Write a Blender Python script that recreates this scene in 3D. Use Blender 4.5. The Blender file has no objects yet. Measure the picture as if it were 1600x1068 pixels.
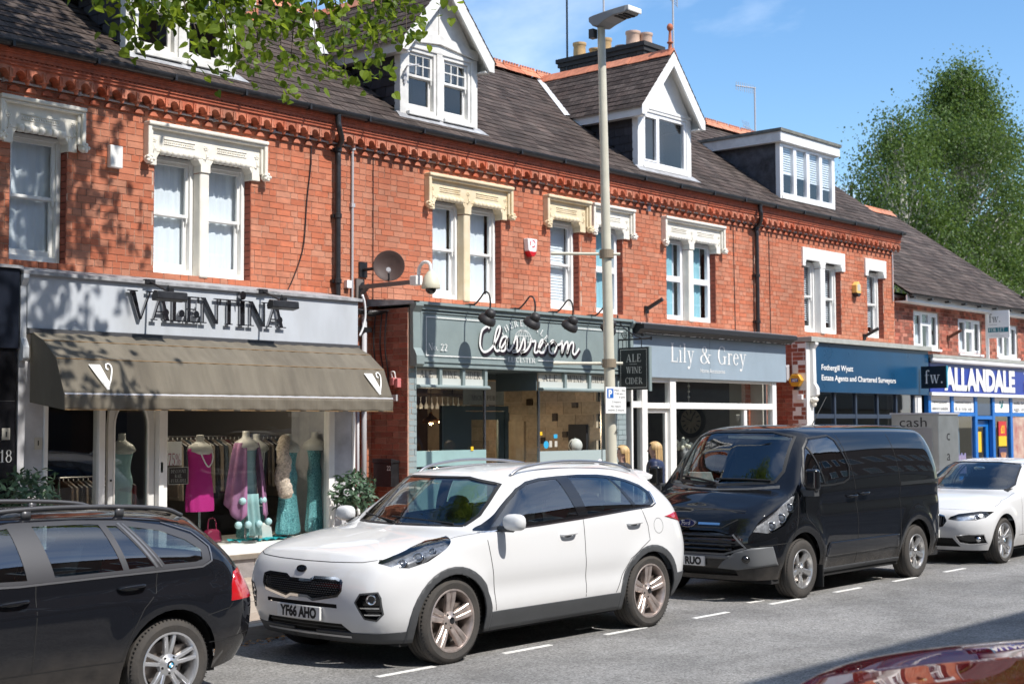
import bpy, bmesh, math, random
import numpy as np
from mathutils import Vector, Matrix
RN = random.Random(11)
S = bpy.context.scene
COL = S.collection
PI = math.pi
# ---------------------------------------------------------------- camera
cam = bpy.data.cameras.new('camera')
cam.sensor_width = 36; cam.lens = 50.0; cam.clip_end = 900; cam.clip_start = .05
cam.dof.use_dof = True; cam.dof.focus_distance = 12.5; cam.dof.aperture_fstop = 3.6
CAM = bpy.data.objects.new('camera', cam); COL.objects.link(CAM)
CAM.matrix_world = Matrix(((.661907, -.040759, -.748477, 0), (-.749575, -.041310, -.660629, 0), (-.003993, .998315, -.057895, 1.85), (0, 0, 0, 1)))
S.camera = CAM
# ---------------------------------------------------------------- sky and sun
SUN_D = Vector((-.06, 1, -1.21)).normalized()
w = bpy.data.worlds.new('World'); S.world = w; w.use_nodes = True
nt = w.node_tree; nd = nt.nodes; lk = nt.links
for n in list(nd): nd.remove(n)
out = nd.new('ShaderNodeOutputWorld'); bg = nd.new('ShaderNodeBackground'); bg.inputs[1].default_value = .15
sky = nd.new('ShaderNodeTexSky'); sky.sky_type = 'NISHITA'; sky.sun_disc = False
sky.sun_elevation = math.radians(50.4); sky.sun_rotation = math.radians(177); sky.air_density = 1.0; sky.dust_density = .3; sky.ozone_density = 2.2
tc = nd.new('ShaderNodeTexCoord'); sep = nd.new('ShaderNodeSeparateXYZ'); lk.new(tc.outputs['Generated'], sep.inputs[0])
def wm(op, a, b):
    n = nd.new('ShaderNodeMath'); n.operation = op
    for i, x in enumerate((a, b)):
        if isinstance(x, (int, float)): n.inputs[i].default_value = x
        else: lk.new(x, n.inputs[i])
    return n.outputs[0]
zz = wm('ADD', wm('MAXIMUM', sep.outputs[2], 0.0), .18)
cmb = nd.new('ShaderNodeCombineXYZ'); lk.new(wm('DIVIDE', sep.outputs[0], zz), cmb.inputs[0]); lk.new(wm('DIVIDE', sep.outputs[1], zz), cmb.inputs[1])
mp = nd.new('ShaderNodeMapping'); mp.inputs['Location'].default_value = (9.3, 9.9, 0); lk.new(cmb.outputs[0], mp.inputs[0])
no = nd.new('ShaderNodeTexNoise'); no.inputs['Scale'].default_value = .85; no.inputs['Detail'].default_value = 9; no.inputs['Roughness'].default_value = .55; no.inputs['Distortion'].default_value = .25
lk.new(mp.outputs[0], no.inputs['Vector'])
rp = nd.new('ShaderNodeValToRGB'); rp.color_ramp.elements[0].position = .47; rp.color_ramp.elements[1].position = .74; lk.new(no.outputs['Fac'], rp.inputs[0])
mx = nd.new('ShaderNodeMix'); mx.data_type = 'RGBA'; lk.new(wm('MULTIPLY', rp.outputs[0], .9), mx.inputs[0]); hsv = nd.new('ShaderNodeHueSaturation'); hsv.inputs['Saturation'].default_value = 1.2; hsv.inputs['Value'].default_value = .95; lk.new(sky.outputs[0], hsv.inputs['Color']); lk.new(hsv.outputs[0], mx.inputs[6]); mx.inputs[7].default_value = (8.5, 8.8, 9.2, 1)
lk.new(mx.outputs[2], bg.inputs[0]); lk.new(bg.outputs[0], out.inputs[0])
sl = bpy.data.lights.new('sun', 'SUN'); sl.energy = 4.2; sl.angle = math.radians(.5); sl.color = (1, .955, .89)
SUN = bpy.data.objects.new('sun', sl); COL.objects.link(SUN); SUN.rotation_euler = SUN_D.to_track_quat('-Z', 'Y').to_euler(); SUN.location = (10, -20, 30)
S.view_settings.view_transform = 'Standard'; S.view_settings.look = 'None'; S.view_settings.gamma = 1; S.view_settings.exposure = .5
S.view_settings.use_curve_mapping = False
# ---------------------------------------------------------------- materials
MATS = {}
def mat(name, col=(.5, .5, .5), rough=.6, metal=0, coat=0, var=0, vscale=6, bump=0, bscale=60, col2=None, spec=.5, piece=0, stretch=None, emit=None, objc=True):
    """principled material with noise driven colour variation, fine relief and per-piece tone ('rnd')"""
    if name in MATS: return MATS[name]
    m = bpy.data.materials.new(name); m.use_nodes = True; MATS[name] = m
    n = m.node_tree.nodes; l = m.node_tree.links; p = n['Principled BSDF']
    p.inputs['Roughness'].default_value = rough; p.inputs['Metallic'].default_value = metal; p.inputs['Coat Weight'].default_value = coat; p.inputs['Coat Roughness'].default_value = .03
    p.inputs['Specular IOR Level'].default_value = spec
    c = (*col, 1); p.inputs['Base Color'].default_value = c
    if emit: p.inputs['Emission Color'].default_value = (*emit[:3], 1); p.inputs['Emission Strength'].default_value = emit[3]
    t = n.new('ShaderNodeTexCoord'); vec = t.outputs['Object']
    if stretch:
        q = n.new('ShaderNodeMapping'); q.inputs['Scale'].default_value = stretch; l.new(vec, q.inputs[0]); vec = q.outputs[0]
    cur = None
    if var or col2:
        z = n.new('ShaderNodeTexNoise'); z.inputs['Scale'].default_value = vscale; z.inputs['Detail'].default_value = 8; z.inputs['Roughness'].default_value = .62; l.new(vec, z.inputs[0])
        r = n.new('ShaderNodeValToRGB'); r.color_ramp.elements[0].position = .32; r.color_ramp.elements[1].position = .68; l.new(z.outputs[0], r.inputs[0])
        if col2: a, b = col, col2
        else: a, b = [x * (1 - var) for x in col], [min(1, x * (1 + var)) for x in col]
        r.color_ramp.elements[0].color = (*a, 1); r.color_ramp.elements[1].color = (*b, 1); cur = r.outputs[0]
        if not col2 or rough > .3:
            rr = n.new('ShaderNodeMapRange'); rr.inputs[3].default_value = max(0, rough - .1); rr.inputs[4].default_value = min(1, rough + .1); l.new(z.outputs[0], rr.inputs[0]); l.new(rr.outputs[0], p.inputs['Roughness'])
    if piece:
        a1 = n.new('ShaderNodeAttribute'); a1.attribute_type = 'OBJECT'; a1.attribute_name = 'rnd'
        a2 = n.new('ShaderNodeAttribute'); a2.attribute_type = 'GEOMETRY'; a2.attribute_name = 'rnd'
        ad = n.new('ShaderNodeMath'); ad.operation = 'ADD'; l.new(a1.outputs['Fac'], ad.inputs[0]); l.new(a2.outputs['Fac'], ad.inputs[1])
        hs = n.new('ShaderNodeHueSaturation'); 
        mr = n.new('ShaderNodeMapRange'); mr.inputs[3].default_value = 1 - piece; mr.inputs[4].default_value = 1 + piece * .75; l.new(ad.outputs[0], mr.inputs[0]); l.new(mr.outputs[0], hs.inputs['Value'])
        m2 = n.new('ShaderNodeMath'); m2.operation = 'MULTIPLY'; m2.inputs[1].default_value = 7.31; l.new(ad.outputs[0], m2.inputs[0])
        fr = n.new('ShaderNodeMath'); fr.operation = 'FRACT'; l.new(m2.outputs[0], fr.inputs[0])
        h2 = n.new('ShaderNodeMapRange'); h2.inputs[3].default_value = .497; h2.inputs[4].default_value = .506; l.new(fr.outputs[0], h2.inputs[0]); l.new(h2.outputs[0], hs.inputs['Hue'])
        h3 = n.new('ShaderNodeMapRange'); h3.inputs[3].default_value = 1.06; h3.inputs[4].default_value = .9; l.new(fr.outputs[0], h3.inputs[0]); l.new(h3.outputs[0], hs.inputs['Saturation'])
        if cur: l.new(cur, hs.inputs['Color'])
        else: hs.inputs['Color'].default_value = c
        cur = hs.outputs[0]
    if cur: l.new(cur, p.inputs['Base Color'])
    if bump:
        z = n.new('ShaderNodeTexNoise'); z.inputs['Scale'].default_value = bscale; z.inputs['Detail'].default_value = 6; l.new(vec, z.inputs[0])
        b = n.new('ShaderNodeBump'); b.inputs['Strength'].default_value = bump; b.inputs['Distance'].default_value = .01; l.new(z.outputs[0], b.inputs['Height']); l.new(b.outputs[0], p.inputs['Normal'])
    return m
def glass(name, tint=(.9, .95, .95), refl=1.5, bump=0, bs=1.2):
    """window pane: fresnel reflection over a tinted clear sheet"""
    if name in MATS: return MATS[name]
    m = bpy.data.materials.new(name); m.use_nodes = True; MATS[name] = m
    n = m.node_tree.nodes; l = m.node_tree.links; n.remove(n['Principled BSDF']); o = n['Material Output']
    t = n.new('ShaderNodeBsdfTransparent'); t.inputs[0].default_value = (*tint, 1)
    g = n.new('ShaderNodeBsdfGlossy'); g.inputs['Roughness'].default_value = .012; g.inputs[0].default_value = (1, 1, 1, 1)
    lw = n.new('ShaderNodeLayerWeight'); lw.inputs[0].default_value = .5
    pw = n.new('ShaderNodeMath'); pw.operation = 'POWER'; pw.inputs[1].default_value = 4.2; l.new(lw.outputs['Facing'], pw.inputs[0])
    f = n.new('ShaderNodeMath'); f.operation = 'MULTIPLY_ADD'; r0 = ((refl - 1) / (refl + 1)) ** 2 * 1.7; f.inputs[1].default_value = 1 - r0; f.inputs[2].default_value = r0; l.new(pw.outputs[0], f.inputs[0])
    mxx = n.new('ShaderNodeMixShader'); l.new(f.outputs[0], mxx.inputs[0]); l.new(t.outputs[0], mxx.inputs[1]); l.new(g.outputs[0], mxx.inputs[2]); l.new(mxx.outputs[0], o.inputs[0])
    if bump:
        q = n.new('ShaderNodeTexCoord'); z = n.new('ShaderNodeTexNoise'); z.inputs['Scale'].default_value = bs; l.new(q.outputs['Object'], z.inputs[0])
        b = n.new('ShaderNodeBump'); b.inputs['Strength'].default_value = bump; b.inputs['Distance'].default_value = .02; l.new(z.outputs[0], b.inputs['Height']); l.new(b.outputs[0], g.inputs['Normal'])
    return m
def leaf_mat(name, c1, c2, trans=.5):
    if name in MATS: return MATS[name]
    m = bpy.data.materials.new(name); m.use_nodes = True; MATS[name] = m
    n = m.node_tree.nodes; l = m.node_tree.links; n.remove(n['Principled BSDF']); o = n['Material Output']
    a = n.new('ShaderNodeAttribute'); a.attribute_name = 'rnd'
    r = n.new('ShaderNodeMix'); r.data_type = 'RGBA'; l.new(a.outputs['Fac'], r.inputs[0]); r.inputs[6].default_value = (*c1, 1); r.inputs[7].default_value = (*c2, 1)
    d = n.new('ShaderNodeBsdfPrincipled'); d.inputs['Roughness'].default_value = .5; d.inputs['Specular IOR Level'].default_value = .35; l.new(r.outputs[2], d.inputs['Base Color'])
    t = n.new('ShaderNodeBsdfTranslucent'); hs = n.new('ShaderNodeHueSaturation'); hs.inputs['Value'].default_value = 1.6; hs.inputs['Hue'].default_value = .485; l.new(r.outputs[2], hs.inputs['Color']); l.new(hs.outputs[0], t.inputs[0])
    mxx = n.new('ShaderNodeMixShader'); mxx.inputs[0].default_value = trans; l.new(d.outputs[0], mxx.inputs[1]); l.new(t.outputs[0], mxx.inputs[2]); l.new(mxx.outputs[0], o.inputs[0])
    return m
# ---------------------------------------------------------------- mesh helpers
ORG = {}
class MB:
    """collects shapes, then links them as one mesh object"""
    def __init__(s): s.v = []; s.f = []; s.r = []
    def add(s, vs, fs, r=0.0):
        o = len(s.v); s.v += [tuple(p) for p in vs]; s.f += [tuple(i + o for i in f) for f in fs]; s.r += [r] * len(fs); return s
    def box(s, x0, y0, z0, x1, y1, z1, r=0.0):
        return s.add([(x0, y0, z0), (x1, y0, z0), (x1, y1, z0), (x0, y1, z0), (x0, y0, z1), (x1, y0, z1), (x1, y1, z1), (x0, y1, z1)],
                     [(0, 3, 2, 1), (4, 5, 6, 7), (0, 1, 5, 4), (1, 2, 6, 5), (2, 3, 7, 6), (3, 0, 4, 7)], r)
    def cbox(s, c, d, ax=None, r=0.0):
        ax = ax or ((1, 0, 0), (0, 1, 0), (0, 0, 1)); c = Vector(c); ax = [Vector(a) for a in ax]; vs = []
        for k in (-1, 1):
            for i, j in ((-1, -1), (1, -1), (1, 1), (-1, 1)): vs.append(c + ax[0] * i * d[0] / 2 + ax[1] * j * d[1] / 2 + ax[2] * k * d[2] / 2)
        return s.add(vs, [(0, 3, 2, 1), (4, 5, 6, 7), (0, 1, 5, 4), (1, 2, 6, 5), (2, 3, 7, 6), (3, 0, 4, 7)], r)
    def prism(s, poly, fn, d0, d1, r=0.0):
        """extrude a 2d outline; fn(u,v,d)->xyz"""
        n = len(poly); a = [fn(u, v, d0) for u, v in poly]; b = [fn(u, v, d1) for u, v in poly]
        return s.add(a + b, [tuple(range(n))[::-1], tuple(range(n, 2 * n))] + [(i, (i + 1) % n, n + (i + 1) % n, n + i) for i in range(n)], r)
    def tube(s, pts, rad, n=8, caps=True, r=0.0):
        pts = [Vector(p) for p in pts]; rad = rad if isinstance(rad, (list, tuple)) else [rad] * len(pts); vs = []; fs = []; up = None
        for i, p in enumerate(pts):
            d = (pts[min(i + 1, len(pts) - 1)] - pts[max(i - 1, 0)]).normalized()
            if up is None: up = Vector((0, 0, 1)) if abs(d.z) < .9 else Vector((0, 1, 0))
            x = d.cross(up)
            if x.length < 1e-4: x = d.cross(Vector((1, 0, .2)))
            x.normalize(); y = x.cross(d).normalized(); up = y
            for k in range(n):
                t = 2 * PI * k / n; vs.append(p + (x * math.cos(t) + y * math.sin(t)) * rad[i])
        for i in range(len(pts) - 1):
            for k in range(n): fs.append((i * n + k, i * n + (k + 1) % n, (i + 1) * n + (k + 1) % n, (i + 1) * n + k))
        if caps: fs += [tuple(range(n))[::-1], tuple((len(pts) - 1) * n + k for k in range(n))]
        return s.add(vs, fs, r)
    def lathe(s, prof, o=(0, 0, 0), ax='z', n=24, r=0.0, a0=0, a1=2 * PI):
        o = Vector(o); vs = []; fs = []; full = abs(a1 - a0 - 2 * PI) < 1e-6; m = n if full else n + 1
        for q, h in prof:
            for k in range(m):
                t = a0 + (a1 - a0) * k / n; c, sn = q * math.cos(t), q * math.sin(t)
                vs.append(o + Vector({'z': (c, sn, h), 'y': (c, h, sn), 'x': (h, c, sn)}[ax]))
        for i in range(len(prof) - 1):
            for k in range(n): fs.append((i * m + k, i * m + (k + 1) % m, (i + 1) * m + (k + 1) % m, (i + 1) * m + k))
        return s.add(vs, fs, r)
    def ball(s, c, rx, ry=None, rz=None, n=12, m=8, r=0.0):
        ry = ry or rx; rz = rz or rx; vs = []; fs = []
        for i in range(m + 1):
            t = PI * i / m
            for k in range(n): a = 2 * PI * k / n; vs.append((c[0] + rx * math.sin(t) * math.cos(a), c[1] + ry * math.sin(t) * math.sin(a), c[2] + rz * math.cos(t)))
        for i in range(m):
            for k in range(n): fs.append((i * n + k, (i + 1) * n + k, (i + 1) * n + (k + 1) % n, i * n + (k + 1) % n))
        return s.add(vs, fs, r)
    def grid(s, fn, nu, nv, r=0.0):
        vs = [fn(i / nu, j / nv) for j in range(nv + 1) for i in range(nu + 1)]; w_ = nu + 1
        return s.add(vs, [(j * w_ + i, j * w_ + i + 1, (j + 1) * w_ + i + 1, (j + 1) * w_ + i) for j in range(nv) for i in range(nu)], r)
    def build(s, name, m, parent=None, smooth=False, bevel=0, local=False, bseg=2, angle=None, solid=0):
        o = Vector((0, 0, 0)) if (local or parent is None) else ORG.get(parent.name, Vector((0, 0, 0)))
        if parent is None and not local and s.v:
            a = np.array(s.v); o = Vector(((a[:, 0].min() + a[:, 0].max()) / 2, (a[:, 1].min() + a[:, 1].max()) / 2, a[:, 2].min()))
        me = bpy.data.meshes.new(name); me.from_pydata([(p[0] - o.x, p[1] - o.y, p[2] - o.z) for p in s.v], [], s.f)
        ms = m if isinstance(m, (list, tuple)) else [m]
        for q in ms: me.materials.append(q)
        if any(s.r):
            at = me.attributes.new('rnd', 'FLOAT', 'FACE'); at.data.foreach_set('value', s.r)
        if smooth: me.polygons.foreach_set('use_smooth', [True] * len(me.polygons))
        if angle: me.set_sharp_from_angle(angle=math.radians(angle))
        ob = bpy.data.objects.new(name, me); COL.objects.link(ob); ob.parent = parent
        if parent is None: ob.location = o
        ORG[ob.name] = o.copy()
        if solid: q = ob.modifiers.new('thick', 'SOLIDIFY'); q.thickness = solid; q.offset = 0
        if bevel: q = ob.modifiers.new('edge', 'BEVEL'); q.width = bevel; q.segments = bseg; q.limit_method = 'ANGLE'; q.angle_limit = math.radians(40)
        return ob
def thing(name, label, cat, loc=(0, 0, 0), group=None, rz=0):
    o = bpy.data.objects.new(name, None); COL.objects.link(o); o.location = loc; o.rotation_euler = (0, 0, rz); o.empty_display_size = .2
    ORG[o.name] = Vector(loc); o['label'] = label; o['category'] = cat
    if group: o['group'] = group
    return o
def tag(o, label, cat, group=None):
    o['label'] = label; o['category'] = cat
    if group: o['group'] = group
    return o
def kind(o, k): o['kind'] = k; return o
def share(name, me, parent, loc, rot=None, scale=(1, 1, 1), rnd=None):
    """one more piece that shares a mesh; loc in world space"""
    o = bpy.data.objects.new(name, me); COL.objects.link(o); o.parent = parent
    q = ORG.get(parent.name, Vector((0, 0, 0))) if parent else Vector((0, 0, 0))
    o.location = Vector(loc) - q; o.scale = scale
    if rot is not None: o.rotation_euler = rot
    if rnd is not None: o['rnd'] = rnd
    ORG[o.name] = Vector(loc); return o
def mesh_of(mb, name, m, smooth=False):
    me = bpy.data.meshes.new(name); me.from_pydata(mb.v, [], mb.f); me.materials.append(m)
    if smooth: me.polygons.foreach_set('use_smooth', [True] * len(me.polygons))
    return me
def crom(pts, n=8, closed=False):
    """catmull-rom through points of any dimension"""
    P = [np.array(p, float) for p in pts]; o = []; N = len(P); rng = range(N if closed else N - 1)
    for i in rng:
        p0 = P[i - 1] if (closed or i) else 2 * P[0] - P[1]; p1 = P[i]; p2 = P[(i + 1) % N]; p3 = P[(i + 2) % N] if (closed or i + 2 < N) else 2 * P[-1] - P[-2]
        for k in range(n):
            t = k / n; o.append(tuple(.5 * (2 * p1 + (p2 - p0) * t + (2 * p0 - 5 * p1 + 4 * p2 - p3) * t * t + (3 * p1 - p0 - 3 * p2 + p3) * t ** 3)))
    if not closed: o.append(tuple(P[-1]))
    return o
# ---------------------------------------------------------------- lettering
def FRONT(x, y, z, sx=1, sz=1): return lambda u, v, d: (x + u * sx, y - d, z + v * sz)     # on a plane that faces the street
def LEFTF(x, y, z, sx=1, sz=1): return lambda u, v, d: (x - d, y - u * sx, z + v * sz)     # on a plane that faces along the street to the left
_FC = {}
def sans_raw(txt, bold=0.0):
    k = (txt, bold)
    if k in _FC: return _FC[k]
    cu = bpy.data.curves.new('t', 'FONT'); cu.body = txt; cu.size = 1; cu.offset = bold; cu.resolution_u = 3
    ob = bpy.data.objects.new('t', cu); COL.objects.link(ob); dg = bpy.context.evaluated_depsgraph_get(); dg.update()
    me = bpy.data.meshes.new_from_object(ob.evaluated_get(dg)); vs = [(v.co.x, v.co.y) for v in me.vertices]; fs = [tuple(p.vertices) for p in me.polygons]
    bpy.data.objects.remove(ob); bpy.data.curves.remove(cu); bpy.data.meshes.remove(me)
    xs = [a for a, b in vs] or [0, 1]; _FC[k] = (vs, fs, min(xs), max(xs)); return _FC[k]
def sans(mb, txt, fn, w_, h, d=.003, bold=0.0, cap=.70):
    """lettering scaled so that the word is w_ wide and its capitals h tall, bottom left at fn(0,0)"""
    vs, fs, a, b = sans_raw(txt, bold); sx = w_ / max(b - a, 1e-5); sy = h / cap
    return mb.add([fn((x - a) * sx, y * sy, d) for x, y in vs], fs)
def _arc(cx, cy, rx, ry, a0, a1, tk, tn, n=12):
    P = []; Q = []
    for k in range(n + 1):
        t = math.radians(a0 + (a1 - a0) * k / n); c, s_ = math.cos(t), math.sin(t); h = (tn + (tk - tn) * abs(c) ** 1.6) / 2
        P.append((cx + (rx + h) * c, cy + (ry + h * .7) * s_)); Q.append((cx + (rx - h) * c, cy + (ry - h * .7) * s_))
    return [[P[i], P[i + 1], Q[i + 1], Q[i]] for i in range(n)]
def _r(a, b, c, d): return [[(a, b), (c, b), (c, d), (a, d)]]
def _q(*p): return [[(p[0], p[1]), (p[2], p[3]), (p[4], p[5]), (p[6], p[7])]]
def _stem(x, h=1.0, w_=.13, top=1, bot=1, s_=.07):
    o = _r(x, 0, x + w_, h)
    if top: o += _r(x - s_, h - .04, x + w_ + s_, h)
    if bot: o += _r(x - s_, 0, x + w_ + s_, .04)
    return o
def serif_glyph(c):
    g = {'I': (.34, _stem(.1)), 'L': (.66, _stem(.1) + _r(.1, 0, .6, .05) + _q(.56, 0, .61, 0, .62, .26, .59, .26)),
         'E': (.68, _stem(.1) + _r(.1, .95, .58, 1) + _r(.1, .48, .44, .53) + _r(.1, 0, .6, .05) + _q(.54, .76, .57, .76, .58, 1, .52, 1) + _q(.56, 0, .61, 0, .63, .27, .6, .27) + _r(.42, .4, .455, .61)),
         'A': (.84, _q(.07, 0, .12, 0, .41, .98, .37, 1.02) + _q(.56, 0, .72, 0, .45, 1.02, .36, 1.02) + _r(.2, .3, .58, .35) + _r(0, 0, .24, .04) + _r(.48, 0, .83, .04)),
         'V': (.82, _q(.34, 0, .42, 0, .22, 1, .07, 1) + _q(.38, 0, .42, 0, .72, 1, .67, 1) + _r(0, .96, .3, 1) + _r(.56, .96, .82, 1)),
         'W': (1.12, _q(.26, 0, .34, 0, .2, 1, .06, 1) + _q(.3, 0, .34, 0, .56, .95, .52, .95) + _q(.68, 0, .76, 0, .58, 1, .44, 1) + _q(.72, 0, .76, 0, 1.0, 1, .95, 1) + _r(0, .96, .28, 1) + _r(.38, .96, .64, 1) + _r(.86, .96, 1.1, 1)),
         'N': (.84, _r(.12, 0, .165, 1) + _q(.58, 0, .7, 0, .22, 1, .08, 1) + _r(.655, 0, .7, 1) + _r(.03, 0, .26, .04) + _r(.03, .96, .2, 1) + _r(.55, .96, .8, 1)),
         'M': (1.0, _r(.12, 0, .16, 1) + _q(.44, 0, .5, 0, .26, 1, .1, 1) + _q(.44, 0, .48, 0, .8, 1, .74, 1) + _r(.72, 0, .86, 1) + _r(.03, 0, .26, .04) + _r(.65, 0, .94, .04) + _r(.03, .96, .2, 1) + _r(.74, .96, .94, 1)),
         'C': (.74, _arc(.4, .5, .3, .5, 40, 325, .13, .045, 16) + _r(.62, .72, .66, .98) + _r(.62, .05, .65, .25)),
         'G': (.82, _arc(.4, .5, .3, .5, 42, 330, .13, .045, 16) + _r(.62, .72, .66, .98) + _r(.58, .02, .7, .44) + _r(.48, .41, .8, .45)),
         'D': (.8, _stem(.1, top=0, bot=0) + _arc(.3, .5, .36, .475, -90, 90, .13, .045) + _r(.03, .955, .32, 1) + _r(.03, 0, .32, .045)),
         'O': (.82, _arc(.41, .5, .32, .5, 0, 360, .13, .045, 20)), 'Q': (.82, []), 
         'R': (.8, _stem(.1, top=0) + _arc(.3, .74, .25, .235, -90, 90, .12, .045) + _r(.03, .96, .32, 1) + _r(.2, .48, .32, .52) + _q(.6, 0, .78, 0, .45, .5, .3, .5) + _r(.66, 0, .82, .04)),
         'P': (.68, _stem(.1, top=0) + _arc(.3, .72, .27, .255, -90, 90, .12, .045) + _r(.03, .96, .32, 1) + _r(.2, .44, .32, .48)),
         'B': (.72, _stem(.1, top=0, bot=0) + _arc(.3, .75, .22, .225, -90, 90, .12, .045) + _arc(.3, .27, .27, .25, -90, 90, .13, .045) + _r(.03, .96, .32, 1) + _r(.03, 0, .32, .04) + _r(.2, .49, .32, .53)),
         'U': (.84, _q(.1, .3, .23, .3, .23, 1, .1, 1) + _arc(.405, .3, .25, .28, 180, 360, .1, .045) + _r(.64, .3, .685, 1) + _r(.03, .96, .3, 1) + _r(.54, .96, .8, 1)),
         'T': (.74, _stem(.3, top=0) + _r(.02, .95, .7, 1) + _q(.02, .74, .05, .74, .08, 1, .02, 1) + _q(.67, .74, .7, .74, .7, 1, .64, 1)),
         'H': (.86, _stem(.1) + _stem(.6) + _r(.2, .48, .6, .53)), 'S': (.6, _arc(.3, .735, .2, .24, 50, 270, .11, .05) + _arc(.3, .26, .21, .25, -140, 90, .11, .05)),
         'K': (.8, _stem(.1) + _q(.23, .4, .27, .4, .66, 1, .6, 1) + _q(.3, .52, .42, .62, .76, 0, .58, 0)), 'F': (.62, _stem(.1) + _r(.1, .95, .56, 1) + _r(.1, .48, .42, .53) + _r(.53, .76, .57, 1) + _r(.4, .4, .435, .61)),
         'i': (.32, _stem(.1, .64, .11, 0) + _r(.02, .6, .12, .64) + _arc(.155, .86, .035, .035, 0, 360, .07, .07, 8)), 'l': (.32, _stem(.1, 1.02, .11, 0) + _r(.02, .98, .12, 1.02)),
         'y': (.64, _q(.28, .02, .36, -.02, .2, .64, .06, .64) + _q(.2, -.3, .24, -.3, .56, .64, .51, .64) + _r(0, .6, .25, .64) + _r(.42, .6, .64, .64) + _arc(.13, -.27, .05, .05, 0, 360, .1, .08, 8)),
         'r': (.46, _stem(.1, .64, .11, 0) + _r(.02, .6, .12, .64) + _arc(.33, .46, .12, .15, 40, 170, .06, .06, 8) + _arc(.4, .57, .03, .03, 0, 360, .06, .06, 8)),
         'e': (.54, _arc(.28, .32, .2, .31, 10, 325, .11, .045, 16) + _r(.1, .36, .48, .4)), 'o': (.58, _arc(.29, .32, .21, .31, 0, 360, .12, .045, 16)),
         'a': (.54, _arc(.24, .18, .15, .17, 0, 360, .1, .04, 12) + _r(.34, 0, .44, .45) + _arc(.26, .46, .13, .15, 0, 165, .09, .04, 8)),
         'f': (.44, _stem(.13, .78, .11, 0) + _arc(.32, .8, .14, .2, 50, 180, .11, .05, 8) + _r(.02, .6, .4, .64) + _arc(.4, .93, .03, .03, 0, 360, .06, .06, 8)),
         'w': (.92, _q(.2, 0, .28, 0, .17, .64, .05, .64) + _q(.24, 0, .28, 0, .46, .6, .42, .6) + _q(.54, 0, .62, 0, .48, .64, .36, .64) + _q(.58, 0, .62, 0, .82, .64, .77, .64) + _r(0, .6, .24, .64) + _r(.3, .6, .54, .64) + _r(.68, .6, .92, .64)),
         'm': (.9, _stem(.08, .64, .1, 0, 1, .05) + _stem(.38, .5, .1, 0, 1, .05) + _stem(.68, .5, .1, 0, 1, .05) + _arc(.28, .46, .15, .17, 0, 170, .1, .045, 8) + _arc(.58, .46, .15, .17, 0, 170, .1, .045, 8)),
         '&': (.92, _arc(.36, .77, .14, .21, 0, 360, .08, .045, 14) + _arc(.3, .24, .24, .25, 60, 330, .12, .045, 14) + _q(.24, .62, .34, .66, .82, 0, .66, 0) + _q(.5, .12, .54, .1, .78, .52, .74, .52) + _r(.64, .5, .88, .54)),
         '.': (.24, _arc(.1, .07, .035, .05, 0, 360, .07, .07, 8)), ' ': (.38, []), '2': (.58, _arc(.28, .72, .2, .26, 0, 165, .12, .06) + _q(.06, 0, .2, 0, .53, .7, .42, .7) + _r(.06, 0, .54, .1)),
         '1': (.36, _stem(.12, top=0) + _q(.02, .8, .08, .78, .25, .97, .2, 1)), '8': (.6, _arc(.3, .76, .17, .23, 0, 360, .11, .05, 14) + _arc(.3, .27, .21, .27, 0, 360, .12, .05, 14)),
         '7': (.55, _r(.04, .93, .52, 1) + _q(.16, 0, .28, 0, .52, .95, .45, .95) + _r(.04, .78, .08, 1)), '5': (.56, _r(.12, .92, .5, 1) + _r(.12, .52, .17, 1) + _arc(.26, .3, .2, .28, -150, 110, .12, .06)),
         '%': (.9, _arc(.2, .74, .12, .22, 0, 360, .09, .05, 12) + _arc(.68, .26, .12, .22, 0, 360, .09, .05, 12) + _q(.2, 0, .26, 0, .7, 1, .64, 1))}
    return g.get(c, (.5, []))
def serif_w(t): return sum(serif_glyph(c)[0] + .06 for c in t) - .06
def serif(mb, txt, fn, w_, h, d=.003, arc=None):
    """roman lettering w_ wide with capitals h tall; arc bends the line upward in the middle"""
    sc = w_ / serif_w(txt); x = 0
    for c in txt:
        gw, ps = serif_glyph(c)
        for i, p in enumerate(ps):
            dd = d + .0002 * (i % 5); q = []
            for a, b in p:
                u = (x + a) * sc; v = b * h
                if arc:
                    t = (u / w_ - .5); v += arc * (1 - 4 * t * t); u += -8 * arc * t / w_ * b * h * -1
                q.append(fn(u, v, dd))
            mb.add(q, [tuple(range(len(q)))])
        x += gw + .06
    return mb
def ribbon(mb, pts, w_, fn, d):
    n = len(pts); a = []; b = []
    for i in range(n):
        p = pts[max(i - 1, 0)]; q = pts[min(i + 1, n - 1)]; dx, dy = q[0] - p[0], q[1] - p[1]; L = math.hypot(dx, dy) or 1; h = w_ / 2
        a.append((pts[i][0] - dy / L * h, pts[i][1] + dx / L * h)); b.append((pts[i][0] + dy / L * h, pts[i][1] - dx / L * h))
    return mb.add([fn(u, v, d) for u, v in a] + [fn(u, v, d) for u, v in b], [(i, i + 1, n + i + 1, n + i) for i in range(n - 1)])
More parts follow.
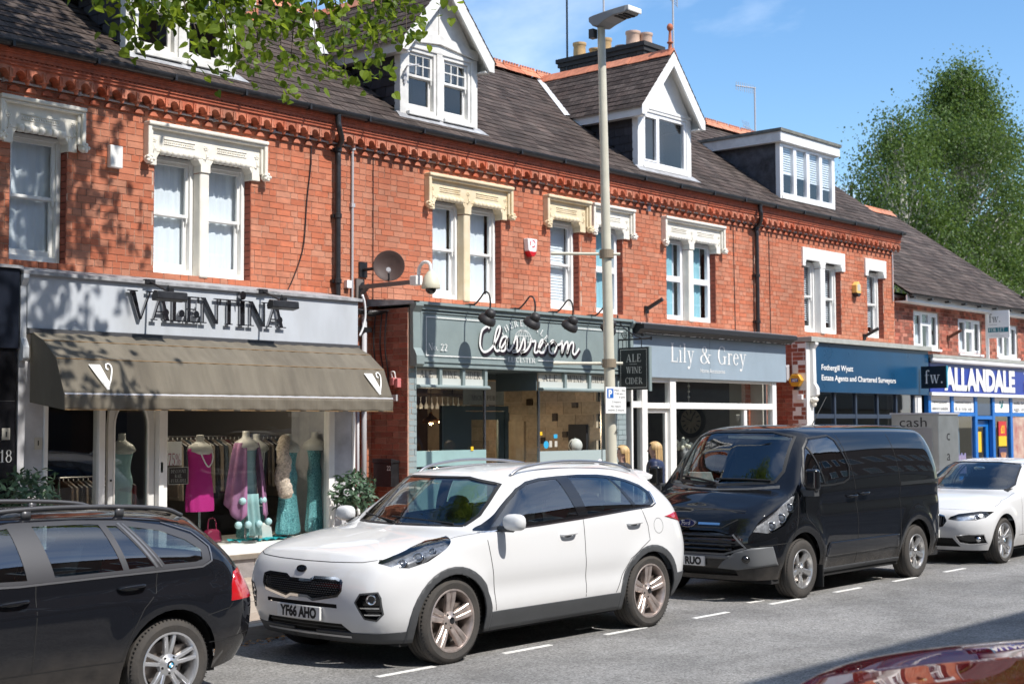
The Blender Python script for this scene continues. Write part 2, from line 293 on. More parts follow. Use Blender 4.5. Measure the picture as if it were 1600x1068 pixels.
# ---------------------------------------------------------------- palette
BRICK = mat('brick_red', (.52, .178, .097), .85, var=.17, vscale=9, bump=.5, bscale=90, piece=.10)
BRICK_SHADED = mat('brick_red_shaded', (.36, .115, .075), .88, var=.25, vscale=9, bump=.5, bscale=90, piece=.22)  # red brick darkened in colour for the shade on reveals and side walls
MORTAR = mat('mortar', (.54, .37, .285), .95, var=.25, vscale=20, bump=.6, bscale=120)
TERRA = mat('terracotta', (.54, .165, .09), .7, var=.3, vscale=14, bump=.3, bscale=60, piece=.25)
RIDGE_T = mat('ridge_terracotta', (.55, .20, .11), .8, var=.3, vscale=10, bump=.4, bscale=50, piece=.25)
SLATE = mat('slate', (.050, .037, .032), .85, var=.4, vscale=2.5, bump=.6, bscale=45, piece=.45, col2=(.115, .088, .076), spec=.25)
SLATE_D = mat('slate_hung', (.035, .032, .036), .6, var=.3, vscale=5, bump=.5, bscale=45, piece=.4)
ROOF_BK = mat('roof_felt', (.02, .018, .018), .9)
STONE_W = mat('stone_white', (.78, .745, .66), .75, var=.08, vscale=6, bump=.15, bscale=40)
STONE_C = mat('stone_cream', (.72, .58, .36), .8, var=.15, vscale=5, bump=.25, bscale=40, col2=(.78, .68, .5))
WHITE = mat('white_paint', (.80, .79, .76), .45, var=.05, vscale=5, bump=.05, bscale=30)
WHITE_O = mat('weathered_white_paint', (.72, .71, .68), .6, var=.12, vscale=7, bump=.2, bscale=30)
UPVC = mat('white_plastic', (.82, .82, .83), .3)
BLACK_I = mat('black_iron', (.016, .016, .018), .4, var=.4, vscale=12, bump=.15, bscale=60)
LEAD = mat('lead', (.34, .345, .36), .55, var=.35, vscale=9, bump=.5, bscale=18)
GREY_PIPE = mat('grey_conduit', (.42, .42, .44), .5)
DARK_IN = mat('dark_interior', (.035, .033, .032), .9)
PLASTER = mat('plaster', (.45, .42, .38), .9, var=.15)
NET = mat('net_curtain', (.74, .78, .82), .8, var=.04, vscale=3)
TEALC = mat('teal_curtain', (.30, .55, .62), .8, var=.1, vscale=3)
PANE = glass('window_glass', (.93, .96, .97), 1.55, .02, 1.5)
PANE_D = glass('shop_glass', (.84, .87, .86), 1.5, .01, .7)
GOLD = mat('lichen', (.35, .33, .15), .9, var=.4)
# ---------------------------------------------------------------- ground
F, SH = 13.75, 13.05                     # upper facade plane and shop front plane
KERB = 9.86
ASPH = mat('asphalt', (.245, .24, .232), .9, var=.25, vscale=.8, bump=.9, bscale=160)
def weather(m, amt=.35, sc=.55, tint=(.55, .5, .46), stretch=(1, 1, .35)):
    """large soft soot and damp staining over a wall or roof, in world scale"""
    n = m.node_tree.nodes; l = m.node_tree.links; p = n['Principled BSDF']; k = p.inputs['Base Color']; src = k.links[0].from_socket if k.links else None
    g = n.new('ShaderNodeNewGeometry'); q = n.new('ShaderNodeMapping'); q.inputs['Scale'].default_value = stretch; l.new(g.outputs['Position'], q.inputs[0])
    z = n.new('ShaderNodeTexNoise'); z.inputs['Scale'].default_value = sc * 2; z.inputs['Detail'].default_value = 9; z.inputs['Roughness'].default_value = .65; l.new(q.outputs[0], z.inputs[0])
    r = n.new('ShaderNodeMapRange'); r.inputs[1].default_value = .42; r.inputs[2].default_value = .72; r.inputs[3].default_value = 0; r.inputs[4].default_value = amt; l.new(z.outputs[0], r.inputs[0])
    x = n.new('ShaderNodeMix'); x.data_type = 'RGBA'; x.blend_type = 'MULTIPLY'; l.new(r.outputs[0], x.inputs[0])
    if src: l.new(src, x.inputs[6])
    else: x.inputs[6].default_value = k.default_value
    x.inputs[7].default_value = (*tint, 1); l.new(x.outputs[2], k)
def speckle(m, sc, amt):
    n = m.node_tree.nodes; l = m.node_tree.links; p = n['Principled BSDF']; src = p.inputs['Base Color'].links[0].from_socket
    t = n.new('ShaderNodeTexCoord'); v = n.new('ShaderNodeTexVoronoi'); v.inputs['Scale'].default_value = sc; l.new(t.outputs['Object'], v.inputs[0])
    z = n.new('ShaderNodeTexNoise'); z.inputs['Scale'].default_value = sc * .25; z.inputs['Detail'].default_value = 10; z.inputs['Roughness'].default_value = .8; l.new(t.outputs['Object'], z.inputs[0])
    s_ = n.new('ShaderNodeSeparateColor'); l.new(v.outputs['Color'], s_.inputs[0])
    a = n.new('ShaderNodeMath'); a.operation = 'ADD'; l.new(s_.outputs[0], a.inputs[0]); l.new(z.outputs[0], a.inputs[1])
    r = n.new('ShaderNodeMapRange'); r.inputs[1].default_value = .3; r.inputs[2].default_value = 1.7; r.inputs[3].default_value = 1 - amt; r.inputs[4].default_value = 1 + amt; l.new(a.outputs[0], r.inputs[0])
    h = n.new('ShaderNodeHueSaturation'); l.new(src, h.inputs['Color']); l.new(r.outputs[0], h.inputs['Value']); l.new(h.outputs[0], p.inputs['Base Color'])
speckle(ASPH, 70, .55); weather(ASPH, .55, .35, (.55, .55, .56), (.22, 1.6, 1)); weather(ASPH, .5, 1.2, (.6, .58, .56), (1, 1, 1))
for m_, q_ in ((BRICK, .6), (BRICK_SHADED, .6), (MORTAR, .5), (TERRA, .5), (SLATE, .6), (STONE_W, .35), (STONE_C, .5), (WHITE_O, .35), (LEAD, .5)): weather(m_, q_)
PAVE = mat('paving', (.40, .33, .265), .9, var=.18, vscale=3, bump=.4, bscale=70, piece=.14)
KERBM = mat('kerbstone', (.36, .34, .31), .9, var=.2, vscale=6, bump=.4, bscale=60, piece=.15)
EARTH = mat('earth', (.16, .14, .09), 1, var=.3, vscale=.5)
kind(MB().box(-300, -300, -.6, 500, 500, -.02).build('ground', EARTH, local=True), 'structure')
road = kind(MB().box(-60, -.6, -.3, 260, KERB, 0).build('road', ASPH, local=True), 'structure')
PAINT = mat('road_paint', (.70, .69, .66), .8, var=.25, vscale=30, bump=.3, bscale=80)
for i in range(12):
    x = 5.9 + i * 1.372 + RN.uniform(-.03, .03)
    MB().box(x, 7.735, .001, x + .6, 7.79, .0045).build('parking_dash', PAINT, road)
for x, y, a in ((10.1, 8.12, .3), (12.72, 7.97, .3), (15.5, 8.05, .3)):
    MB().box(x, y, .001, x + a, y + .05, .0045).build('parking_dash', PAINT, road)
pav = kind(MB().box(-60, KERB + .15, -.2, 260, 13.9, .105).build('pavement', MORTAR, local=True), 'structure')
MB().box(-60, KERB + .15, .1, 3.5, 13.9, .121).build('far_paving', PAVE, pav); MB().box(30, KERB + .15, .1, 260, 13.9, .121).build('far_paving', PAVE, pav)
pm = mesh_of(MB().box(-.5, -.5, -.5, .5, .5, .5), 'paving_slab', PAVE)
for j in range(7):
    x = 3.5 - (j % 2) * .45
    while x < 30:
        share('paving_slab', pm, pav, (x + .45, KERB + .15 + .27 + j * .54, .105 + RN.uniform(0, .004)), (RN.uniform(-.004, .004), RN.uniform(-.004, .004), 0), (.892, .532, .04), RN.random()); x += .9
km = mesh_of(MB().box(-.5, -.5, -.5, .5, .5, .5), 'kerbstone', KERBM)
kerb = kind(MB().box(-60, KERB + .005, -.25, 260, KERB + .145, .085).build('kerb', KERBM, local=True), 'structure')
x = 3.0
while x < 30: share('kerbstone', km, kerb, (x + .455, KERB + .075, .04), (0, RN.uniform(-.004, .004), 0), (.9, .15, .17), RN.random()); x += .91
npv = kind(MB().box(-60, -6, -.2, 260, -.6, .1).build('pavement', PAVE, local=True), 'structure')
# dry leaves and grit along the far gutter
LITTER = mat('dry_litter', (.42, .22, .09), .9, var=.4, vscale=20)
mb = MB()
for i in range(900):
    x = RN.uniform(4, 18); y = KERB - abs(RN.gauss(0, .13)) - .02; a = RN.uniform(0, 6.28); s_ = RN.uniform(.01, .03)
    mb.add([(x + s_ * math.cos(a + q), y + s_ * math.sin(a + q) * .7, .003 + RN.uniform(0, .02)) for q in (0, 1.6, 3.1, 4.7)], [(0, 1, 2, 3)])
kind(mb.build('gutter_litter', LITTER, local=True), 'stuff')
# ---------------------------------------------------------------- brickwork
UNIT = MB().box(-.5, -.5, -.5, .5, .5, .5)
UNIT.f = [f for f in UNIT.f if f != (2, 3, 7, 6)]
def brickwork(parent, plane, u0, u1, v0, v1, holes=(), n_ind=300, m=None, L=.226, H=.0767, seen=None, phase=0):
    """single bricks on a wall; plane=('y',Y) faces the street, ('x',X) faces left along it"""
    m = m or BRICK; key = 'bm_' + m.name
    if key not in MATS: MATS[key] = mesh_of(UNIT, 'brick', m)
    me = MATS[key]; P = []; g = .0085; row = int(v0 / H)
    while row * H < v1 - .01:
        z0, z1 = max(v0, row * H), min(v1, row * H + H); zc = (z0 + z1) / 2
        cuts = sorted((max(a, u0), min(b, u1)) for a, b, c, d in holes if c < zc < d and b > u0 and a < u1); segs = []; c0 = u0
        for a, b in cuts:
            if a > c0: segs.append((c0, a))
            c0 = max(c0, b)
        if c0 < u1: segs.append((c0, u1))
        rr = random.Random(row * 17 + 3); x = math.floor(u0) - rr.choice((0, .5, .25)) * L - (row % 2) * L / 2; seq = []
        while x < u1:
            q = L if rr.random() < .55 else L / 2; seq.append((x, x + q)); x += q
        for a, b in segs:
            for s0, s1 in seq:
                p, q = max(s0, a), min(s1, b)
                if q - p > .03 and z1 - z0 > .03: P.append((p, q, z0, z1))
        row += 1
    cp = Vector((0, 0, 1.85))
    def pos(p): return Vector(((p[0] + p[1]) / 2, plane[1], (p[2] + p[3]) / 2)) if plane[0] == 'y' else Vector((plane[1], (p[0] + p[1]) / 2, (p[2] + p[3]) / 2))
    P.sort(key=lambda p: (0 if (seen is None or seen(p)) else 1000) + (pos(p) - cp).length); st = MB()
    for i, p in enumerate(P):
        c = pos(p); d = RN.gauss(0, .0012); rnd = RN.random()
        if RN.random() < .04: rnd = .02
        if i < n_ind:
            rot = (0, 0, 0) if plane[0] == 'y' else (0, 0, -PI / 2)
            q = Vector((0, .01 + d, 0)) if plane[0] == 'y' else Vector((.01 + d, 0, 0))
            share('brick', me, parent, c + q, rot, (p[1] - p[0] - g, .02, p[3] - p[2] - g), rnd)
        else:
            h = g / 2
            if plane[0] == 'y': st.box(p[0] + h, plane[1] + d, p[2] + h, p[1] - h, plane[1] + .02, p[3] - h, rnd + 1e-4)
            else: st.box(plane[1] + d, p[0] + h, p[2] + h, plane[1] + .02, p[1] - h, p[3] - h, rnd + 1e-4)
    if st.v: kind(st.build('brickwork', m, parent), 'stuff')
def holed(mb, y, x0, x1, z0, z1, holes, dep=.14, reveals=True):
    """a flat wall sheet with openings and their reveals"""
    xs = sorted({x0, x1, *[a for h in holes for a in h[:2] if x0 < a < x1]}); zs = sorted({z0, z1, *[a for h in holes for a in h[2:4] if z0 < a < z1]})
    for i in range(len(xs) - 1):
        for j in range(len(zs) - 1):
            cx, cz = (xs[i] + xs[i + 1]) / 2, (zs[j] + zs[j + 1]) / 2
            if not any(a < cx < b and c < cz < d for a, b, c, d in holes): mb.add([(xs[i], y, zs[j]), (xs[i + 1], y, zs[j]), (xs[i + 1], y, zs[j + 1]), (xs[i], y, zs[j + 1])], [(0, 1, 2, 3)])
    for a, b, c, d in (holes if reveals else ()):
        q = y + dep
        mb.add([(a, y, c), (a, q, c), (a, q, d), (a, y, d)], [(0, 1, 2, 3)]); mb.add([(b, y, c), (b, q, c), (b, q, d), (b, y, d)], [(3, 2, 1, 0)])
        mb.add([(a, y, d), (a, q, d), (b, q, d), (b, y, d)], [(0, 1, 2, 3)]); mb.add([(a, y, c), (a, q, c), (b, q, c), (b, y, c)], [(3, 2, 1, 0)])
SUNIT = MB().box(-.5, -.5, -.5, .5, .5, .5)
def slates(parent, o, u, v, LU, LV, keep=None, n_ind=300, m=None, W=.215, E=.165, name='slate', lift=.012, th=.007):
    """lapped slates on the plane o + a*u + b*v; u along the eave, v up the slope"""
    m = m or SLATE; key = 'sm_' + m.name + name
    if key not in MATS: MATS[key] = mesh_of(SUNIT, name, m)
    me = MATS[key]; o = Vector(o); u = Vector(u).normalized(); v = Vector(v).normalized(); nrm = u.cross(v).normalized(); P = []; j = 0
    while j * E < LV:
        x = -(j % 2) * W / 2
        while x < LU:
            a, b = max(x, 0), min(x + W, LU); t0, t1 = j * E, min(j * E + E * 1.45, LV + .02)
            if b - a > .04 and (keep is None or keep((a + b) / 2, t0 + E / 2)): P.append((a, b, t0, t1))
            x += W
        j += 1
    cp = Vector((0, 0, 1.85)); ctr = lambda p: o + u * ((p[0] + p[1]) / 2) + v * ((p[2] + p[3]) / 2)
    P.sort(key=lambda p: (ctr(p) - cp).length); st = MB(); B = Matrix((u, v, nrm)).transposed()
    for i, p in enumerate(P):
        tl = lift / (p[3] - p[2]) * RN.uniform(.85, 1.3); c = ctr(p) + nrm * (lift * .55 + RN.gauss(0, .0012)); rnd = RN.random() * .9 + .01
        if RN.random() < .03: rnd = 1.5
        M = B @ Matrix.Rotation(-tl, 3, 'X') @ Matrix.Rotation(RN.gauss(0, .006), 3, 'Z')
        if i < n_ind: share(name, me, parent, c, M.to_euler(), (p[1] - p[0] - .004, p[3] - p[2], th), rnd)
        else: st.cbox(c, (p[1] - p[0] - .004, p[3] - p[2], th), (M.col[0], M.col[1], M.col[2]), rnd)
    if st.v: kind(st.build(name + '_courses', m, parent), 'stuff')
# ---------------------------------------------------------------- windows
def pane(par, x0, z0, x1, z1, y, m=None, name='pane'): return MB().add([(x0, y, z0), (x1, y, z0), (x1, y, z1), (x0, y, z1)], [(0, 1, 2, 3)]).build(name, m or PANE, par)
def wavy(mb, x0, x1, z0, z1, y, amp=.018, waves=9, seed=0, drape=0):
    r = random.Random(seed); ph = r.uniform(0, 6)
    def fn(a, b):
        k = a * waves * 2 * PI + ph + .5 * math.sin(3 * a * waves + ph)
        return (x0 + (x1 - x0) * (a + drape * (1 - b) * .12 * math.sin(a * PI)), y + amp * math.sin(k) * (1 - .35 * b) + amp * .3 * math.sin(k * 2.3 + b), z0 + (z1 - z0) * b)
    return mb.grid(fn, int(waves * 9), 4)
def frame(mb, x0, x1, z0, z1, y0, y1, w_, wb=None):
    wb = wb or w_
    mb.box(x0, y0, z0, x0 + w_, y1, z1); mb.box(x1 - w_, y0, z0, x1, y1, z1); mb.box(x0 + w_, y0, z1 - w_, x1 - w_, y1, z1); mb.box(x0 + w_, y0, z0, x1 - w_, y1, z0 + wb)
def sash(house, x0, x1, z0, z1, y, dress='net', kind_='sash', zm=None, seed=0, m=None):
    zm = zm or z0 + (z1 - z0) * .515; m = m or (UPVC if kind_ == 'upvc' else WHITE); mb = MB()
    if kind_ == 'upvc':
        frame(mb, x0, x1, z0, z1, y, y + .07, .07, .09); mb.box(x0 + .07, y + .004, zm - .05, x1 - .07, y + .066, zm + .05)
        mb.box(x0 + .08, y - .012, zm - .05, x1 - .08, y + .004, zm - .02); mb.box(x0 - .02, y - .05, z0 - .04, x1 + .02, y + .05, z0)
    else:
        frame(mb, x0, x1, z0, z1, y, y + .12, .05, .07)
        frame(mb, x0 + .05, x1 - .05, zm - .02, z1 - .05, y + .03, y + .065, .042, .036); frame(mb, x0 + .05, x1 - .05, z0 + .07, zm + .02, y + .067, y + .1, .046, .07)
        for x in (x0 + .058, x1 - .08): mb.prism([(0, 0), (.022, 0), (.022, -.05), (.011, -.075), (0, -.05)], lambda u, v, d, x=x: (x + u, y + .03 + d, zm - .02 + v), 0, .03)
        mb.box(x0 - .02, y - .09, z0 - .05, x1 + .02, y + .03, z0)
    w_ = mb.build('window', m, house, bevel=.005)
    if kind_ == 'upvc': pane(w_, x0 + .06, z0 + .08, x1 - .06, z1 - .06, y + .03, PANE)
    else:
        pane(w_, x0 + .08, zm, x1 - .08, z1 - .08, y + .045, PANE); pane(w_, x0 + .08, z0 + .12, x1 - .08, zm, y + .082, PANE)
    q = y + (.085 if kind_ == 'upvc' else .118)
    if dress == 'net': wavy(MB(), x0 - .02, x1 - .03, z0, z1 + .02, q + .014, .010, 5, seed).build('curtain', NET, w_, True)
    elif dress == 'half':
        wavy(MB(), x0 - .02, x0 + (x1 - x0) * .86, z0, z1, q + .012, .009, 3, seed).build('curtain', NET, w_, True)
    elif dress == 'teal':
        wavy(MB(), x0 - .02, x0 + (x1 - x0) * .72, z0, z1, q + .015, .012, 3, seed, 1).build('curtain', TEALC, w_, True); wavy(MB(), x0 + (x1 - x0) * .55, x0 + (x1 - x0) * .86, z0, z1, q + .05, .012, 3, seed + 1).build('curtain', NET, w_, True)
    elif dress in ('blind', 'shade'):
        b = MB(); zb = z0 + .02 if dress == 'shade' else z0 + (z1 - z0) * .18; z = z1 - .06
        while z > zb: b.cbox(((x0 + x1) / 2, q + .022, z), (x1 - x0 - .1, .045 if dress == 'blind' else .05, .004), ((1, 0, 0), (0, .75, .66) if dress == 'blind' else (0, .2, .98), (0, -.66, .75) if dress == 'blind' else (0, -.98, .2))); z -= .042 if dress == 'blind' else .046
        kind(b.build('blind', NET, w_), 'stuff')
    return w_
def stone_head(house, hx0, hx1, ops, m, zt=5.315, carved=True):
    zo, zl, zs = 4.985, 4.825, 3.585; mb = MB(); h0, h1 = hx0 + .075, hx1 - .075
    if not carved: h0, h1, zl = hx0, hx1, 4.86
    cuts = []
    for a, b in ops: cuts += [(a, zl), (a, zo - .07), (a + .05, zo), (b - .05, zo), (b, zo - .07), (b, zl)]
    pts = [(h0, zl)] + cuts + [(h1, zl), (h1, zt - .03), (h0, zt - .03)]
    # lintel panel split into bands that butt end to end
    y0 = F - .035
    edges = [h0] + [x for a, b in ops for x in (a, b)] + [h1]
    top = zt - .03
    mb.box(h0, y0, zo, h1, F + .13, top)
    for i in range(0, len(edges), 2): mb.box(edges[i] - (.009 if i else 0), y0, zl, edges[i + 1] + (.009 if i < len(edges) - 2 else 0), F + .13, zo)
    for a, b in ops:
        for x, s_ in ((a, 1), (b, -1)): mb.prism([(0, 0), (.06 * s_, 0), (0, -.09)], lambda u, v, d, x=x: (x + u, F - .03 + d, zo + v), 0, .15)
    hd = mb.build('lintel', m, house, bevel=.006)
    if len(ops) == 2:
        a, b = ops[0][1], ops[1][0]; MB().box(a - .008, F - .02 if carved else F - .03, zs, b + .008, F + .13, zl - .001).build('mullion', m, house, bevel=.02)
    if not carved: return
    mb = MB()
    mb.box(hx0, F - .12, zt - .045, hx1, F + .02, zt); mb.box(hx0 + .012, F - .095, zt - .075, hx1 - .012, F + .02, zt - .045)
    for x in (hx0, hx1 - .05): mb.box(x, F - .1, zl + .06, x + .05, F + .02, zt - .045)
    for x in (hx0 + .05, hx1 - .085): mb.box(x, F - .07, zl + .08, x + .035, F + .02, zt - .075)
    mb.build('hood_mould', m, hd, bevel=.012)
    for x in (hx0 + .02, hx1 - .02):
        b = MB(); b.ball((x, F - .07, zl + .05), .055, .06, .05)
        for k in range(5): b.ball((x + .04 * math.cos(k * 1.25), F - .11, zl + .05 + .035 * math.sin(k * 1.25)), .022, n=8, m=6)
        b.build('label_stop', m, hd, True)
    b = MB()
    for a, c in ops:
        n = 7; w_ = (c - a - .1) / n
        for k in range(n): b.lathe([(.001, 0), (.04, .002), (.045, w_ * .5), (.04, w_ - .004), (.001, w_ - .002)], (a + .05 + k * w_, F - .02, zo + .012), 'x', 10)
        b.box(a + .1, y0 - .006, zo + .15, c - .1, y0, zo + .165); b.box(a + .1, y0 - .006, zo + .095, c - .1, y0, zo + .105)
        for k in range(16): b.box(a + .11 + k * (c - a - .22) / 16, y0 - .006, zo + .118, a + .11 + (k + .5) * (c - a - .22) / 16, y0, zo + .138)
    for x in [(edges[i] + edges[i + 1]) / 2 for i in range(0, len(edges), 2)]:
        for k in range(6): b.ball((x + .022 * math.cos(k * 1.05), y0, zo + .13 + .022 * math.sin(k * 1.05)), .014, .012, .014, 8, 6)
        b.ball((x, y0, zo + .13), .012, .018, .012, 8, 6); b.tube([(x, y0, zo + .1), (x + .01, y0 - .004, zo + .04), (x - .01, y0 - .004, zo - .02)], .006, 6); b.ball((x + .02, y0, zo + .03), .022, .008, .012, 8, 6); b.ball((x - .02, y0, zo), .022, .008, .012, 8, 6)
    b.build('carving', m, hd, True)
# ---------------------------------------------------------------- the terrace
RS, RY0, RZ0 = .735, 13.50, 5.85          # roof slope, eave line
RL = math.hypot(16.62 - RY0, (16.62 - RY0) * RS); RV = Vector((0, 1, RS)).normalized()
def roof_z(y): return RZ0 + (y - RY0) * RS
corb = MB()
PX = .195
ar = [(-PX / 2, .0), (-PX / 2, .13), (PX / 2, .13), (PX / 2, .0)]
arcp = [(PX / 2 - .032, 0)] + [(.0 + (PX / 2 - .032) * math.cos(t), .0 + .085 * math.sin(t)) for t in [PI * k / 8 for k in range(1, 8)]] + [(-PX / 2 + .032, 0)]
for i in range(len(arcp) - 1):
    a, b = arcp[i], arcp[i + 1]; corb.prism([a, b, (b[0], .13), (a[0], .13)], lambda u, v, d: (u, -d, v), 0, .145)
for s_ in (-1, 1): corb.box(min(s_ * PX / 2, s_ * (PX / 2 - .032)), -.145, 0, max(s_ * PX / 2, s_ * (PX / 2 - .032)), 0, .13)
for s_ in (-1, 1):
    corb.box(s_ * PX / 2 - (.034 if s_ > 0 else 0), -.16, .0, s_ * PX / 2 + (.034 if s_ < 0 else 0), -.145, .1)
    corb.lathe([(.001, -.055), (.02, -.045), (.028, -.022), (.028, -.005), (.038, 0), (.038, .012)], (s_ * PX / 2, -.112, 0), 'z', 10, 0, PI / 2 if s_ > 0 else -PI / 2, 3 * PI / 2 if s_ > 0 else PI / 2)
    corb.box(s_ * PX / 2 - (.008 if s_ > 0 else 0), -.166, .03, s_ * PX / 2 + (.008 if s_ < 0 else 0), -.16, .085)
corb.prism([(.062 * math.cos(t), -.1 + .055 * math.sin(t)) for t in [PI * k / 8 for k in range(9)]], lambda u, v, d: (u, -d, v), 0, .03)
CORB = mesh_of(corb, 'corbel', TERRA)
def crest_mesh():
    m = MB(); m.prism([(-.16, -.1), (-.15, -.085), (0, .045), (.15, -.085), (.16, -.1), (0, .02)], lambda u, v, d: (d, u, v), 0, .44); m.tube([(0, 0, .03), (.44, 0, .03)], .035, 8)
    return m
RIDG = mesh_of(crest_mesh(), 'ridge_tile', RIDGE_T); cm = crest_mesh()
for k in range(6): cm.box(.02 + k * .072, -.012, .05, .06 + k * .072, .012, .1)
CREST = mesh_of(cm, 'ridge_tile', RIDGE_T)
def house_shell(label, x0, x1, holes, dormer_span=None, n_b=300, n_s=300, crest=False, side=False, zb=3.25, lines=True):
    h = thing('terraced_house', label, 'house', ((x0 + x1) / 2, F, .12), 'red brick terraced houses over the shops')
    mb = MB(); holed(mb, F + .007, x0, x1, zb, 5.62, holes, .15, False)
    wall = mb.build('wall', MORTAR, h)
    mb = MB()
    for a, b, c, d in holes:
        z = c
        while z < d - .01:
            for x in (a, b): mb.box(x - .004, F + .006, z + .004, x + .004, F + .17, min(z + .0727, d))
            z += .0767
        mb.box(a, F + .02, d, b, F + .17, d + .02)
    kind(mb.build('reveal_brick', BRICK_SHADED, h), 'stuff')
    if n_b: brickwork(wall, ('y', F), x0, x1, zb, 5.49, holes, n_b)
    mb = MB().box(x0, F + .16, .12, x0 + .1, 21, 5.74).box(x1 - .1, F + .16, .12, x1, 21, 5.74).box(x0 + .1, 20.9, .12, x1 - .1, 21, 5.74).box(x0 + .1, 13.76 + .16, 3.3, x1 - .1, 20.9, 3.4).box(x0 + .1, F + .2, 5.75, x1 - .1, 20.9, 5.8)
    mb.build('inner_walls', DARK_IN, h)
    mb = MB(); y0 = F - .0
    for a, b, d in ((5.62, 5.655, .165), (5.655, 5.675, .18), (5.69, 5.735, .185), (5.735, 5.76, .2), (5.76, 5.80, .215)): mb.box(x0, F - d, a, x1, F + .1, b)
    mb.box(x0, F - .165, 5.675, x1, F + .1, 5.69)
    x = x0
    while x < x1 - .01: mb.box(x, F - .178, 5.676, x + .03, F - .165, 5.689); x += .06
    mb.build('cornice', TERRA, h)
    x = x0 + PX / 2
    while x < x1 - .02: share('corbel', CORB, h, (x, F, 5.49), None, (1, 1, 1), RN.random()); x += PX * (x1 - x0) / (round((x1 - x0) / PX) * PX)
    # roof
    z1 = roof_z(16.62)
    MB().add([(x0, RY0, RZ0 - .02), (x1, RY0, RZ0 - .02), (x1, 16.62, z1 - .02), (x0, 16.62, z1 - .02), (x0, 21, z1 - 3.2), (x1, 21, z1 - 3.2)], [(0, 1, 2, 3), (3, 2, 5, 4)]).build('roof', ROOF_BK, h)
    def keep(u, v):
        p = Vector((x0 + u, RY0, RZ0)) + RV * v
        for d in dormer_span or (): 
            if d(p): return False
        return True
    slates(h, (x0, RY0, RZ0), (1, 0, 0), RV, x1 - x0, RL - .02, keep, n_s)
    x = x0
    while x < x1 - .02: share('ridge_tile', CREST if crest else RIDG, h, (x, 16.62, z1 + .07), (RN.gauss(0, .02), RN.gauss(0, .01), RN.gauss(0, .012)), (1, 1, 1), RN.random()); x += .45 * (x1 - x0) / (round((x1 - x0) / .45) * .45)
    # gutter
    g = MB(); prof = [(.055 * math.cos(t), .055 * math.sin(t)) for t in [PI + PI * k / 8 for k in range(9)]]
    g.prism(prof + [(.05, .012), (.046, -.005)] + [(.046 * math.cos(t), .046 * math.sin(t)) for t in [2 * PI - PI * k / 8 for k in range(9)]] + [(-.055, .012)], lambda u, v, d: (d, 13.50 + u, 5.835 + v), x0, x1)
    x = x0 + .3
    while x < x1: g.box(x, 13.44, 5.775, x + .03, 13.6, 5.85); x += 1.0
    g.build('gutter', BLACK_I, h)
    return h, wall
SEEN = lambda p: p[2] > 3.42
def opening(a, b): return (a, b, 3.585, 4.985)
W1 = [(7.62, 8.285)]; W2 = [(9.40, 10.03), (10.15, 10.784)]; W3 = [(13.93, 14.55), (14.67, 15.35)]; W4 = [(16.47, 17.163)]; W5 = [(17.59, 18.284)]; W6 = [(19.50, 20.142), (20.271, 20.98)]; W7 = [(24.04, 24.633), (24.80, 25.482)]; W8 = [(26.58, 27.289)]
def gspan(xc, hw=.9):
    def f(p):
        if p.y < 13.78: return False
        if abs(p.x - xc) < .80 and p.z < 7.12: return True
        return abs(p.x - xc) < .88 and p.z > 7.06 and p.z < 8.12 and (abs(p.x - xc) / .88 < (8.12 - p.z) / 1.06 + .02)
    return f
def fspan(p): return p.y > 13.78 and 23.3 < p.x < 25.4 and p.z < 7.2
hA, wA = house_shell('leftmost brick terraced house, above the pale fascia and brown awning', 7.16, 12.16, [opening(*o) for o in W1 + W2], [gspan(9.81)])
hB, wB = house_shell('brick terraced house with cream stone window heads above the grey-green ale pub', 12.16, 17.22, [opening(*o) for o in W3 + W4], [gspan(14.13)])
hC, wC = house_shell('brick terraced house above the pale blue-grey home accessories shop', 17.22, 22.27, [opening(*o) for o in W5 + W6], [gspan(19.57)], crest=True)
hD, wD = house_shell('brick terraced house with plain white window heads above the navy estate agent', 22.27, 27.78, [opening(*o) for o in W7 + W8], [fspan], crest=True)
for hh, ops, hx, dr, kd in ((hA, W1, (7.45, 8.458), 'net', 'sash'), (hA, W2, (9.253, 10.971), 'net', 'sash'), (hB, W3, (13.77, 15.521), 'half', 'sash'), (hB, W4, (16.303, 17.363), 'shade', 'sash'),
                            (hC, W5, (17.422, 18.508), 'teal', 'upvc'), (hC, W6, (19.356, 21.174), 'teal', 'upvc'), (hD, W7, (23.953, 25.611), 'blind', 'sash'), (hD, W8, (26.47, 27.38), 'blind', 'sash')):
    stone_head(hh, hx[0], hx[1], ops, STONE_C if hh is hB else (WHITE if hh is hD else STONE_W), carved=hh is not hD, zt=5.315 if hh is not hD else 5.22 + .03)
    for i, (a, b) in enumerate(ops): sash(hh, a + .005, b - .005, 3.6, 4.975, F + .115, dr, kd, seed=int(a * 10))
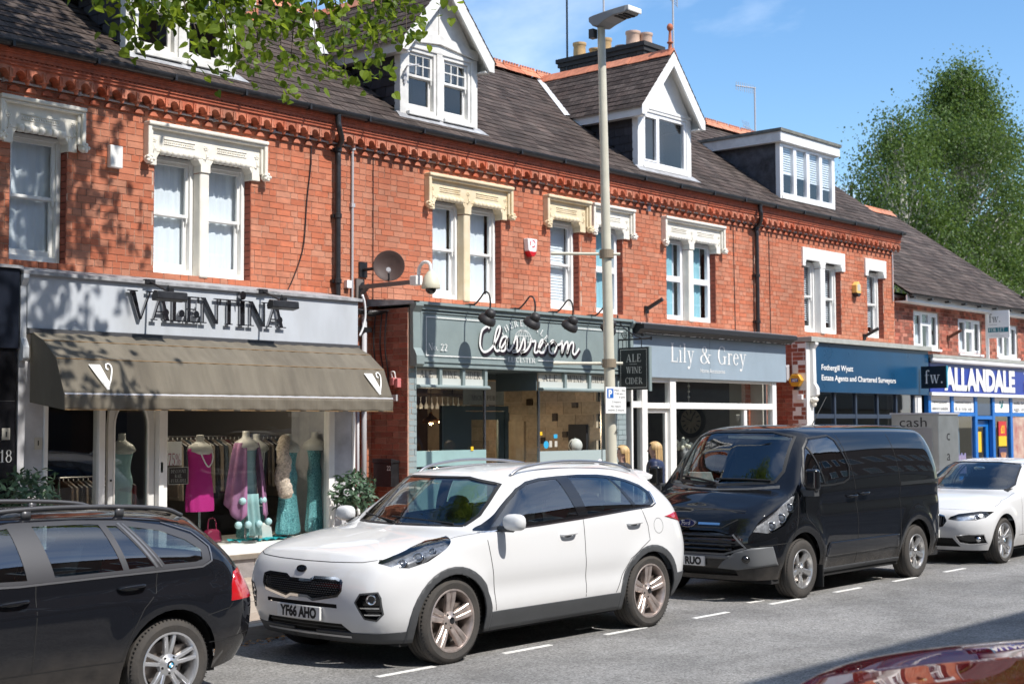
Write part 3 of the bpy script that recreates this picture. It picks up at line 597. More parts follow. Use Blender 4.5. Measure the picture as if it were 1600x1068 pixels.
# ---------------------------------------------------------------- dormers
def dormer(house, xc, style):
    Y = 13.8; hw = .775; zb, ze, za = 6.085, 7.09, 8.12; ov = .2; hs = .90
    d = MB().box(xc - hw, Y, zb, xc - hw + .13, Y + .12, ze).box(xc + hw - .13, Y, zb, xc + hw, Y + .12, ze).box(xc - hw + .13, Y, ze - .05, xc + hw - .13, Y + .12, ze).box(xc - hw + .13, Y - .03, zb, xc + hw - .13, Y + .12, zb + .05).build('dormer', WHITE_O if style == 'sash' else WHITE, house, bevel=.008)
    m = WHITE_O if style == 'sash' else WHITE
    yr = lambda z: RY0 + (z - RZ0) / RS
    for s_ in (-1, 1):
        x = xc + s_ * (hw - .02)
        MB().add([(x, Y + .1, zb - .05), (x, Y + .1, ze), (x, yr(ze), ze)], [(0, 1, 2)]).build('cheek', ROOF_BK, d)
    L = yr(ze) - Y - .1
    slates(d, (xc - hw + .015, yr(ze), zb - .15), (0, -1, 0), (0, 0, 1), L, ze - zb + .12, lambda u, v: zb - .15 + v > roof_z(yr(ze) - u) - .02, 160, SLATE_D, .2, .14, 'hung_slate', .012)
    # gable boards
    MB().prism([(-hw, 0), (hw, 0), (.02, 1.0), (-.02, 1.0)], lambda u, v, q: (xc + u, Y + .02 + q, ze + v), 0, .05).build('gable_board', m, d)
    mb = MB()
    if style == 'sash':
        mb.prism([(-hw, 0), (0, .09), (hw, 0), (hw, .13), (0, .22), (-hw, .13)], lambda u, v, q: (xc + u, Y - .015 + q, ze + .0 + v), 0, .034)
        mb.box(xc - .012, Y + .005, ze + .22, xc + .012, Y + .02, ze + .75)
    else: mb.box(xc - hw, Y - .012, ze, xc + hw, Y + .02, ze + .05)
    mb.build('gable_trim', m, d, bevel=.004)
    sl = (za - ze + .0) / hs
    for s_ in (-1, 1):
        t = .17
        poly = [(0, za), (s_ * (hs + .02), za - (hs + .02) * sl), (s_ * (hs + .02), za - (hs + .02) * sl - t * .9), (s_ * (hs - .08), za - (hs + .02) * sl - t * .9), (0, za - t * 1.45)]
        MB().prism(poly, lambda u, v, q: (xc + u, Y - ov + q, v), 0, .035).build('bargeboard', m, d)
        MB().add([(xc, Y - ov + .035, za - .03), (xc + s_ * hs, Y - ov + .035, za - hs * sl - .03), (xc + s_ * hs, yr(za - hs * sl) + .1, za - hs * sl - .03), (xc, yr(za), za - .03)], [(0, 1, 2, 3)]).build('roof_deck', m, d, solid=.02)
        MB().box(xc + s_ * (hs - .01) - .012, Y - ov + .035, za - hs * sl - .19, xc + s_ * (hs - .01) + .012, yr(7.02), za - hs * sl - .02).build('fascia_board', m, d)
        MB().box(min(xc + s_ * (hs - .02), xc + s_ * (hw - .02)), Y - ov + .035, za - hs * sl - .19, max(xc + s_ * (hs - .02), xc + s_ * (hw - .02)), yr(7.0), za - hs * sl - .17).build('soffit', m, d)
        vv = Vector((-s_ * hs, 0, hs * sl)).normalized(); LV = math.hypot(hs + .05, (hs + .05) * sl); Lr = yr(za) - Y + ov
        o = Vector((xc + s_ * (hs + .05), 0, za - (hs + .05) * sl)) + vv.cross(Vector((0, 1, 0))) * 0
        if s_ < 0: oo = (o.x, yr(za), o.z); uu = (0, -1, 0)
        else: oo = (o.x, Y - ov - .01, o.z); uu = (0, 1, 0)
        def keep(u, v, s_=s_):
            y = yr(za) - u if s_ < 0 else Y - ov + u
            return o.z + vv.z * v > roof_z(y) - .03
        slates(d, oo, uu, vv, Lr + .01, LV, keep, 300 if s_ < 0 else 60, SLATE, .2, .125, 'slate', .012)
    mb = MB(); y = Y - ov
    rt = mesh_of(MB().prism([(-.12, -.13), (-.11, -.14), (0, -.02), (.11, -.14), (.12, -.13), (0, .015)], lambda u, v, q: (u, q, v), 0, .44), 'ridge_tile', RIDGE_T)
    while y < yr(za) - .2: share('ridge_tile', rt, d, (xc, y, za + .045), (RN.gauss(0, .01), RN.gauss(0, .02), 0), (1, 1, 1), RN.random() * .5); y += .45
    # lead valley on the left
    mb = MB(); q = []
    for k in range(9):
        z = ze - .02 + (za - ze) * k / 8; x = xc - hs * (za - z) / (za - ze); q.append((x, yr(z), z))
    for a, b in zip(q, q[1:]): mb.add([(a[0] - .1, a[1], a[2] + .03), (b[0] - .1, b[1], b[2] + .03), (b[0] + .05, b[1] - .02, b[2] + .05), (a[0] + .05, a[1] - .02, a[2] + .05)], [(0, 1, 2, 3)])
    mb.build('lead_valley', mat('bright_lead', (.6, .6, .61), .5, var=.2, bump=.5, bscale=15), d)
    MB().add([(xc - hw - .12, Y - .12, roof_z(Y - .12) + .022), (xc + hw + .12, Y - .12, roof_z(Y - .12) + .022), (xc + hw + .06, Y + .02, zb + .03), (xc - hw - .06, Y + .02, zb + .03)], [(0, 1, 2, 3)]).build('lead_apron', LEAD, d)
    a, b = xc - hw + .13, xc + hw - .13
    if style == 'sash':
        for i, (p, q) in enumerate(((a, xc - .055), (xc + .055, b))):
            w_ = sash(d, p, q, zb + .05, ze - .05, Y + .02, 'none', 'sash', zb + .58, m=m); g = MB(); p0, p1, z0_, z1_ = p + .09, q - .09, zb + .6, ze - .13
            for k in (1, 2): g.box(p0 + (p1 - p0) * k / 3 - .008, Y + .055, z0_, p0 + (p1 - p0) * k / 3 + .008, Y + .075, z1_)
            g.box(p0, Y + .056, (z0_ + z1_) / 2 - .008, p1, Y + .074, (z0_ + z1_) / 2 + .008)
            g.build('glazing_bar', m, w_)
            MB().box(p + .05, Y + .3, ze - .3, q - .05, Y + .31, ze - .05).build('blind', NET, w_)
            MB().box(p, Y + .6, zb, q, Y + .62, ze).build('room_back', mat('blue_room', (.03, .06, .1), .9), w_)
        MB().box(xc - .055, Y, zb + .05, xc + .055, Y + .12, ze - .05).build('centre_post', m, d, bevel=.006)
        t = MB().tube([(xc - hw + .07, Y - .01, 6.5), (xc - hw + .07, Y - .03, 6.7)], .018).tube([(xc - hw + .07, Y - .03, 6.7), (xc - hw + .02, Y - .12, 6.72), (xc - hw + .2, Y - .16, 6.76)], .012).box(xc - hw + .04, Y - .03, 6.55, xc - hw + .1, Y, 6.66)
        t.build('window_bracket', GREY_PIPE, d)
    else:
        w_ = MB(); frame(w_, a, b, zb + .05, ze - .05, Y + .02, Y + .09, .06, .08); x = a + .47; w_.box(x - .035, Y + .02, zb + .13, x + .035, Y + .09, ze - .11); frame(w_, a + .06, x - .035, zb + .13, ze - .11, Y + .01, Y + .06, .03); w_ = w_.build('window', UPVC, d, bevel=.006)
        pane(w_, a + .06, zb + .12, b - .06, ze - .1, Y + .05, PANE); MB().box(a, Y + .5, zb, b, Y + .52, ze).build('room_back', mat('grey_room', (.12, .12, .13), .9), w_)
    return d
dormer(hA, 9.81, 'sash'); dormer(hB, 14.13, 'sash'); dC = dormer(hC, 19.57, 'upvc')
def finial(parent, x, y, z):
    MB().lathe([(r * .62, h * .72 - .02) for r, h in ((.13, -.06), (.1, 0), (.055, .07), (.05, .2), (.058, .21), (.085, .225), (.085, .25), (.05, .265), (.035, .5), (.045, .52), (.075, .55), (.088, .6), (.075, .65), (.04, .685), (.001, .69))], (x, y, z), 'z', 20).build('finial', RIDGE_T, parent, True)
finial(dC, 19.57, 13.68, 8.13)
# flat dormer of the right-hand house
Y = 13.8; d4 = MB().box(23.30, Y, 6.085, 23.36, Y + .1, 7.16).box(25.34, Y, 6.085, 25.40, Y + .1, 7.16).box(23.36, Y - .02, 6.085, 25.34, Y + .1, 6.15).build('dormer', WHITE, hD, bevel=.006)
MB().box(23.2, Y - .08, 7.16, 25.47, Y - .045, 7.34).build('fascia_board', WHITE, d4); MB().box(23.2, Y - .045, 7.16, 23.235, 15.5, 7.34).build('fascia_board', WHITE_O, d4); MB().box(25.435, Y - .045, 7.16, 25.47, 15.5, 7.34).build('fascia_board', WHITE, d4)
MB().box(23.17, Y - .11, 7.342, 25.5, 15.9, 7.40).build('felt_roof', mat('felt', (.16, .16, .14), .95, var=.4, vscale=9, bump=.7, bscale=40), d4)
for x_ in (23.32, 25.38): MB().add([(x_, Y + .1, 6.0), (x_, Y + .1, 7.16), (x_, 15.3, 7.16)], [(0, 1, 2)]).build('cheek', mat('dark_lead', (.05, .052, .06), .5, var=.7, vscale=5, bump=1, bscale=7), d4)
MB().box(23.2, Y - .045, 7.15, 25.47, 15.4, 7.159).build('soffit', WHITE, d4)
for i in range(4):
    x0, x1 = 23.36 + i * .495, 23.36 + (i + 1) * .495; w_ = MB(); frame(w_, x0, x1, 6.15, 7.15, Y, Y + .08, .055); w_ = w_.build('window', UPVC, d4, bevel=.006); pane(w_, x0 + .05, 6.2, x1 - .05, 7.1, Y + .04, PANE)
    b = MB(); z = 7.08; zb = (6.62, 6.6, 6.56, 6.5)[i]
    while z > zb: b.cbox(((x0 + x1) / 2, Y + .075, z), (.39, .05, .005), ((1, 0, 0), (0, .5, .86), (0, -.86, .5))); z -= .045
    kind(b.box(x0 + .055, Y + .06, zb - .04, x1 - .055, Y + .09, zb - .01).build('blind', NET, w_), 'stuff')
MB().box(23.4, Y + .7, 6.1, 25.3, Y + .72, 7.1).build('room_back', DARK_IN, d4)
# ---------------------------------------------------------------- chimneys, pipes
def stack(house, x0, x1, y0, y1, z0, z1, m, mm, pots):
    c = MB().box(x0 + .01, y0 + .01, z0, x1 - .01, y1 - .01, z1 - .002).build('chimney', mm, house)
    brickwork(c, ('y', y0), x0, x1, z0, z1 - .17, (), 80, m); brickwork(c, ('x', x0), y0, y1, z0, z1 - .17, (), 200, m)
    for k, (o, a, b) in enumerate(((.03, .17, .085), (.06, .085, 0))): MB().box(x0 - o, y0 - o, z1 - a, x1 + o, y1 + o, z1 - b).build('oversail', m, c)
    for x, y, r, h, cm_ in pots: MB().lathe([(r * 1.02, 0), (r, .02), (r * .93, h * .75), (r, h * .8), (r * 1.06, h * .84), (r * 1.06, h), (r * .85, h), (r * .85, h * .6)], (x, y, z1), 'z', 20).build('chimney_pot', cm_, c, True, angle=50)
    return c
BLK = mat('sooty_brick', (.05, .048, .05), .85, var=.3, vscale=8, bump=.5, bscale=80, piece=.4); POT1 = mat('buff_pot', (.55, .36, .17), .85, var=.2); POT2 = mat('pink_pot', (.62, .42, .31), .85, var=.2)
cC = stack(hC, 22.0, 22.58, 16.0, 18.1, 7.6, 9.22, BLK, BLK, [(22.15, 17.7, .13, .3, POT1), (22.3, 17.15, .12, .32, POT1), (22.2, 16.4, .14, .3, POT2), (22.42, 16.25, .13, .28, POT2), (22.4, 17.5, .12, .2, POT1), (22.3, 16.75, .13, .1, POT2)])
MB().box(21.93, 15.93, 8.55, 22.0, 18.1, 8.6).box(21.93, 15.93, 8.55, 22.6, 16.0, 8.6).build('lead_flashing', LEAD, cC)
stack(hA, 11.93, 12.35, 15.6, 16.5, 7.0, 9.6, BRICK, MORTAR, [(12.14, 16, .13, .4, POT1)])
def downpipe(house, x, zlo, shade=BLACK_I):
    p = MB(); y = F - .07
    p.tube(crom([(x - .16, 13.50, 5.80), (x - .16, 13.50, 5.70), (x - .14, 13.50, 5.62), (x - .03, 13.58, 5.50), (x, y, 5.40), (x, y, 5.3)], 6) + [(x, y, zlo)], .038, 12)
    for z in (5.36, 4.5, 3.66):
        p.lathe([(.04, 0), (.05, .005), (.05, .06), (.04, .065)], (x, y, z), 'z', 14); p.box(x - .07, y + .02, z + .01, x + .07, F, z + .05)
    return p.build('downpipe', shade, house, True, angle=40)
downpipe(hA, 12.13, 3.3); downpipe(hC, 22.24, 3.3)
p = MB().tube([(6.9, F - .025, 5.478), (27.62, F - .025, 5.478)], .014, 8).tube(crom([(27.6, F - .025, 5.478), (27.66, F - .025, 5.46), (27.68, F - .025, 5.4)], 4) + [(27.68, F - .025, 4.4)], .014, 8).tube([(12.42, F - .025, 5.47), (12.42, F - .025, 3.35)], .016, 8)
for x in [7.5 + k * .9 for k in range(23)]: p.box(x, F - .045, 5.455, x + .025, F, 5.5)
p.box(12.39, F - .05, 5.43, 12.45, F, 5.5).box(12.39, F - .045, 4.68, 12.45, F, 4.73).box(18.93, F - .05, 5.35, 19.0, F, 5.44)
tag(p.build('conduit', GREY_PIPE, None), 'grey metal conduit fixed under the corbel course along the terrace', 'conduit')
for cb, lab in ((MB().tube(crom([(11.7, F - .02, 5.6), (11.72, F - .02, 5.2), (11.66, F - .015, 4.7), (11.6, F - .02, 4.1), (11.45, F - .015, 3.7), (11.3, F - .03, 3.46)], 6), .008, 6), 'loose black cable curving down the brick right of the twin window'), (MB().tube([(12.8, F - .015, 5.75), (12.8, F - .012, 3.4)], .005, 6), 'thin dark cable running straight down the brick right of the grey conduit'), (MB().tube([(21.55, F - .012, 5.4), (21.58, F - .012, 3.5), (21.7, F - .02, 3.42), (22.1, F - .02, 3.4)], .006, 6), 'thin dark cable left of the second black downpipe'), (MB().tube([(22.75, F - .012, 5.4), (22.78, F - .012, 3.4)], .006, 6), 'thin dark cable right of the second black downpipe')):
    tag(cb.build('cable', BLACK_I, None), lab, 'cable')
for x, y, z0, z1, lab in ((22.0, 17.9, 8.6, 11.5, 'plain mast rising behind the left end of the black chimney'), (27.15, 16.7, 7.9, 9.35, 'small television aerial on a short mast above the flat dormer')):
    a = thing('tv_aerial', lab, 'aerial', (x, y, z0)); MB().tube([(x, y, z0), (x, y, z1)], .02, 8).build('mast', GREY_PIPE if z1 < 10 else BLACK_I, a)
    if z1 < 10:
        b = MB().tube([(x - .62, y + .1, z1 - .06), (x + .04, y, z1 - .02)], .014, 6)
        for k in range(9): xx = x - .6 + k * .07; b.tube([(xx, y + .1 - k * .01, z1 - .16), (xx, y + .1 - k * .01, z1 + .04)], .006, 5)
        b.build('aerial_head', GREY_PIPE, a); b = MB()
        for k in range(4): b.tube([(x - .3 + k * .07, y, z0 + .35), (x - .55 + k * .08, y, z0 + .62)], .005, 5)
        b.tube([(x, y, z0 + .45), (x - .5, y, z0 + .5)], .008, 6).build('aerial_head', GREY_PIPE, a)
def grid_aerial(x, y, z0, z1, lab):
    a = thing('tv_aerial', lab, 'aerial', (x, y, z0)); MB().tube([(x, y, z0), (x, y, z1)], .02, 8).build('mast', GREY_PIPE, a); b = MB(); z1 -= .1
    for s_ in (-1, 1):
        for k in range(5): b.tube([(x - .3, y - .1, z1 + s_ * (.06 + k * .055)), (x + .3, y + .1, z1 + s_ * (.06 + k * .055))], .006, 5)
        for q in (-.3, .3): b.tube([(x + q, y + q / 3, z1 + s_ * .05), (x + q, y + q / 3, z1 + s_ * .3)], .008, 5)
    b.tube([(x - .1, y - .35, z1 + .12), (x + .12, y + .1, z1 - .04)], .014, 6)
    for k in range(8): b.tube([(x - .1 + k * .027, y - .35 + k * .055, z1 + .12 - k * .02 + .05), (x - .1 + k * .027, y - .35 + k * .055, z1 + .12 - k * .02 - .05)], .007, 5)
    b.build('aerial_head', GREY_PIPE, a)
grid_aerial(23.72, 16.5, 8.0, 10.85, 'grid television aerial on the mast beside the ball finial'); grid_aerial(22.05, 17.0, 9.0, 11.45, 'television aerial on the chimney, behind the street lamp head')
# ---------------------------------------------------------------- shop materials
PALE_F = mat('pale_fascia', (.50, .53, .57), .45, var=.06, vscale=3, stretch=(1, 1, .3))
MARBLE = mat('grey_marble', (.36, .36, .38), .35, var=.45, vscale=3.5, bump=.1, bscale=20, col2=(.56, .56, .58))
TILE_G = mat('grey_tile', (.27, .25, .245), .5, var=.15, vscale=5, piece=.12)
PUBG = mat('pub_grey_green', (.23, .285, .285), .5, var=.06, vscale=4, bump=.1, bscale=50)
PUBD = mat('pub_slate_green', (.10, .135, .145), .5, var=.06)
PUBT = mat('pub_teal', (.28, .43, .43), .45, var=.05)
PUBB = mat('pub_painted_brick', (.29, .36, .37), .7, var=.1, vscale=9, bump=.5, bscale=70, piece=.06)
LILY = mat('blue_grey_board', (.29, .36, .42), .5, var=.05, vscale=2.5, bump=.05, bscale=30)
NAVY = mat('navy_board', (.006, .055, .13), .3, var=.1, vscale=1.5)
BLUE = mat('royal_blue', (.008, .035, .30), .35, var=.08); BLUEF = mat('blue_paint', (.01, .15, .50), .4, var=.08)
BLACKT = mat('black_tile', (.008, .008, .010), .2, var=.2)
INKW = mat('white_print', (.82, .82, .80), .6); INKB = mat('black_print', (.012, .012, .014), .6); CREAMP = mat('cream_panel', (.50, .48, .42), .6, var=.06)
CHROME = mat('dark_chrome', (.36, .36, .37), .1, metal=1); CHROME2 = mat('bright_metal', (.6, .6, .6), .25, metal=1); STEEL = mat('brushed_steel', (.42, .43, .43), .4, metal=.8, var=.1, vscale=4, bump=.1, bscale=30)
CANVAS = mat('awning_canvas', (.115, .10, .076), .85, var=.16, vscale=2.2, stretch=(3, 1, .25), bump=.25, bscale=14, col2=(.165, .145, .112)); TRIM_G = mat('gold_braid', (.24, .15, .07), .9)
TAN = mat('tan_paper', (.55, .45, .35), .9, var=.2, vscale=5, col2=(.78, .64, .48)); WOOD_D = mat('dark_wood', (.06, .04, .03), .5, var=.3); COPPER = mat('copper', (.75, .36, .17), .3, metal=.9)
RED = mat('red_gloss', (.55, .012, .02), .35)
for m_, q_ in ((PALE_F, .3), (PUBG, .3), (PUBT, .3), (LILY, .2), (CANVAS, .5), (PUBB, .4), (CREAMP, .3)): weather(m_, q_, 1.0)
def flat(name, m, parent, fn, x0, z0, x1, z1, d0, d1, **k): return MB().prism([(x0, z0), (x1, z0), (x1, z1), (x0, z1)], fn, d0, d1).build(name, m, parent, **k)
ID = FRONT(0, SH, 0)
def shopfront(h): 
    o = bpy.data.objects.new('shopfront', None); COL.objects.link(o); o.parent = h; ORG[o.name] = ORG[h.name].copy(); return o
def console(par, x0, x1, z0, z1, m, y=SH):
    pts = [(0, z0), (.10, z0), (.13, z0 + .03), (.13, z0 + .14), (.10, z0 + .2), (.07, z0 + .24), (.06, z1 - .12), (.09, z1 - .08), (.12, z1 - .04), (.12, z1), (0, z1)]
    MB().prism(pts, lambda u, v, d: (d, y - u, v), x0, x1).build('console_bracket', m, par, bevel=.006)
# ================= dark shop at far left
h0 = thing('terraced_house', 'black tiled shop end at the far left with white number 18', 'house', (4.6, F, .12))
MB().box(2.1, F, .12, 7.15, 20, 5.6).build('wall', MORTAR, h0); MB().add([(2.1, RY0, RZ0), (7.16, RY0, RZ0), (7.16, 16.62, roof_z(16.62)), (2.1, 16.62, roof_z(16.62))], [(0, 1, 2, 3)]).build('roof', SLATE, h0)
s0 = shopfront(h0); MB().box(2.1, SH - .03, 2.62, 7.345, F - .005, 3.42).build('fascia', mat('black_navy', (.008, .011, .02), .35), s0, bevel=.01); MB().box(2.1, SH, .12, 7.33, F - .005, 2.615).build('tiled_front', BLACKT, s0); MB().box(2.1, SH - .06, 3.42, 7.36, F - .005, 3.45).build('lead_flashing', LEAD, s0)
for z in (.6, 1.1, 1.6, 2.1): MB().box(2.1, SH - .002, z, 7.33, SH, z + .006).build('tile_joint', mat('tile_joint', (.03, .03, .032), .8), s0)
flat('notice', CREAMP, s0, FRONT(7.19, SH, 1.72), 0, 0, .085, .115, 0, .006); serif(MB(), '18', FRONT(7.175, SH, 1.50), .13, .12).build('door_number', INKW, s0); MB().tube([(7.235, SH - .008, 1.75), (7.235, SH - .008, 1.80)], .006, 6).build('notice_print', INKB, s0)
# ================= Valentina
sA = shopfront(hA)
MB().box(7.43, SH - .03, 2.83, 11.88, F - .01, 3.40).build('fascia', PALE_F, sA, bevel=.008)
MB().add([(7.36, SH - .07, 3.405), (11.92, SH - .07, 3.405), (11.92, F - .005, 3.53), (7.36, F - .005, 3.53), (7.36, SH - .07, 3.37), (11.92, SH - .07, 3.37)], [(0, 1, 2, 3), (4, 5, 1, 0), (4, 0, 3)]).add([(11.92, SH - .07, 3.405), (11.92, SH - .07, 3.37), (11.92, F, 3.37), (11.92, F - .005, 3.53)], [(0, 1, 2, 3)]).build('lead_flashing', LEAD, sA)
console(sA, 7.36, 7.428, 2.50, 3.37, PALE_F, SH + .05)
MB().box(7.43, SH - .07, 2.78, 11.88, SH + .1, 2.828).build('awning_box', mat('grey_box', (.06, .06, .065), .5), sA)
MB().box(7.36, SH, .12, 7.64, SH + .3, 2.5).build('pilaster', MARBLE, sA, bevel=.004); MB().box(11.52, SH, .12, 11.81, F + .1, 2.78).build('pilaster', MARBLE, sA, bevel=.004)
mb = MB().box(7.64, SH - .02, .12, 7.685, SH + .08, 2.5).box(8.27, SH - .02, .12, 8.345, SH + .1, 2.78).box(9.01, SH - .02, .12, 9.075, SH + .1, 2.78).box(9.085, SH, .12, 9.13, SH + .08, 2.78).box(11.425, SH - .02, .37, 11.515, SH + .08, 2.78).box(7.685, SH, .37, 8.27, SH + .08, .5).box(11.812, SH - .01, .12, 11.86, F + .1, 2.78)
mb.box(7.4, SH + .02, 2.5, 11.86, SH + .5, 2.78); mb.build('window_frame', WHITE, sA, bevel=.006)
MB().box(9.13, SH - .09, .40, 11.5, SH + .25, .50).build('window_sill', WHITE, sA, bevel=.01); MB().box(9.13, SH - .02, .34, 11.5, SH + .1, .398).build('sill_board', WHITE_O, sA)
tm = mesh_of(MB().box(-.5, -.5, -.5, .5, .5, .5), 'tile', TILE_G); MB().box(9.13, SH + .012, .12, 11.51, SH + .1, .339).build('stall_riser', MORTAR, sA)
for k in range(8): share('tile', tm, sA, (9.28 + k * .298, SH + .006, .23), None, (.29, .012, .21), RN.random())
pane(sA, 7.685, .5, 8.27, 2.5, SH + .03, PANE_D); pane(sA, 9.13, .5, 10.86, 2.5, SH + .03, PANE_D); pane(sA, 10.866, .5, 11.43, 2.5, SH + .03, PANE_D)
# arched door
Yd = SH + .06; d_ = MB(); arc_ = [(8.50 + .0, .3)] + [(8.50, 1.85)] + [(8.71 - .21 * math.cos(t), 1.85 + .28 * math.sin(t)) for t in [PI * k / 12 for k in range(1, 12)]] + [(8.92, 1.85), (8.92, .3)]
inn = [(8.43, .12), (8.43, 2.3), (9.0, 2.3), (9.0, .12)]
ring = [(8.43, .3), (8.43, 1.85)] + [(8.43 + (9.0 - 8.43) * k / 12, 2.3) for k in range(1, 12)] + [(9.0, 1.85), (9.0, .3)]
for i in range(len(arc_) - 1):
    a, b = arc_[i], arc_[i + 1]; c, e = ring[i], ring[i + 1]
    d_.prism([a, b, e, c], FRONT(0, Yd, 0), -.045, 0)
d_.prism([(8.43, .12), (9.0, .12), (9.0, .3), (8.43, .3)], FRONT(0, Yd, 0), -.045, 0); dA = d_.build('door', mat('door_white', (.62, .62, .60), .5, var=.05), sA)
MB().prism(arc_, FRONT(0, Yd, 0), -.03, -.024).build('pane', PANE_D, dA)
bd = MB(); bd.tube([(p[0], Yd - .004, p[1]) for p in arc_], .012, 6); bd.build('door_bead', WHITE, dA, True)
hb = MB()
for z in (1.28, .75, 1.0): hb.ball((8.46, Yd - .012, z), .012)
for z in (2.1, 1.35): hb.box(9.03, Yd - .08, z, 9.06, Yd - .06, z + .11)
hb.build('door_furniture', BLACK_I, dA)
flat('notice', CREAMP, sA, FRONT(7.54, SH, 1.62), 0, 0, .085, .12, 0, .006); MB().tube([(7.582, SH - .008, 1.66), (7.582, SH - .008, 1.71)], .006, 6).build('notice_print', INKB, sA)
# raised fascia letters with backing shadow
VAL = ['V', 'A', 'L', 'E', 'N', 'T', 'I', 'N', 'A']; g = MB(); x = 8.56; ph = .285
VW = [.33, .275, .22, .22, .30, .28, .165, .31, .30]
for c, w_ in zip(VAL, VW):
    for i, p in enumerate(serif_glyph(c)[1]): g.prism([(x + u * w_ / serif_glyph(c)[0], 2.985 + v * ph * (1.08 if c == 'V' else 1)) for u, v in p], lambda u, v, d: (u, SH - .03 - d, v), .02 + .0006 * (i % 5), .045 + .0006 * (i % 5))
    if c in 'LEA': g.lathe([(.001, .066), (.05, .066), (.05, .02)], (x + w_ * .62, SH - .03, 3.08), 'y', 14) if False else g.prism([(x + w_ * .68 + .038 * math.cos(t), 3.075 + .042 * math.sin(t)) for t in [2 * PI * k / 12 for k in range(12)]], lambda u, v, d: (u, SH - .03 - d, v), .02, .048)
    if c == 'I': g.prism([(x + .07 + .043 * math.cos(t), 3.325 + .05 * math.sin(t)) for t in [2 * PI * k / 14 for k in range(14)]], lambda u, v, d: (u, SH - .03 - d, v), .02, .065)
    x += w_ * .88
tag(g.build('sign_lettering', CHROME, None), 'dark chrome raised letters VALENTINA fixed on the pale fascia', 'sign lettering')
def floodlight(x, lab):
    t = thing('sign_floodlight', lab, 'floodlight', (x, SH - .05, 3.38), 'black floodlights over the pale fascia')
    MB().box(x - .06, SH - .09, 3.37, x + .06, SH - .03, 3.42).tube([(x, SH - .06, 3.40), (x, SH - .42, 3.26)], .012, 8).build('arm', BLACK_I, t)
    MB().prism([(-.05, -.03), (.06, -.05), (.075, .0), (.03, .06), (-.04, .05)], lambda u, v, d: (x + d, SH - .45 + u, 3.21 + v), -.19, .19).build('lamp_body', BLACK_I, t, bevel=.008)
    MB().box(x - .03, SH - .47, 3.26, x + .03, SH - .42, 3.30).tube([(x - .03, SH - .45, 3.27), (x - .03, SH - .45, 3.33)], .008, 6).build('clamp', BLACK_I, t)
floodlight(8.83, 'black floodlight on an arm over the first letters of the pale fascia'); floodlight(10.36, 'black floodlight on an arm over the last letters of the pale fascia')
# awning
aw = thing('shop_awning', 'brown canvas shop awning with a white V at each end', 'awning', (9.65, 12.7, 2.1))
prof = [(13.0, 2.80), (12.78, 2.70), (12.54, 2.515), (12.38, 2.155)]
X0, X1 = 7.47, 11.86
def cover(a, b):
    t = b * 3; i = min(int(t), 2); f_ = t - i; y = prof[i][0] + (prof[i + 1][0] - prof[i][0]) * f_; z = prof[i][1] + (prof[i + 1][1] - prof[i][1]) * f_
    sag = .012 * math.sin(PI * f_) * (.5 + .5 * math.sin(a * 37)) + .003 * math.sin(a * 150)
    return (X0 + (X1 - X0) * a, y + sag * .6, z - sag)
MB().grid(cover, 160, 18).build('canvas', CANVAS, aw, True, angle=35, solid=.006)
def val(a, b): return (X0 + (X1 - X0) * a, 12.375 + .008 * math.sin(a * 90 + b * 3) * (1 - b) + .004 * math.sin(a * 210), 2.01 + .145 * b + .004 * math.sin(a * 50) * (1 - b))
MB().grid(val, 220, 5).build('valance', CANVAS, aw, True, solid=.004)
for x in (X0, X1):
    MB().add([(x, 13.02, 2.80), (x, 12.78, 2.70), (x, 12.54, 2.515), (x, 12.38, 2.155), (x, 12.38, 2.01), (x, 13.02, 2.09)], [(0, 1, 2, 3, 4, 5)]).build('end_panel', CANVAS, aw, solid=.004)
b = MB()
for y, z in ((12.775, 2.703), (12.537, 2.517), (12.377, 2.157), (12.374, 2.012)): b.tube([(X0, y, z), (X1, y, z)], .005, 6)
b.build('braid', TRIM_G, aw)
MB().tube([(X0, 12.39, 2.16), (X1, 12.39, 2.16)], .018, 8).tube([(X0 + .03, 12.4, 2.16), (X0 + .03, 13.0, 2.3)], .012, 6).tube([(X1 - .03, 12.4, 2.16), (X1 - .03, 13.0, 2.3)], .012, 6).build('front_bar', GREY_PIPE, aw)
def slope(x): 
    n = Vector((0, .515 - .155 + 0, 0)); 
    def fn(u, v, d):
        k = v / .395; y = 12.38 + .16 * k; z = 2.157 + .36 * k; return (x + u, y - d * .914, z + d * .406)
    return fn
for x in (7.80, 11.50):
    v = MB(); fn = slope(x); e = .016
    for k in range(3): v.add([fn(a, c, e) for a, c in ((.0 + k * .025, .33 - k * .0), (.022 + k * .025, .33), (.155 + k * .012, .05 + k * .012), (.15 + k * .012, .05 + k * .0))], [(0, 1, 2, 3)])
    v.add([fn(a, c, e) for a, c in ((.07, .33), (.13, .33), (.20, .12), (.165, .07))], [(0, 1, 2, 3)])
    ribbon(v, crom([(.165, .07), (.22, .18), (.255, .29), (.24, .34), (.20, .335), (.195, .29), (.215, .28)], 6), .016, fn, e)
    v.build('white_v', INKW, aw)
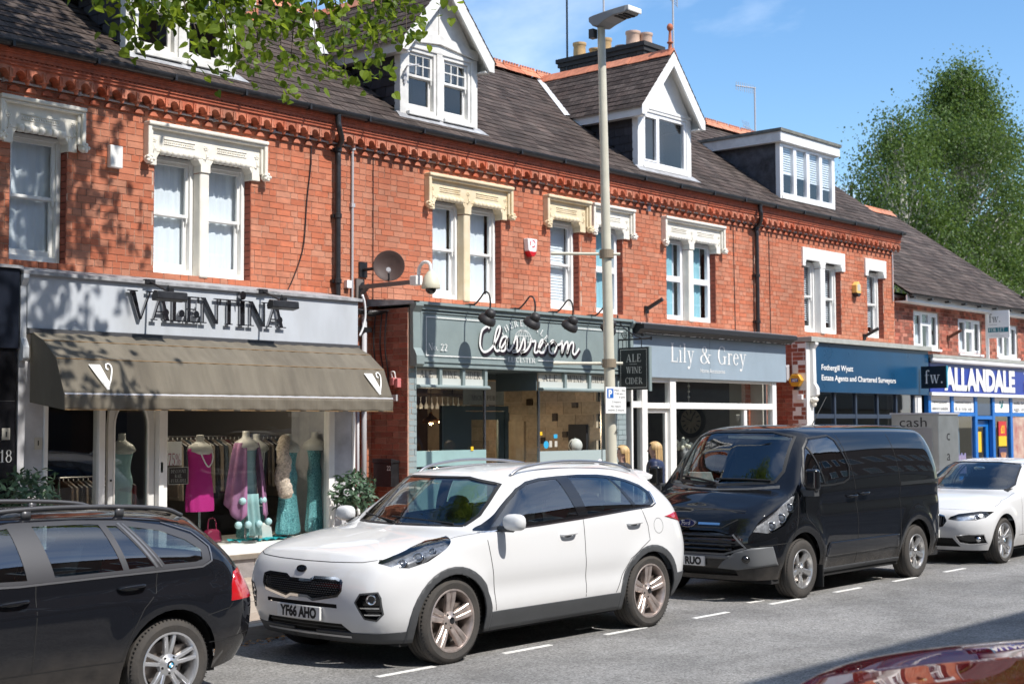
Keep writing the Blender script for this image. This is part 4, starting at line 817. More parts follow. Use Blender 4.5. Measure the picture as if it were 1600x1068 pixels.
# window display
def dress(name, label, x, y, zt, zb, prof, m, extra=None, neck=True):
    t = thing(name, label, 'mannequin', (x, y, .45)); H = zt - zb
    fold = lambda a, z: 1 + .06 * math.sin(a * 9 + z * 3) * max(0, min(1, (.62 - z) * 3))
    vs = []; fs = []; n = 36
    pf = crom(prof, 5)
    for q, z in pf:
        for k in range(n): a = 2 * PI * k / n; f_ = fold(a, z); vs.append((x + q * math.cos(a) * f_, y + q * .62 * math.sin(a) * f_, zb + H * z))
    for i in range(len(pf) - 1):
        for k in range(n): fs.append((i * n + k, i * n + (k + 1) % n, (i + 1) * n + (k + 1) % n, (i + 1) * n + k))
    MB().add(vs, fs).build('garment', m, t, True)
    sk = mat('mannequin_shell', (.55, .55, .52), .4)
    b = MB().lathe([(.11, -.1), (.155, -.06), (.13, .0), (.06, .045), (.045, .06), (.042, .11), (.04, .13), (.001, .132)], (x, y, zt), 'z', 18); b.build('torso', sk, t, True)
    MB().tube([(x, y, .45), (x, y, zb + .3)], .015, 8).lathe([(.14, 0), (.14, .01), (.02, .02)], (x, y, .45), 'z', 20).build('stand', CHROME2, t)
    return t
SEQ = mat('teal_sequins', (.005, .10, .13), .3, metal=.3, var=.9, vscale=70, bump=1, bscale=80, col2=(.30, .72, .76)); MAG = mat('magenta_cloth', (.50, .015, .22), .8, bump=.1); MAUVE = mat('mauve_wool', (.30, .14, .26), .9, var=.2); TEALW = mat('pale_teal_cloth', (.33, .52, .54), .85, var=.1); FUR = mat('fur', (.50, .43, .35), 1, var=.5, vscale=40, bump=1.5, bscale=90); BLK_C = mat('black_cloth', (.02, .02, .022), .9)
gown = [(.15, 0), (.17, .05), (.135, .3), (.12, .5), (.135, .64), (.105, .76), (.125, .88), (.14, .95), (.09, 1.0)]
_thing = thing
DSP = bpy.data.objects
_before = set(o.name for o in DSP)
t = dress('dressed_mannequin', 'sleeveless magenta dress with a white bead necklace in the window', 9.92, 13.55, 1.60, .84, [(.175, 0), (.178, .1), (.165, .4), (.145, .62), (.15, .8), (.16, .92), (.12, .985), (.07, 1.0)], MAG)
MB().tube(crom([(9.84, 13.48, 1.62), (9.85, 13.41, 1.48), (9.93, 13.40, 1.36), (10.0, 13.41, 1.46), (10.01, 13.48, 1.62)], 8), .008, 6).build('necklace', INKW, t)
t = dress('dressed_mannequin', 'mauve shawl with pale teal pompoms on the middle mannequin', 10.58, 13.55, 1.64, .98, [(.14, 0), (.14, .3), (.13, .55), (.14, .8), (.15, .94), (.08, 1.0)], TEALW)
for s_ in (-1, 1):
    def sh(a, b, s_=s_): r_ = .15 + .12 * (1 - b) ** .7; an = (-.35 - 1.9 * a) if s_ < 0 else (-PI + .35 + 1.9 * a); an = -PI / 2 + s_ * (.45 + 1.5 * a); rr = r_ * (1 + .07 * math.sin(a * 16 + b * 2)); return (10.58 + rr * math.cos(an) * -1 * -1, 13.55 + rr * .75 * math.sin(an), .85 + .78 * b + (1 - b) * (-.28 * (1 - abs(a - .25) * 1.2) + .12))
    MB().grid(sh, 30, 12).build('shawl', MAUVE, t, True, solid=.008)
for x, z in ((10.42, .94), (10.50, .66), (10.66, .66), (10.72, .94), (10.36, .66), (10.8, .68)): MB().ball((x, 13.40, z), .045, n=10, m=8).build('pompom', TEALW, t, True)
MB().grid(lambda a, b: (10.48 + .2 * a + .06 * (1 - b), 13.42 + .02 * math.sin(a * 14), .52 + .5 * b), 20, 4).build('scarf', TEALW, t, True, solid=.006)
t = dress('dressed_mannequin', 'full teal sequin gown with a fur stole on its shoulder', 11.22, 13.55, 1.60, .50, gown, SEQ)
MB().tube(crom([(11.24, 13.62, 1.64), (11.12, 13.5, 1.65), (11.03, 13.42, 1.52), (11.02, 13.38, 1.36), (11.0, 13.4, 1.2), (11.04, 13.38, 1.05), (11.06, 13.4, .96)], 6), [.05] + [.07] * 6 + [.075] * 8 + [.085, .09, .095] * 6 + [.08] * 3 + [.05], 14).build('fur_stole', FUR, t, True)
dress('dressed_mannequin', 'narrow teal sequin gown at the right edge of the window', 11.70, 13.62, 1.62, .50, [(q * .8, z) for q, z in gown], SEQ)
dress('dressed_mannequin', 'teal sequin skirt form standing behind the mauve shawl', 10.98, 13.95, 1.02, .46, [(.2, 0), (.2, .2), (.17, .6), (.12, .9), (.1, 1)], SEQ)
t = dress('dressed_mannequin', 'black and white striped top behind the mauve shawl', 11.05, 13.95, 1.60, 1.08, [(.13, 0), (.14, .4), (.15, .8), (.08, 1.0)], BLK_C)
for k in range(4): MB().tube([(10.98 + k * .03, 13.85, 1.15), (11.0 + k * .03, 13.84, 1.56)], .009, 5).build('stripe', INKW, t)
dress('dressed_mannequin', 'pale green hat and dress form seen through the arched glass door', 8.98, 13.7, 1.62, .5, gown, TEALW)
for o in list(DSP):
    if o.name not in _before and o.parent is None:      # stand the display close behind the glass
        p = o.location; o.location = (p.x * .977, p.y * .977, .52); o.scale = (.977, .977, .96)
sp_ = thing('spotlight', 'small lit ceiling spotlight at the top of the clothes shop window', 'spotlight', (9.75, 13.5, 2.6)); MB().lathe([(.001, .1), (.04, .1), (.045, 0), (.04, 0)], (9.75, 13.5, 2.5), 'z', 14).tube([(9.75, 13.5, 2.6), (9.75, 13.5, 2.78)], .01, 6).build('lamp_body', GREY_PIPE, sp_); MB().ball((9.75, 13.5, 2.49), .03, n=10, m=8).build('bulb_glass', mat('lit_bulb', (1, .8, .5), .5, emit=(1, .75, .45, 6)), sp_, True)
L_ = bpy.data.lights.new('bulb', 'POINT'); L_.energy = 26; L_.color = (1, .85, .66); L_.shadow_soft_size = .06; q = bpy.data.objects.new('bulb', L_); COL.objects.link(q); q.parent = sp_; q.location = (0, 0, -.16)
def rail(x0, x1, y, z, n, lab, cols):
    t = thing('clothes_rail', lab, 'clothes rail', ((x0 + x1) / 2, y, .15)); MB().tube([(x0, y, z), (x1, y, z)], .014, 8).tube([(x0, y, .15), (x0, y, z)], .014, 8).tube([(x1, y, .15), (x1, y, z)], .014, 8).build('rail', CHROME2, t)
    for k in range(n):
        x = x0 + .05 + (x1 - x0 - .1) * k / (n - 1); m = mat('cloth_%d' % (k % 7), cols[k % 7], .9, var=.15); zl = z - RN.uniform(.55, .8)
        MB().add([(x, y - .02, z - .04), (x, y - .2, z - .12), (x, y - .22, zl), (x, y + .22, zl), (x, y + .2, z - .12), (x, y + .02, z - .04)], [(0, 1, 2, 3, 4, 5)]).build('garment', m, t, solid=.025)
    b = MB()
    for k in range(n):
        x = x0 + .05 + (x1 - x0 - .1) * k / (n - 1); b.tube([(x, y, z), (x, y, z - .05), (x, y - .19, z - .11)], .007, 5)
    b.build('hanger', INKW, t)
CL = [(.12, .09, .07), (.3, .25, .2), (.02, .02, .025), (.25, .2, .16), (.08, .1, .12), (.4, .35, .3), (.15, .05, .06)]
rail(10.1, 11.85, 14.5, 1.72, 26, 'rail of hanging clothes behind the window mannequins', CL); rail(9.0, 9.95, 15.0, 1.25, 14, 'low rail of pink and cream clothes seen past the door', [(.4, .2, .18), (.5, .42, .36), (.35, .12, .12), (.45, .3, .25), (.3, .2, .15), (.5, .4, .3), (.4, .15, .2)])
def bag(x, y, z, w_, hh, m, lab, strap):
    t = thing('handbag', lab, 'handbag', (x, y, z)); MB().prism([(-w_ / 2, 0), (w_ / 2, 0), (w_ * .4, hh * .75), (w_ * .25, hh), (-w_ * .25, hh), (-w_ * .4, hh * .75)], lambda u, v, d: (x + u, y + d, z + v), -.06, .06).build('bag_body', m, t, bevel=.03, bseg=3)
    MB().tube(crom([(x - w_ * .25, y, z + hh * .9), (x - w_ * .2, y, z + hh * .9 + strap * .8), (x, y, z + hh * .9 + strap), (x + w_ * .2, y, z + hh * .9 + strap * .8), (x + w_ * .25, y, z + hh * .9)], 6), .008, 6).build('handle', m, t, True)
bag(10.0, 13.42, .52, .24, .15, mat('maroon_leather', (.2, .012, .05), .4), 'small maroon handbag on the window floor', .14); bag(10.66, 13.36, .51, .3, .2, mat('white_leather', (.7, .7, .68), .5), 'large white handbag on the window floor', .22)
MB().box(9.13, SH + .1, .48, 11.8, 14.3, .51).build('window_platform', WHITE, sA)
mb = MB().grid(lambda a, b: (10.2 + .8 * a, 13.16 + .25 * b + .02 * math.sin(a * 30), .515 + .03 * abs(math.sin(a * 19 + b * 4))), 60, 5); tag(mb.build('folded_scarf', mat('turquoise_cloth', (.02, .42, .48), .8), None, True), 'turquoise scarf spread along the front of the window floor', 'scarf')
for x, y, r_, hh, lab in ((10.52, 13.2, .025, .12, 'cream candle beside the white handbag'), (10.98, 13.25, .03, .14, 'grey white candle at the hem of the sequin gown')): tag(MB().lathe([(.001, 0), (r_, 0), (r_, hh), (r_ * .3, hh), (.001, hh + .03)], (x, y, .51), 'z', 14).build('candle', CREAMP, None), lab, 'candle')
def poster(lab, name, x0, z0, x1, z1, m, y, draw=None, cat='notice'):
    t = thing(name, lab, cat, ((x0 + x1) / 2, y, z0)); MB().box(x0, y - .004, z0, x1, y + .004, z1).build('card', m, t)
    if draw: draw(t, FRONT(x0, y - .004, z0), x1 - x0, z1 - z0)
    return t
poster('white 75% sale card in the window above the discount notice', 'sale_card', 9.18, 1.42, 9.36, 1.68, INKW, 13.12, lambda t, f, w_, h: serif(MB(), '75%', lambda u, v, d: f(u, v, d), w_ * .92, h * .5).build('print', mat('maroon_print', (.35, .02, .06), .6), t) and None)
def disc(t, f, w_, h):
    b = MB(); serif(b, 'DISCOUNT', lambda u, v, d: f(u + w_ * .12, v + h * .66, d), w_ * .76, h * .2); serif(b, 'RAIL', lambda u, v, d: f(u + w_ * .32, v + h * .39, d), w_ * .36, h * .2); serif(b, 'AVAILABLE', lambda u, v, d: f(u + w_ * .1, v + h * .12, d), w_ * .8, h * .2)
    for x0, z0, x1, z1 in ((0, 0, 1, .035), (0, .965, 1, 1), (0, .035, .03, .965), (.97, .035, 1, .965)): b.add([f(w_ * x0, h * z0, .003), f(w_ * x1, h * z0, .003), f(w_ * x1, h * z1, .003), f(w_ * x0, h * z1, .003)], [(0, 1, 2, 3)])
    b.build('print', CREAMP, t)
poster('brown DISCOUNT RAIL AVAILABLE notice at the left of the window', 'window_notice', 9.18, 1.21, 9.44, 1.40, mat('brown_card', (.03, .018, .015), .5), 13.11, disc)
MB().box(8.4, SH + .5, .12, 12.05, 18, .15).build('shop_floor', mat('shop_floor', (.2, .17, .14), .6, var=.15), sA); MB().box(11.88, SH + .12, .15, 11.9, 18, 2.8).build('side_wall', mat('dim_wall', (.22, .2, .18), .9), sA)
# ================= passage between the shops
pA = MB(); holed(pA, F + .007, 11.88, 12.80, .12, 3.25, [(12.05, 12.56, .12, 2.2)], .4); pA = pA.build('passage_wall', MORTAR, hB); brickwork(pA, ('y', F), 11.88, 12.8, .12, 3.25, [(12.05, 12.56, .12, 2.2)], 140)
MB().box(12.05, F + .3, .12, 12.56, F + .34, 2.2).box(12.07, F - .01, .12, 12.12, F + .3, 2.2).build('red_door', RED, hB, bevel=.004)
rA = MB().box(12.787, SH + .02, .12, 12.9, F + .1, 3.36).build('side_wall', MORTAR, hB); brickwork(rA, ('x', 12.78), SH + .02, F, .12, 3.36, (), 300, BRICK_SHADED)
MB().tube([(12.6, F - .06, .12), (12.6, F - .06, 3.3)], .035, 10).tube([(12.5, F - .05, .12), (12.5, F - .05, 2.2)], .02, 8).build('downpipe', GREY_PIPE, hB, True)
tg = MB()
for k in range(7): tg.tube(crom([(12.0 + .1 * k, F - .08 - .01 * k, 3.38), (12.2 + .06 * k, F - .1, 3.36 - .02 * (k % 3)), (12.55 + .03 * k, F - .15, 3.33 - .02 * (k % 4)), (12.72, F - .2 - .03 * k, 3.33)], 5), .012, 6)
for x, y in ((12.74, 13.5), (12.75, 13.42), (12.72, 13.6)): tg.tube(crom([(x, y, 3.34), (x - .02, y + .02, 2.9), (x + .02, y, 2.5), (x, y + .01, 2.1)], 5), .01, 6)
tg.box(12.0, F - .1, 3.06, 12.7, F - .02, 3.12)
tag(tg.build('cable_bundle', BLACK_I, None), 'tangle of black cables over the passage between the two shops', 'cable')
tag(MB().tube(crom([(11.93, 13.0, 3.46), (11.97, 13.0, 3.36), (12.0, 13.02, 3.2), (11.97, 13.03, 3.05), (11.93, 13.05, 2.95)], 5), .014, 8).build('cable', UPVC, None, True), 'white flex looping down beside the end of the pale fascia', 'cable')
lb = thing('letter_box', 'black wall letter box numbered 22 on the brick side wall', 'letter box', (12.72, 13.36, 1.06)); MB().box(12.64, 13.22, 1.06, 12.778, 13.56, 1.36).prism([(0, 0), (.15, 0), (.15, .03), (0, .06)], lambda u, v, d: (12.63 + u, d, 1.362 + v), 13.21, 13.57).build('box_body', BLACK_I, lb, bevel=.006); sans(MB(), '22', LEFTF(12.64, 13.30, 1.27), .07, .06).build('number', INKW, lb)
sk = thing('padlock_box', 'small pink key safe hanging on the brick side wall', 'key safe', (12.72, 13.28, 2.3)); MB().box(12.70, 13.25, 2.36, 12.778, 13.31, 2.46).box(12.71, 13.18, 2.33, 12.778, 13.24, 2.45).build('safe_body', mat('pink_plastic', (.6, .2, .2), .5), sk, bevel=.008); MB().tube(crom([(12.74, 13.25, 2.45), (12.73, 13.26, 2.53), (12.73, 13.32, 2.53), (12.74, 13.31, 2.46)], 5), .008, 6).build('shackle', INKW, sk); MB().box(12.74, 13.24, 2.16, 12.778, 13.32, 2.24).build('socket', GREY_PIPE, sk)
# ================= the ale pub
sB = shopfront(hB)
MB().box(12.95, SH - .02, 2.64, 17.44, F - .01, 3.34).build('fascia', PUBG, sB, bevel=.006)
MB().box(12.88, SH - .10, 3.40, 17.50, F - .01, 3.44).box(12.92, SH - .06, 3.342, 17.47, SH + .1, 3.398).box(12.95, SH - .035, 2.60, 17.44, SH + .1, 2.638).build('cornice', PUBG, sB, bevel=.006)
f_ = MB(); frame(f_, 12.97, 17.42, 2.66, 3.33, SH - .035, SH - .0205, .03); f_.build('fascia_bead', PUBG, sB, bevel=.004)
MB().add([(12.7, F, 3.50), (17.3, F, 3.50), (17.5, SH - .1, 3.442), (12.78, SH - .1, 3.442)], [(3, 2, 1, 0)]).add([(12.7, F, 3.40), (12.78, SH - .1, 3.40), (12.78, SH - .1, 3.445), (12.7, F, 3.50)], [(0, 1, 2, 3)]).build('lead_flashing', LEAD, sB)
console(sB, 12.80, 12.94, 2.60, 3.42, PUBG); console(sB, 17.45, 17.52, 2.55, 3.42, PUBG)
for nm, a, b in (('pilaster', 12.80, 12.945), ('pilaster', 17.14, 17.43)):
    q = MB().box(a, SH + .022, .12, b, SH + .3, 2.6).build(nm, mat('pale_joint', (.2, .24, .25), .9), sB); brickwork(q, ('y', SH + .015), a, b, .12, 2.58, (), 120, PUBB)
def panels(x0, n, wd):
    for k, tx in enumerate(('ALE', 'WINE', 'CIDER')[:n]):
        a = x0 + k * (wd + .05); MB().box(a, SH + .05, 2.375, a + wd, SH + .07, 2.60).build('panel', CREAMP, sB)
        MB().box(a, SH + .03, 2.375, a + wd, SH + .05, 2.46).build('panel_base', mat('pale_panel', (.52, .55, .52), .6), sB)
        tw = wd * (.62, .7, .78)[k]; serif(MB(), tx, FRONT(a + (wd - tw) / 2, SH + .05, 2.465), tw, .095).build('panel_lettering', mat('grey_print', (.05, .05, .05), .6), sB); MB().box(a + wd, SH - .005, 2.32, a + wd + .05, SH + .07, 2.60).build('panel_post', PUBG, sB)
    w_ = n * (wd + .05); MB().prism([(-.06, 2.325), (.05, 2.325), (.05, 2.372), (-.04, 2.372), (-.07, 2.35)], lambda u, v, d: (d, SH + u, v), x0 - .02, x0 + w_).build('ledge', PUBG, sB, bevel=.006)
panels(12.955, 3, .39); panels(15.41, 3, .52)
pane(sB, 12.95, 1.515, 14.26, 2.33, SH + .06, PANE_D); pane(sB, 15.42, .9, 17.13, 2.33, SH + .06, PANE_D)
MB().box(14.26, SH + .04, .9, 14.285, SH + .07, 2.33).box(15.39, SH + .04, .7, 15.42, SH + .07, 2.33).box(16.85, SH + .045, .9, 16.87, SH + .07, 2.33).build('glazing_bar', CHROME2, sB)
MB().box(12.95, SH + .02, .12, 14.285, SH + .09, 1.28).box(15.39, SH + .02, .12, 17.13, SH + .09, .7).build('stall_riser', PUBT, sB); MB().box(12.95, SH + .035, 1.31, 14.285, SH + .085, 1.513).build('frosted_pane', PUBT, sB); MB().box(12.95, SH + .05, 1.282, 14.285, SH + .08, 1.308).build('gap', BLACKT, sB); MB().box(15.42, SH + .05, 1.3, 17.13, SH + .056, 1.47).build('frosted_pane', mat('frost', (.35, .42, .42), .5), sB)
# recessed door and the sides of the bays
MB().box(14.285, SH + .06, 1.5, 14.29, 13.9, 2.33).build('pane', PANE_D, sB); MB().box(15.385, SH + .07, .7, 15.39, 13.9, 2.33).build('pane', PANE_D, sB)
MB().box(14.285, SH + .08, .12, 14.31, 13.9, 1.5).build('bay_side', PUBT, sB)
Yp = 13.93; mb = MB().box(14.3, Yp, 2.05, 15.7, Yp + .06, 2.12).box(14.3, Yp, .12, 14.78, Yp + .06, 2.05).box(15.62, Yp, .12, 15.7, Yp + .06, 2.05).box(14.3, Yp, 2.5, 15.7, Yp + .06, 2.62); mb.build('door_frame', PUBD, sB)
db = MB(); frame(db, 14.79, 15.61, .14, 2.04, Yp + .01, Yp + .05, .12, .9); db = db.build('door', PUBD, sB, bevel=.005); pane(db, 14.9, 1.0, 15.5, 1.95, Yp + .03, PANE_D); MB().tube([(15.52, Yp - .03, 1.0), (15.52, Yp - .03, 1.2)], .012, 8).build('handle', CHROME2, db)
flat('fanlight', CREAMP, sB, FRONT(0, Yp + .03, 0), 14.75, 2.13, 15.62, 2.48, 0, .01); serif(MB(), 'MICRO PUB', FRONT(14.92, Yp + .018, 2.2), .5, .07).build('fanlight_lettering', mat('grey_print', (.05, .05, .05), .6), sB)
MB().box(12.95, SH + .02, 2.585, 17.43, F + .3, 2.62).build('soffit', PUBD, sB); MB().box(15.39, SH + .08, 2.33, 15.41, 13.9, 2.59).build('bay_head', PUBD, sB)
# fascia print
wp = MB(); f0 = FRONT(0, SH - .036, 0)
wp.add([f0(a, b, .001) for a, b in ((13.06, 3.245), (14.35, 3.245), (14.35, 3.257), (13.06, 3.257))], [(0, 1, 2, 3)]).add([f0(a, b, .001) for a, b in ((13.06, 2.745), (14.62, 2.745), (14.62, 2.757), (13.06, 2.757))], [(0, 1, 2, 3)]).add([f0(a, b, .001) for a, b in ((13.06, 2.757), (13.07, 2.757), (13.07, 3.245), (13.06, 3.245))], [(0, 1, 2, 3)])
wp.add([f0(a, b, .001) for a, b in ((15.9, 3.245), (17.3, 3.245), (17.3, 3.257), (15.9, 3.257))], [(0, 1, 2, 3)]).add([f0(a, b, .001) for a, b in ((15.3, 2.745), (17.3, 2.745), (17.3, 2.757), (15.3, 2.757))], [(0, 1, 2, 3)])
serif(wp, 'No.', FRONT(13.1, SH - .036, 2.82), .19, .09, .001); serif(wp, '22', FRONT(13.33, SH - .036, 2.82), .13, .09, .001); serif(wp, 'LEICESTER', FRONT(14.66, SH - .036, 2.715), .58, .065, .001)
for tx, a0, cx in (('THE', 133, 0), ('REAL', 104, 0), ('ALE', 63, 0)):
    for k, c in enumerate(tx):
        an = math.radians(a0 - k * 10.5); X, Z = 14.99 + .62 * math.cos(an), 2.70 + .52 * math.sin(an); ca, sa = math.cos(an - PI / 2), math.sin(an - PI / 2); gw, ps = serif_glyph(c)
        for i, p in enumerate(ps): wp.add([f0(X + (u - gw / 2) * .1 * ca - v * .085 * sa, Z + (u - gw / 2) * .1 * sa + v * .085 * ca, .001 + .0002 * i) for u, v in p], [tuple(range(len(p)))])
gl = lambda a, b: (14.98 + .19 * a, 3.0 + .17 * b)
for k in (-.66, -.33, 0, .33, .66): ribbon(wp, [gl(k * math.cos(t), math.sin(t)) for t in [(-PI / 2 + PI * j / 16) for j in range(17)]], .006, f0, .0008)
ribbon(wp, [gl(math.cos(t), math.sin(t)) for t in [2 * PI * j / 30 for j in range(31)]], .007, f0, .0008)
for zq in (-.5, 0, .5): c_ = math.sqrt(1 - zq * zq); ribbon(wp, [gl(-c_, zq), gl(c_, zq)], .006, f0, .0008)
wp.build('fascia_print', INKW, sB)
C_ = [(18.0, 15.2), (17.2, 16.0), (15.0, 14.2), (14.2, 10.5), (14.3, 7.5), (15.6, 5.6), (17.6, 6.2), (19.6, 8.4), (21.6, 12.4), (22.4, 15.6), (21.8, 16.3), (20.7, 14), (19.9, 9.0), (20.6, 6.4), (22, 6.6), (23.6, 8.6), (25.2, 11.6), (24.6, 12.4), (23.2, 11.6), (22.2, 8.6), (22.8, 6.4), (24.4, 7.0), (25.3, 11.4), (25.1, 7.8), (26.2, 6.6), (27.6, 8.6), (29.2, 12.6), (29.6, 10), (29.2, 7.0), (27.6, 6.4), (28.5, 6.2), (30.5, 7.2), (32.4, 12.2), (32.9, 9.8), (32.5, 7.0), (31, 6.4), (33.2, 6.8), (35, 9.4), (35.6, 12.0), (36.1, 11.0), (37.6, 11.0), (37.0, 7.0), (38.2, 6.6), (39.6, 9), (41, 11.6), (40.0, 11.6), (38.9, 8.8), (39.6, 6.6), (41.4, 7.0), (42.4, 10.0), (41.2, 11.8), (42.6, 10.2), (44.2, 10.6), (45.6, 11.8), (44.5, 11.6), (43.5, 8.6), (44.3, 6.6), (46, 7.0), (47, 10), (45.8, 11.8), (47.2, 10.2), (48.8, 10.8), (49.6, 11.8), (49.3, 6.8), (50.4, 10.2), (51.8, 11.8), (52.2, 10.6), (51.8, 6.8), (52.9, 10.2), (54.3, 11.8), (54.8, 10.4), (54.4, 7.4), (55.4, 6.5), (56.8, 8.2), (57.4, 9.2)]
sx_, sz_ = (16.22 - 14.09) / (57.4 - 14.2), .0335
pts = crom([(14.09 + (a - 14.2) * sx_, 2.835 + (b - 5.6) * sz_) for a, b in C_], 5)
ribbon(MB(), [(a + .028, b - .028) for a, b in pts], .05, f0, .003).build('script_shadow', mat('plum_black', (.016, .008, .016), .6), sB); ribbon(MB(), pts, .031, f0, .006).build('script_lettering', INKW, sB)
mb = MB()
def gooseneck(x, lab):
    t = thing('sign_lamp', lab, 'sign lamp', (x, SH - .1, 3.44), 'black gooseneck lamps over the pub sign'); y = SH - .08
    MB().box(x - .03, y - .02, 3.44, x + .1, y + .05, 3.46).tube(crom([(x, y, 3.455), (x, y - .1, 3.45), (x, y - .2, 3.52), (x, y - .29, 3.60), (x, y - .36, 3.57), (x, y - .385, 3.46), (x, y - .38, 3.38)], 7), .012, 8).build('arm', BLACK_I, t, True)
    M = Matrix.Rotation(math.radians(38), 3, 'X'); b = MB(); b.lathe([(.001, .075), (.03, .07), (.062, .05), (.075, .01), (.07, -.02), (.11, -.05), (.125, -.09), (.122, -.12), (.112, -.12), (.1, -.06), (.001, -.05)], (0, 0, 0), 'z', 24)
    b.v = [tuple(M @ Vector(v) + Vector((x, y - .38, 3.30))) for v in b.v]; b.build('lamp_shade', mat('matt_black', (.02, .019, .02), .55), t, True, angle=50)
for x, l in ((13.83, 'black gooseneck lamp nearest the pub number, first over the sign'), (14.74, 'black gooseneck lamp above the start of the arched sign lettering'), (15.56, 'black gooseneck lamp above the end of the pub script'), (16.45, 'black gooseneck lamp half hidden behind the street lamp post'), (13.0 + 4.42, 'black gooseneck lamp at the right end of the pub sign')):
    if x < 17.2: gooseneck(x, l)
# inside
MB().box(17.05, SH + .3, .15, 17.1, 18, 3.2).build('side_wall', TAN, sB); MB().box(12.3, 16.9, .15, 17.0, 17, 3.2).build('back_wall', mat('bar_wall', (.06, .035, .03), .8, var=.3), sB); MB().box(12.3, SH + .3, .12, 17.0, 17, .15).build('floor', WOOD_D, sB)
pl = mesh_of(MB().box(-.5, -.5, -.5, .5, .5, .5), 'wall_tile', mat('tan_tile', (.58, .47, .36), .9, var=.2, vscale=5, piece=.2))
for j in range(9):
    for i in range(9): share('wall_tile', pl, sB, (17.046, 13.45 + i * .36 + (j % 2) * .12, .9 + j * .2), None, (.012, .35, .19), RN.random())
for y, z, a, b_, lab in ((13.7, 2.1, .1, .08, 'small dark picture high on the tan pub wall, nearest the window top'), (14.1, 1.9, .09, .12, 'small upright picture on the tan pub wall above the menu board'), (13.55, 1.7, .12, .08, 'small wide picture right beside the menu board on the tan wall'), (14.6, 2.15, .12, .1, 'highest small picture seen past the pub door, over the large frame'), (15.1, 1.9, .1, .14, 'tall small picture just above the large framed picture'), (13.9, 1.65, .09, .09, 'small square picture left of the menu board on the tan wall'), (14.35, 1.55, .08, .1, 'lowest small picture on the tan wall, left of the globe'), (15.4, 2.1, .12, .09, 'small picture deepest inside the pub on the tan wall')):
    tag(MB().box(17.01, y, z, 17.036, y + a, z + b_).build('small_picture', WOOD_D, None), lab, 'picture', 'small pictures on the tan pub wall')
tag(MB().box(16.99, 13.5, 1.35, 17.035, 13.85, 1.85).build('menu_board', mat('slate_board', (.03, .03, .035), .7), None), 'tall dark menu board on the tan pub wall', 'menu board'); tag(MB().box(16.98, 14.75, 1.2, 17.035, 15.35, 1.9).build('large_picture', TAN, None), 'large framed picture on the tan wall seen past the pub door', 'picture')
gb = thing('desk_globe', 'white globe on a stand inside the right pub window', 'globe', (16.75, 13.52, 1.28)); MB().ball((16.75, 13.52, 1.53), .11, n=20, m=14).build('sphere', INKW, gb, True); MB().lathe([(.08, 0), (.08, .02), (.015, .04), (.015, .14)], (16.75, 13.52, 1.28), 'z', 16).tube(crom([(16.75, 13.52, 1.41), (16.62, 13.52, 1.53), (16.75, 13.52, 1.66)], 8), .008, 6).build('stand', BLACK_I, gb)
tag(MB().box(16.0, 13.2, 1.2, 17.04, 13.7, 1.27).build('window_shelf', WOOD_D, None), 'dark shelf inside the right pub window', 'shelf')
tag(MB().box(16.5, 13.45, 1.27, 16.6, 13.47, 1.45).build('white_card', INKW, None), 'white card standing beside the globe', 'card'); tag(MB().lathe([(.001, 0), (.04, 0), (.04, .14), (.03, .14)], (16.95, 13.4, 1.27), 'z', 14).build('white_mug', INKW, None), 'white mug on the shelf right of the globe', 'mug')
for x, l in ((14.75, 'copper pendant lamp, left of two above the bar'), (15.2, 'copper pendant lamp, right of two above the bar')):
    t = thing('pendant_lamp', l, 'pendant lamp', (x, 14.6, 1.9), 'copper pendant lamps inside the pub'); MB().lathe([(.02, .14), (.03, .1), (.05, .08), (.11, .03), (.13, -.02), (.12, -.02), (.09, .03), (.001, .09)], (x, 14.6, 1.9), 'z', 20).build('lamp_shade', COPPER, t, True); MB().tube([(x, 14.6, 2.03), (x, 14.6, 3.1)], .006, 6).build('flex', BLACK_I, t)
for o_, x_, y_, z_, e_ in (('pendant_lamp', 14.75, 14.6, 1.86, 20), ('pendant_lamp.001', 15.2, 14.6, 1.86, 20)):
    L_ = bpy.data.lights.new('bulb', 'POINT'); L_.energy = e_; L_.color = (1, .74, .48); L_.shadow_soft_size = .05; q = bpy.data.objects.new('bulb', L_); COL.objects.link(q); q.location = (0, 0, z_ - 1.9 - .03); q.parent = bpy.data.objects[o_]
    MB().ball((x_, y_, z_ + .02), .03, n=10, m=8).build('bulb_glass', mat('lit_bulb', (1, .8, .5), .5, emit=(1, .75, .45, 6)), bpy.data.objects[o_], True)
bar = thing('bar_shelf', 'shelf of hanging glasses behind the left pub window', 'shelf', (15.2, 15.6, 2.2)); MB().box(14.0, 15.5, 2.3, 16.9, 15.8, 2.34).build('shelf', WOOD_D, bar); b = MB()
for k in range(22): b.lathe([(.03, .08), (.005, .075), (.005, 0), (.04, -.06), (.03, -.1)], (14.1 + k * .12, 15.6, 2.2), 'z', 10)
kind(b.build('wine_glass', mat('glass_ware', (.75, .78, .8), .1, spec=.8), bar, True), 'stuff')
def stick(lab, x, z, r_, m, sq=False, y=SH + .052):
    b = MB(); pts = [(x + r_ * math.cos(t), z + r_ * math.sin(t)) for t in [2 * PI * k / 20 for k in range(20)]] if not sq else [(x - r_, z - r_ * sq), (x + r_, z - r_ * sq), (x + r_, z + r_ * sq), (x - r_, z + r_ * sq)]
    tag(b.prism(pts, FRONT(0, y, 0), 0, .003).build('window_sticker', m, None), lab, 'sticker', 'stickers on the pub window')
SKY_B = mat('sky_blue_print', (.03, .35, .6), .5); YEL = mat('yellow_print', (.8, .5, .02), .5)
yq = 13.4
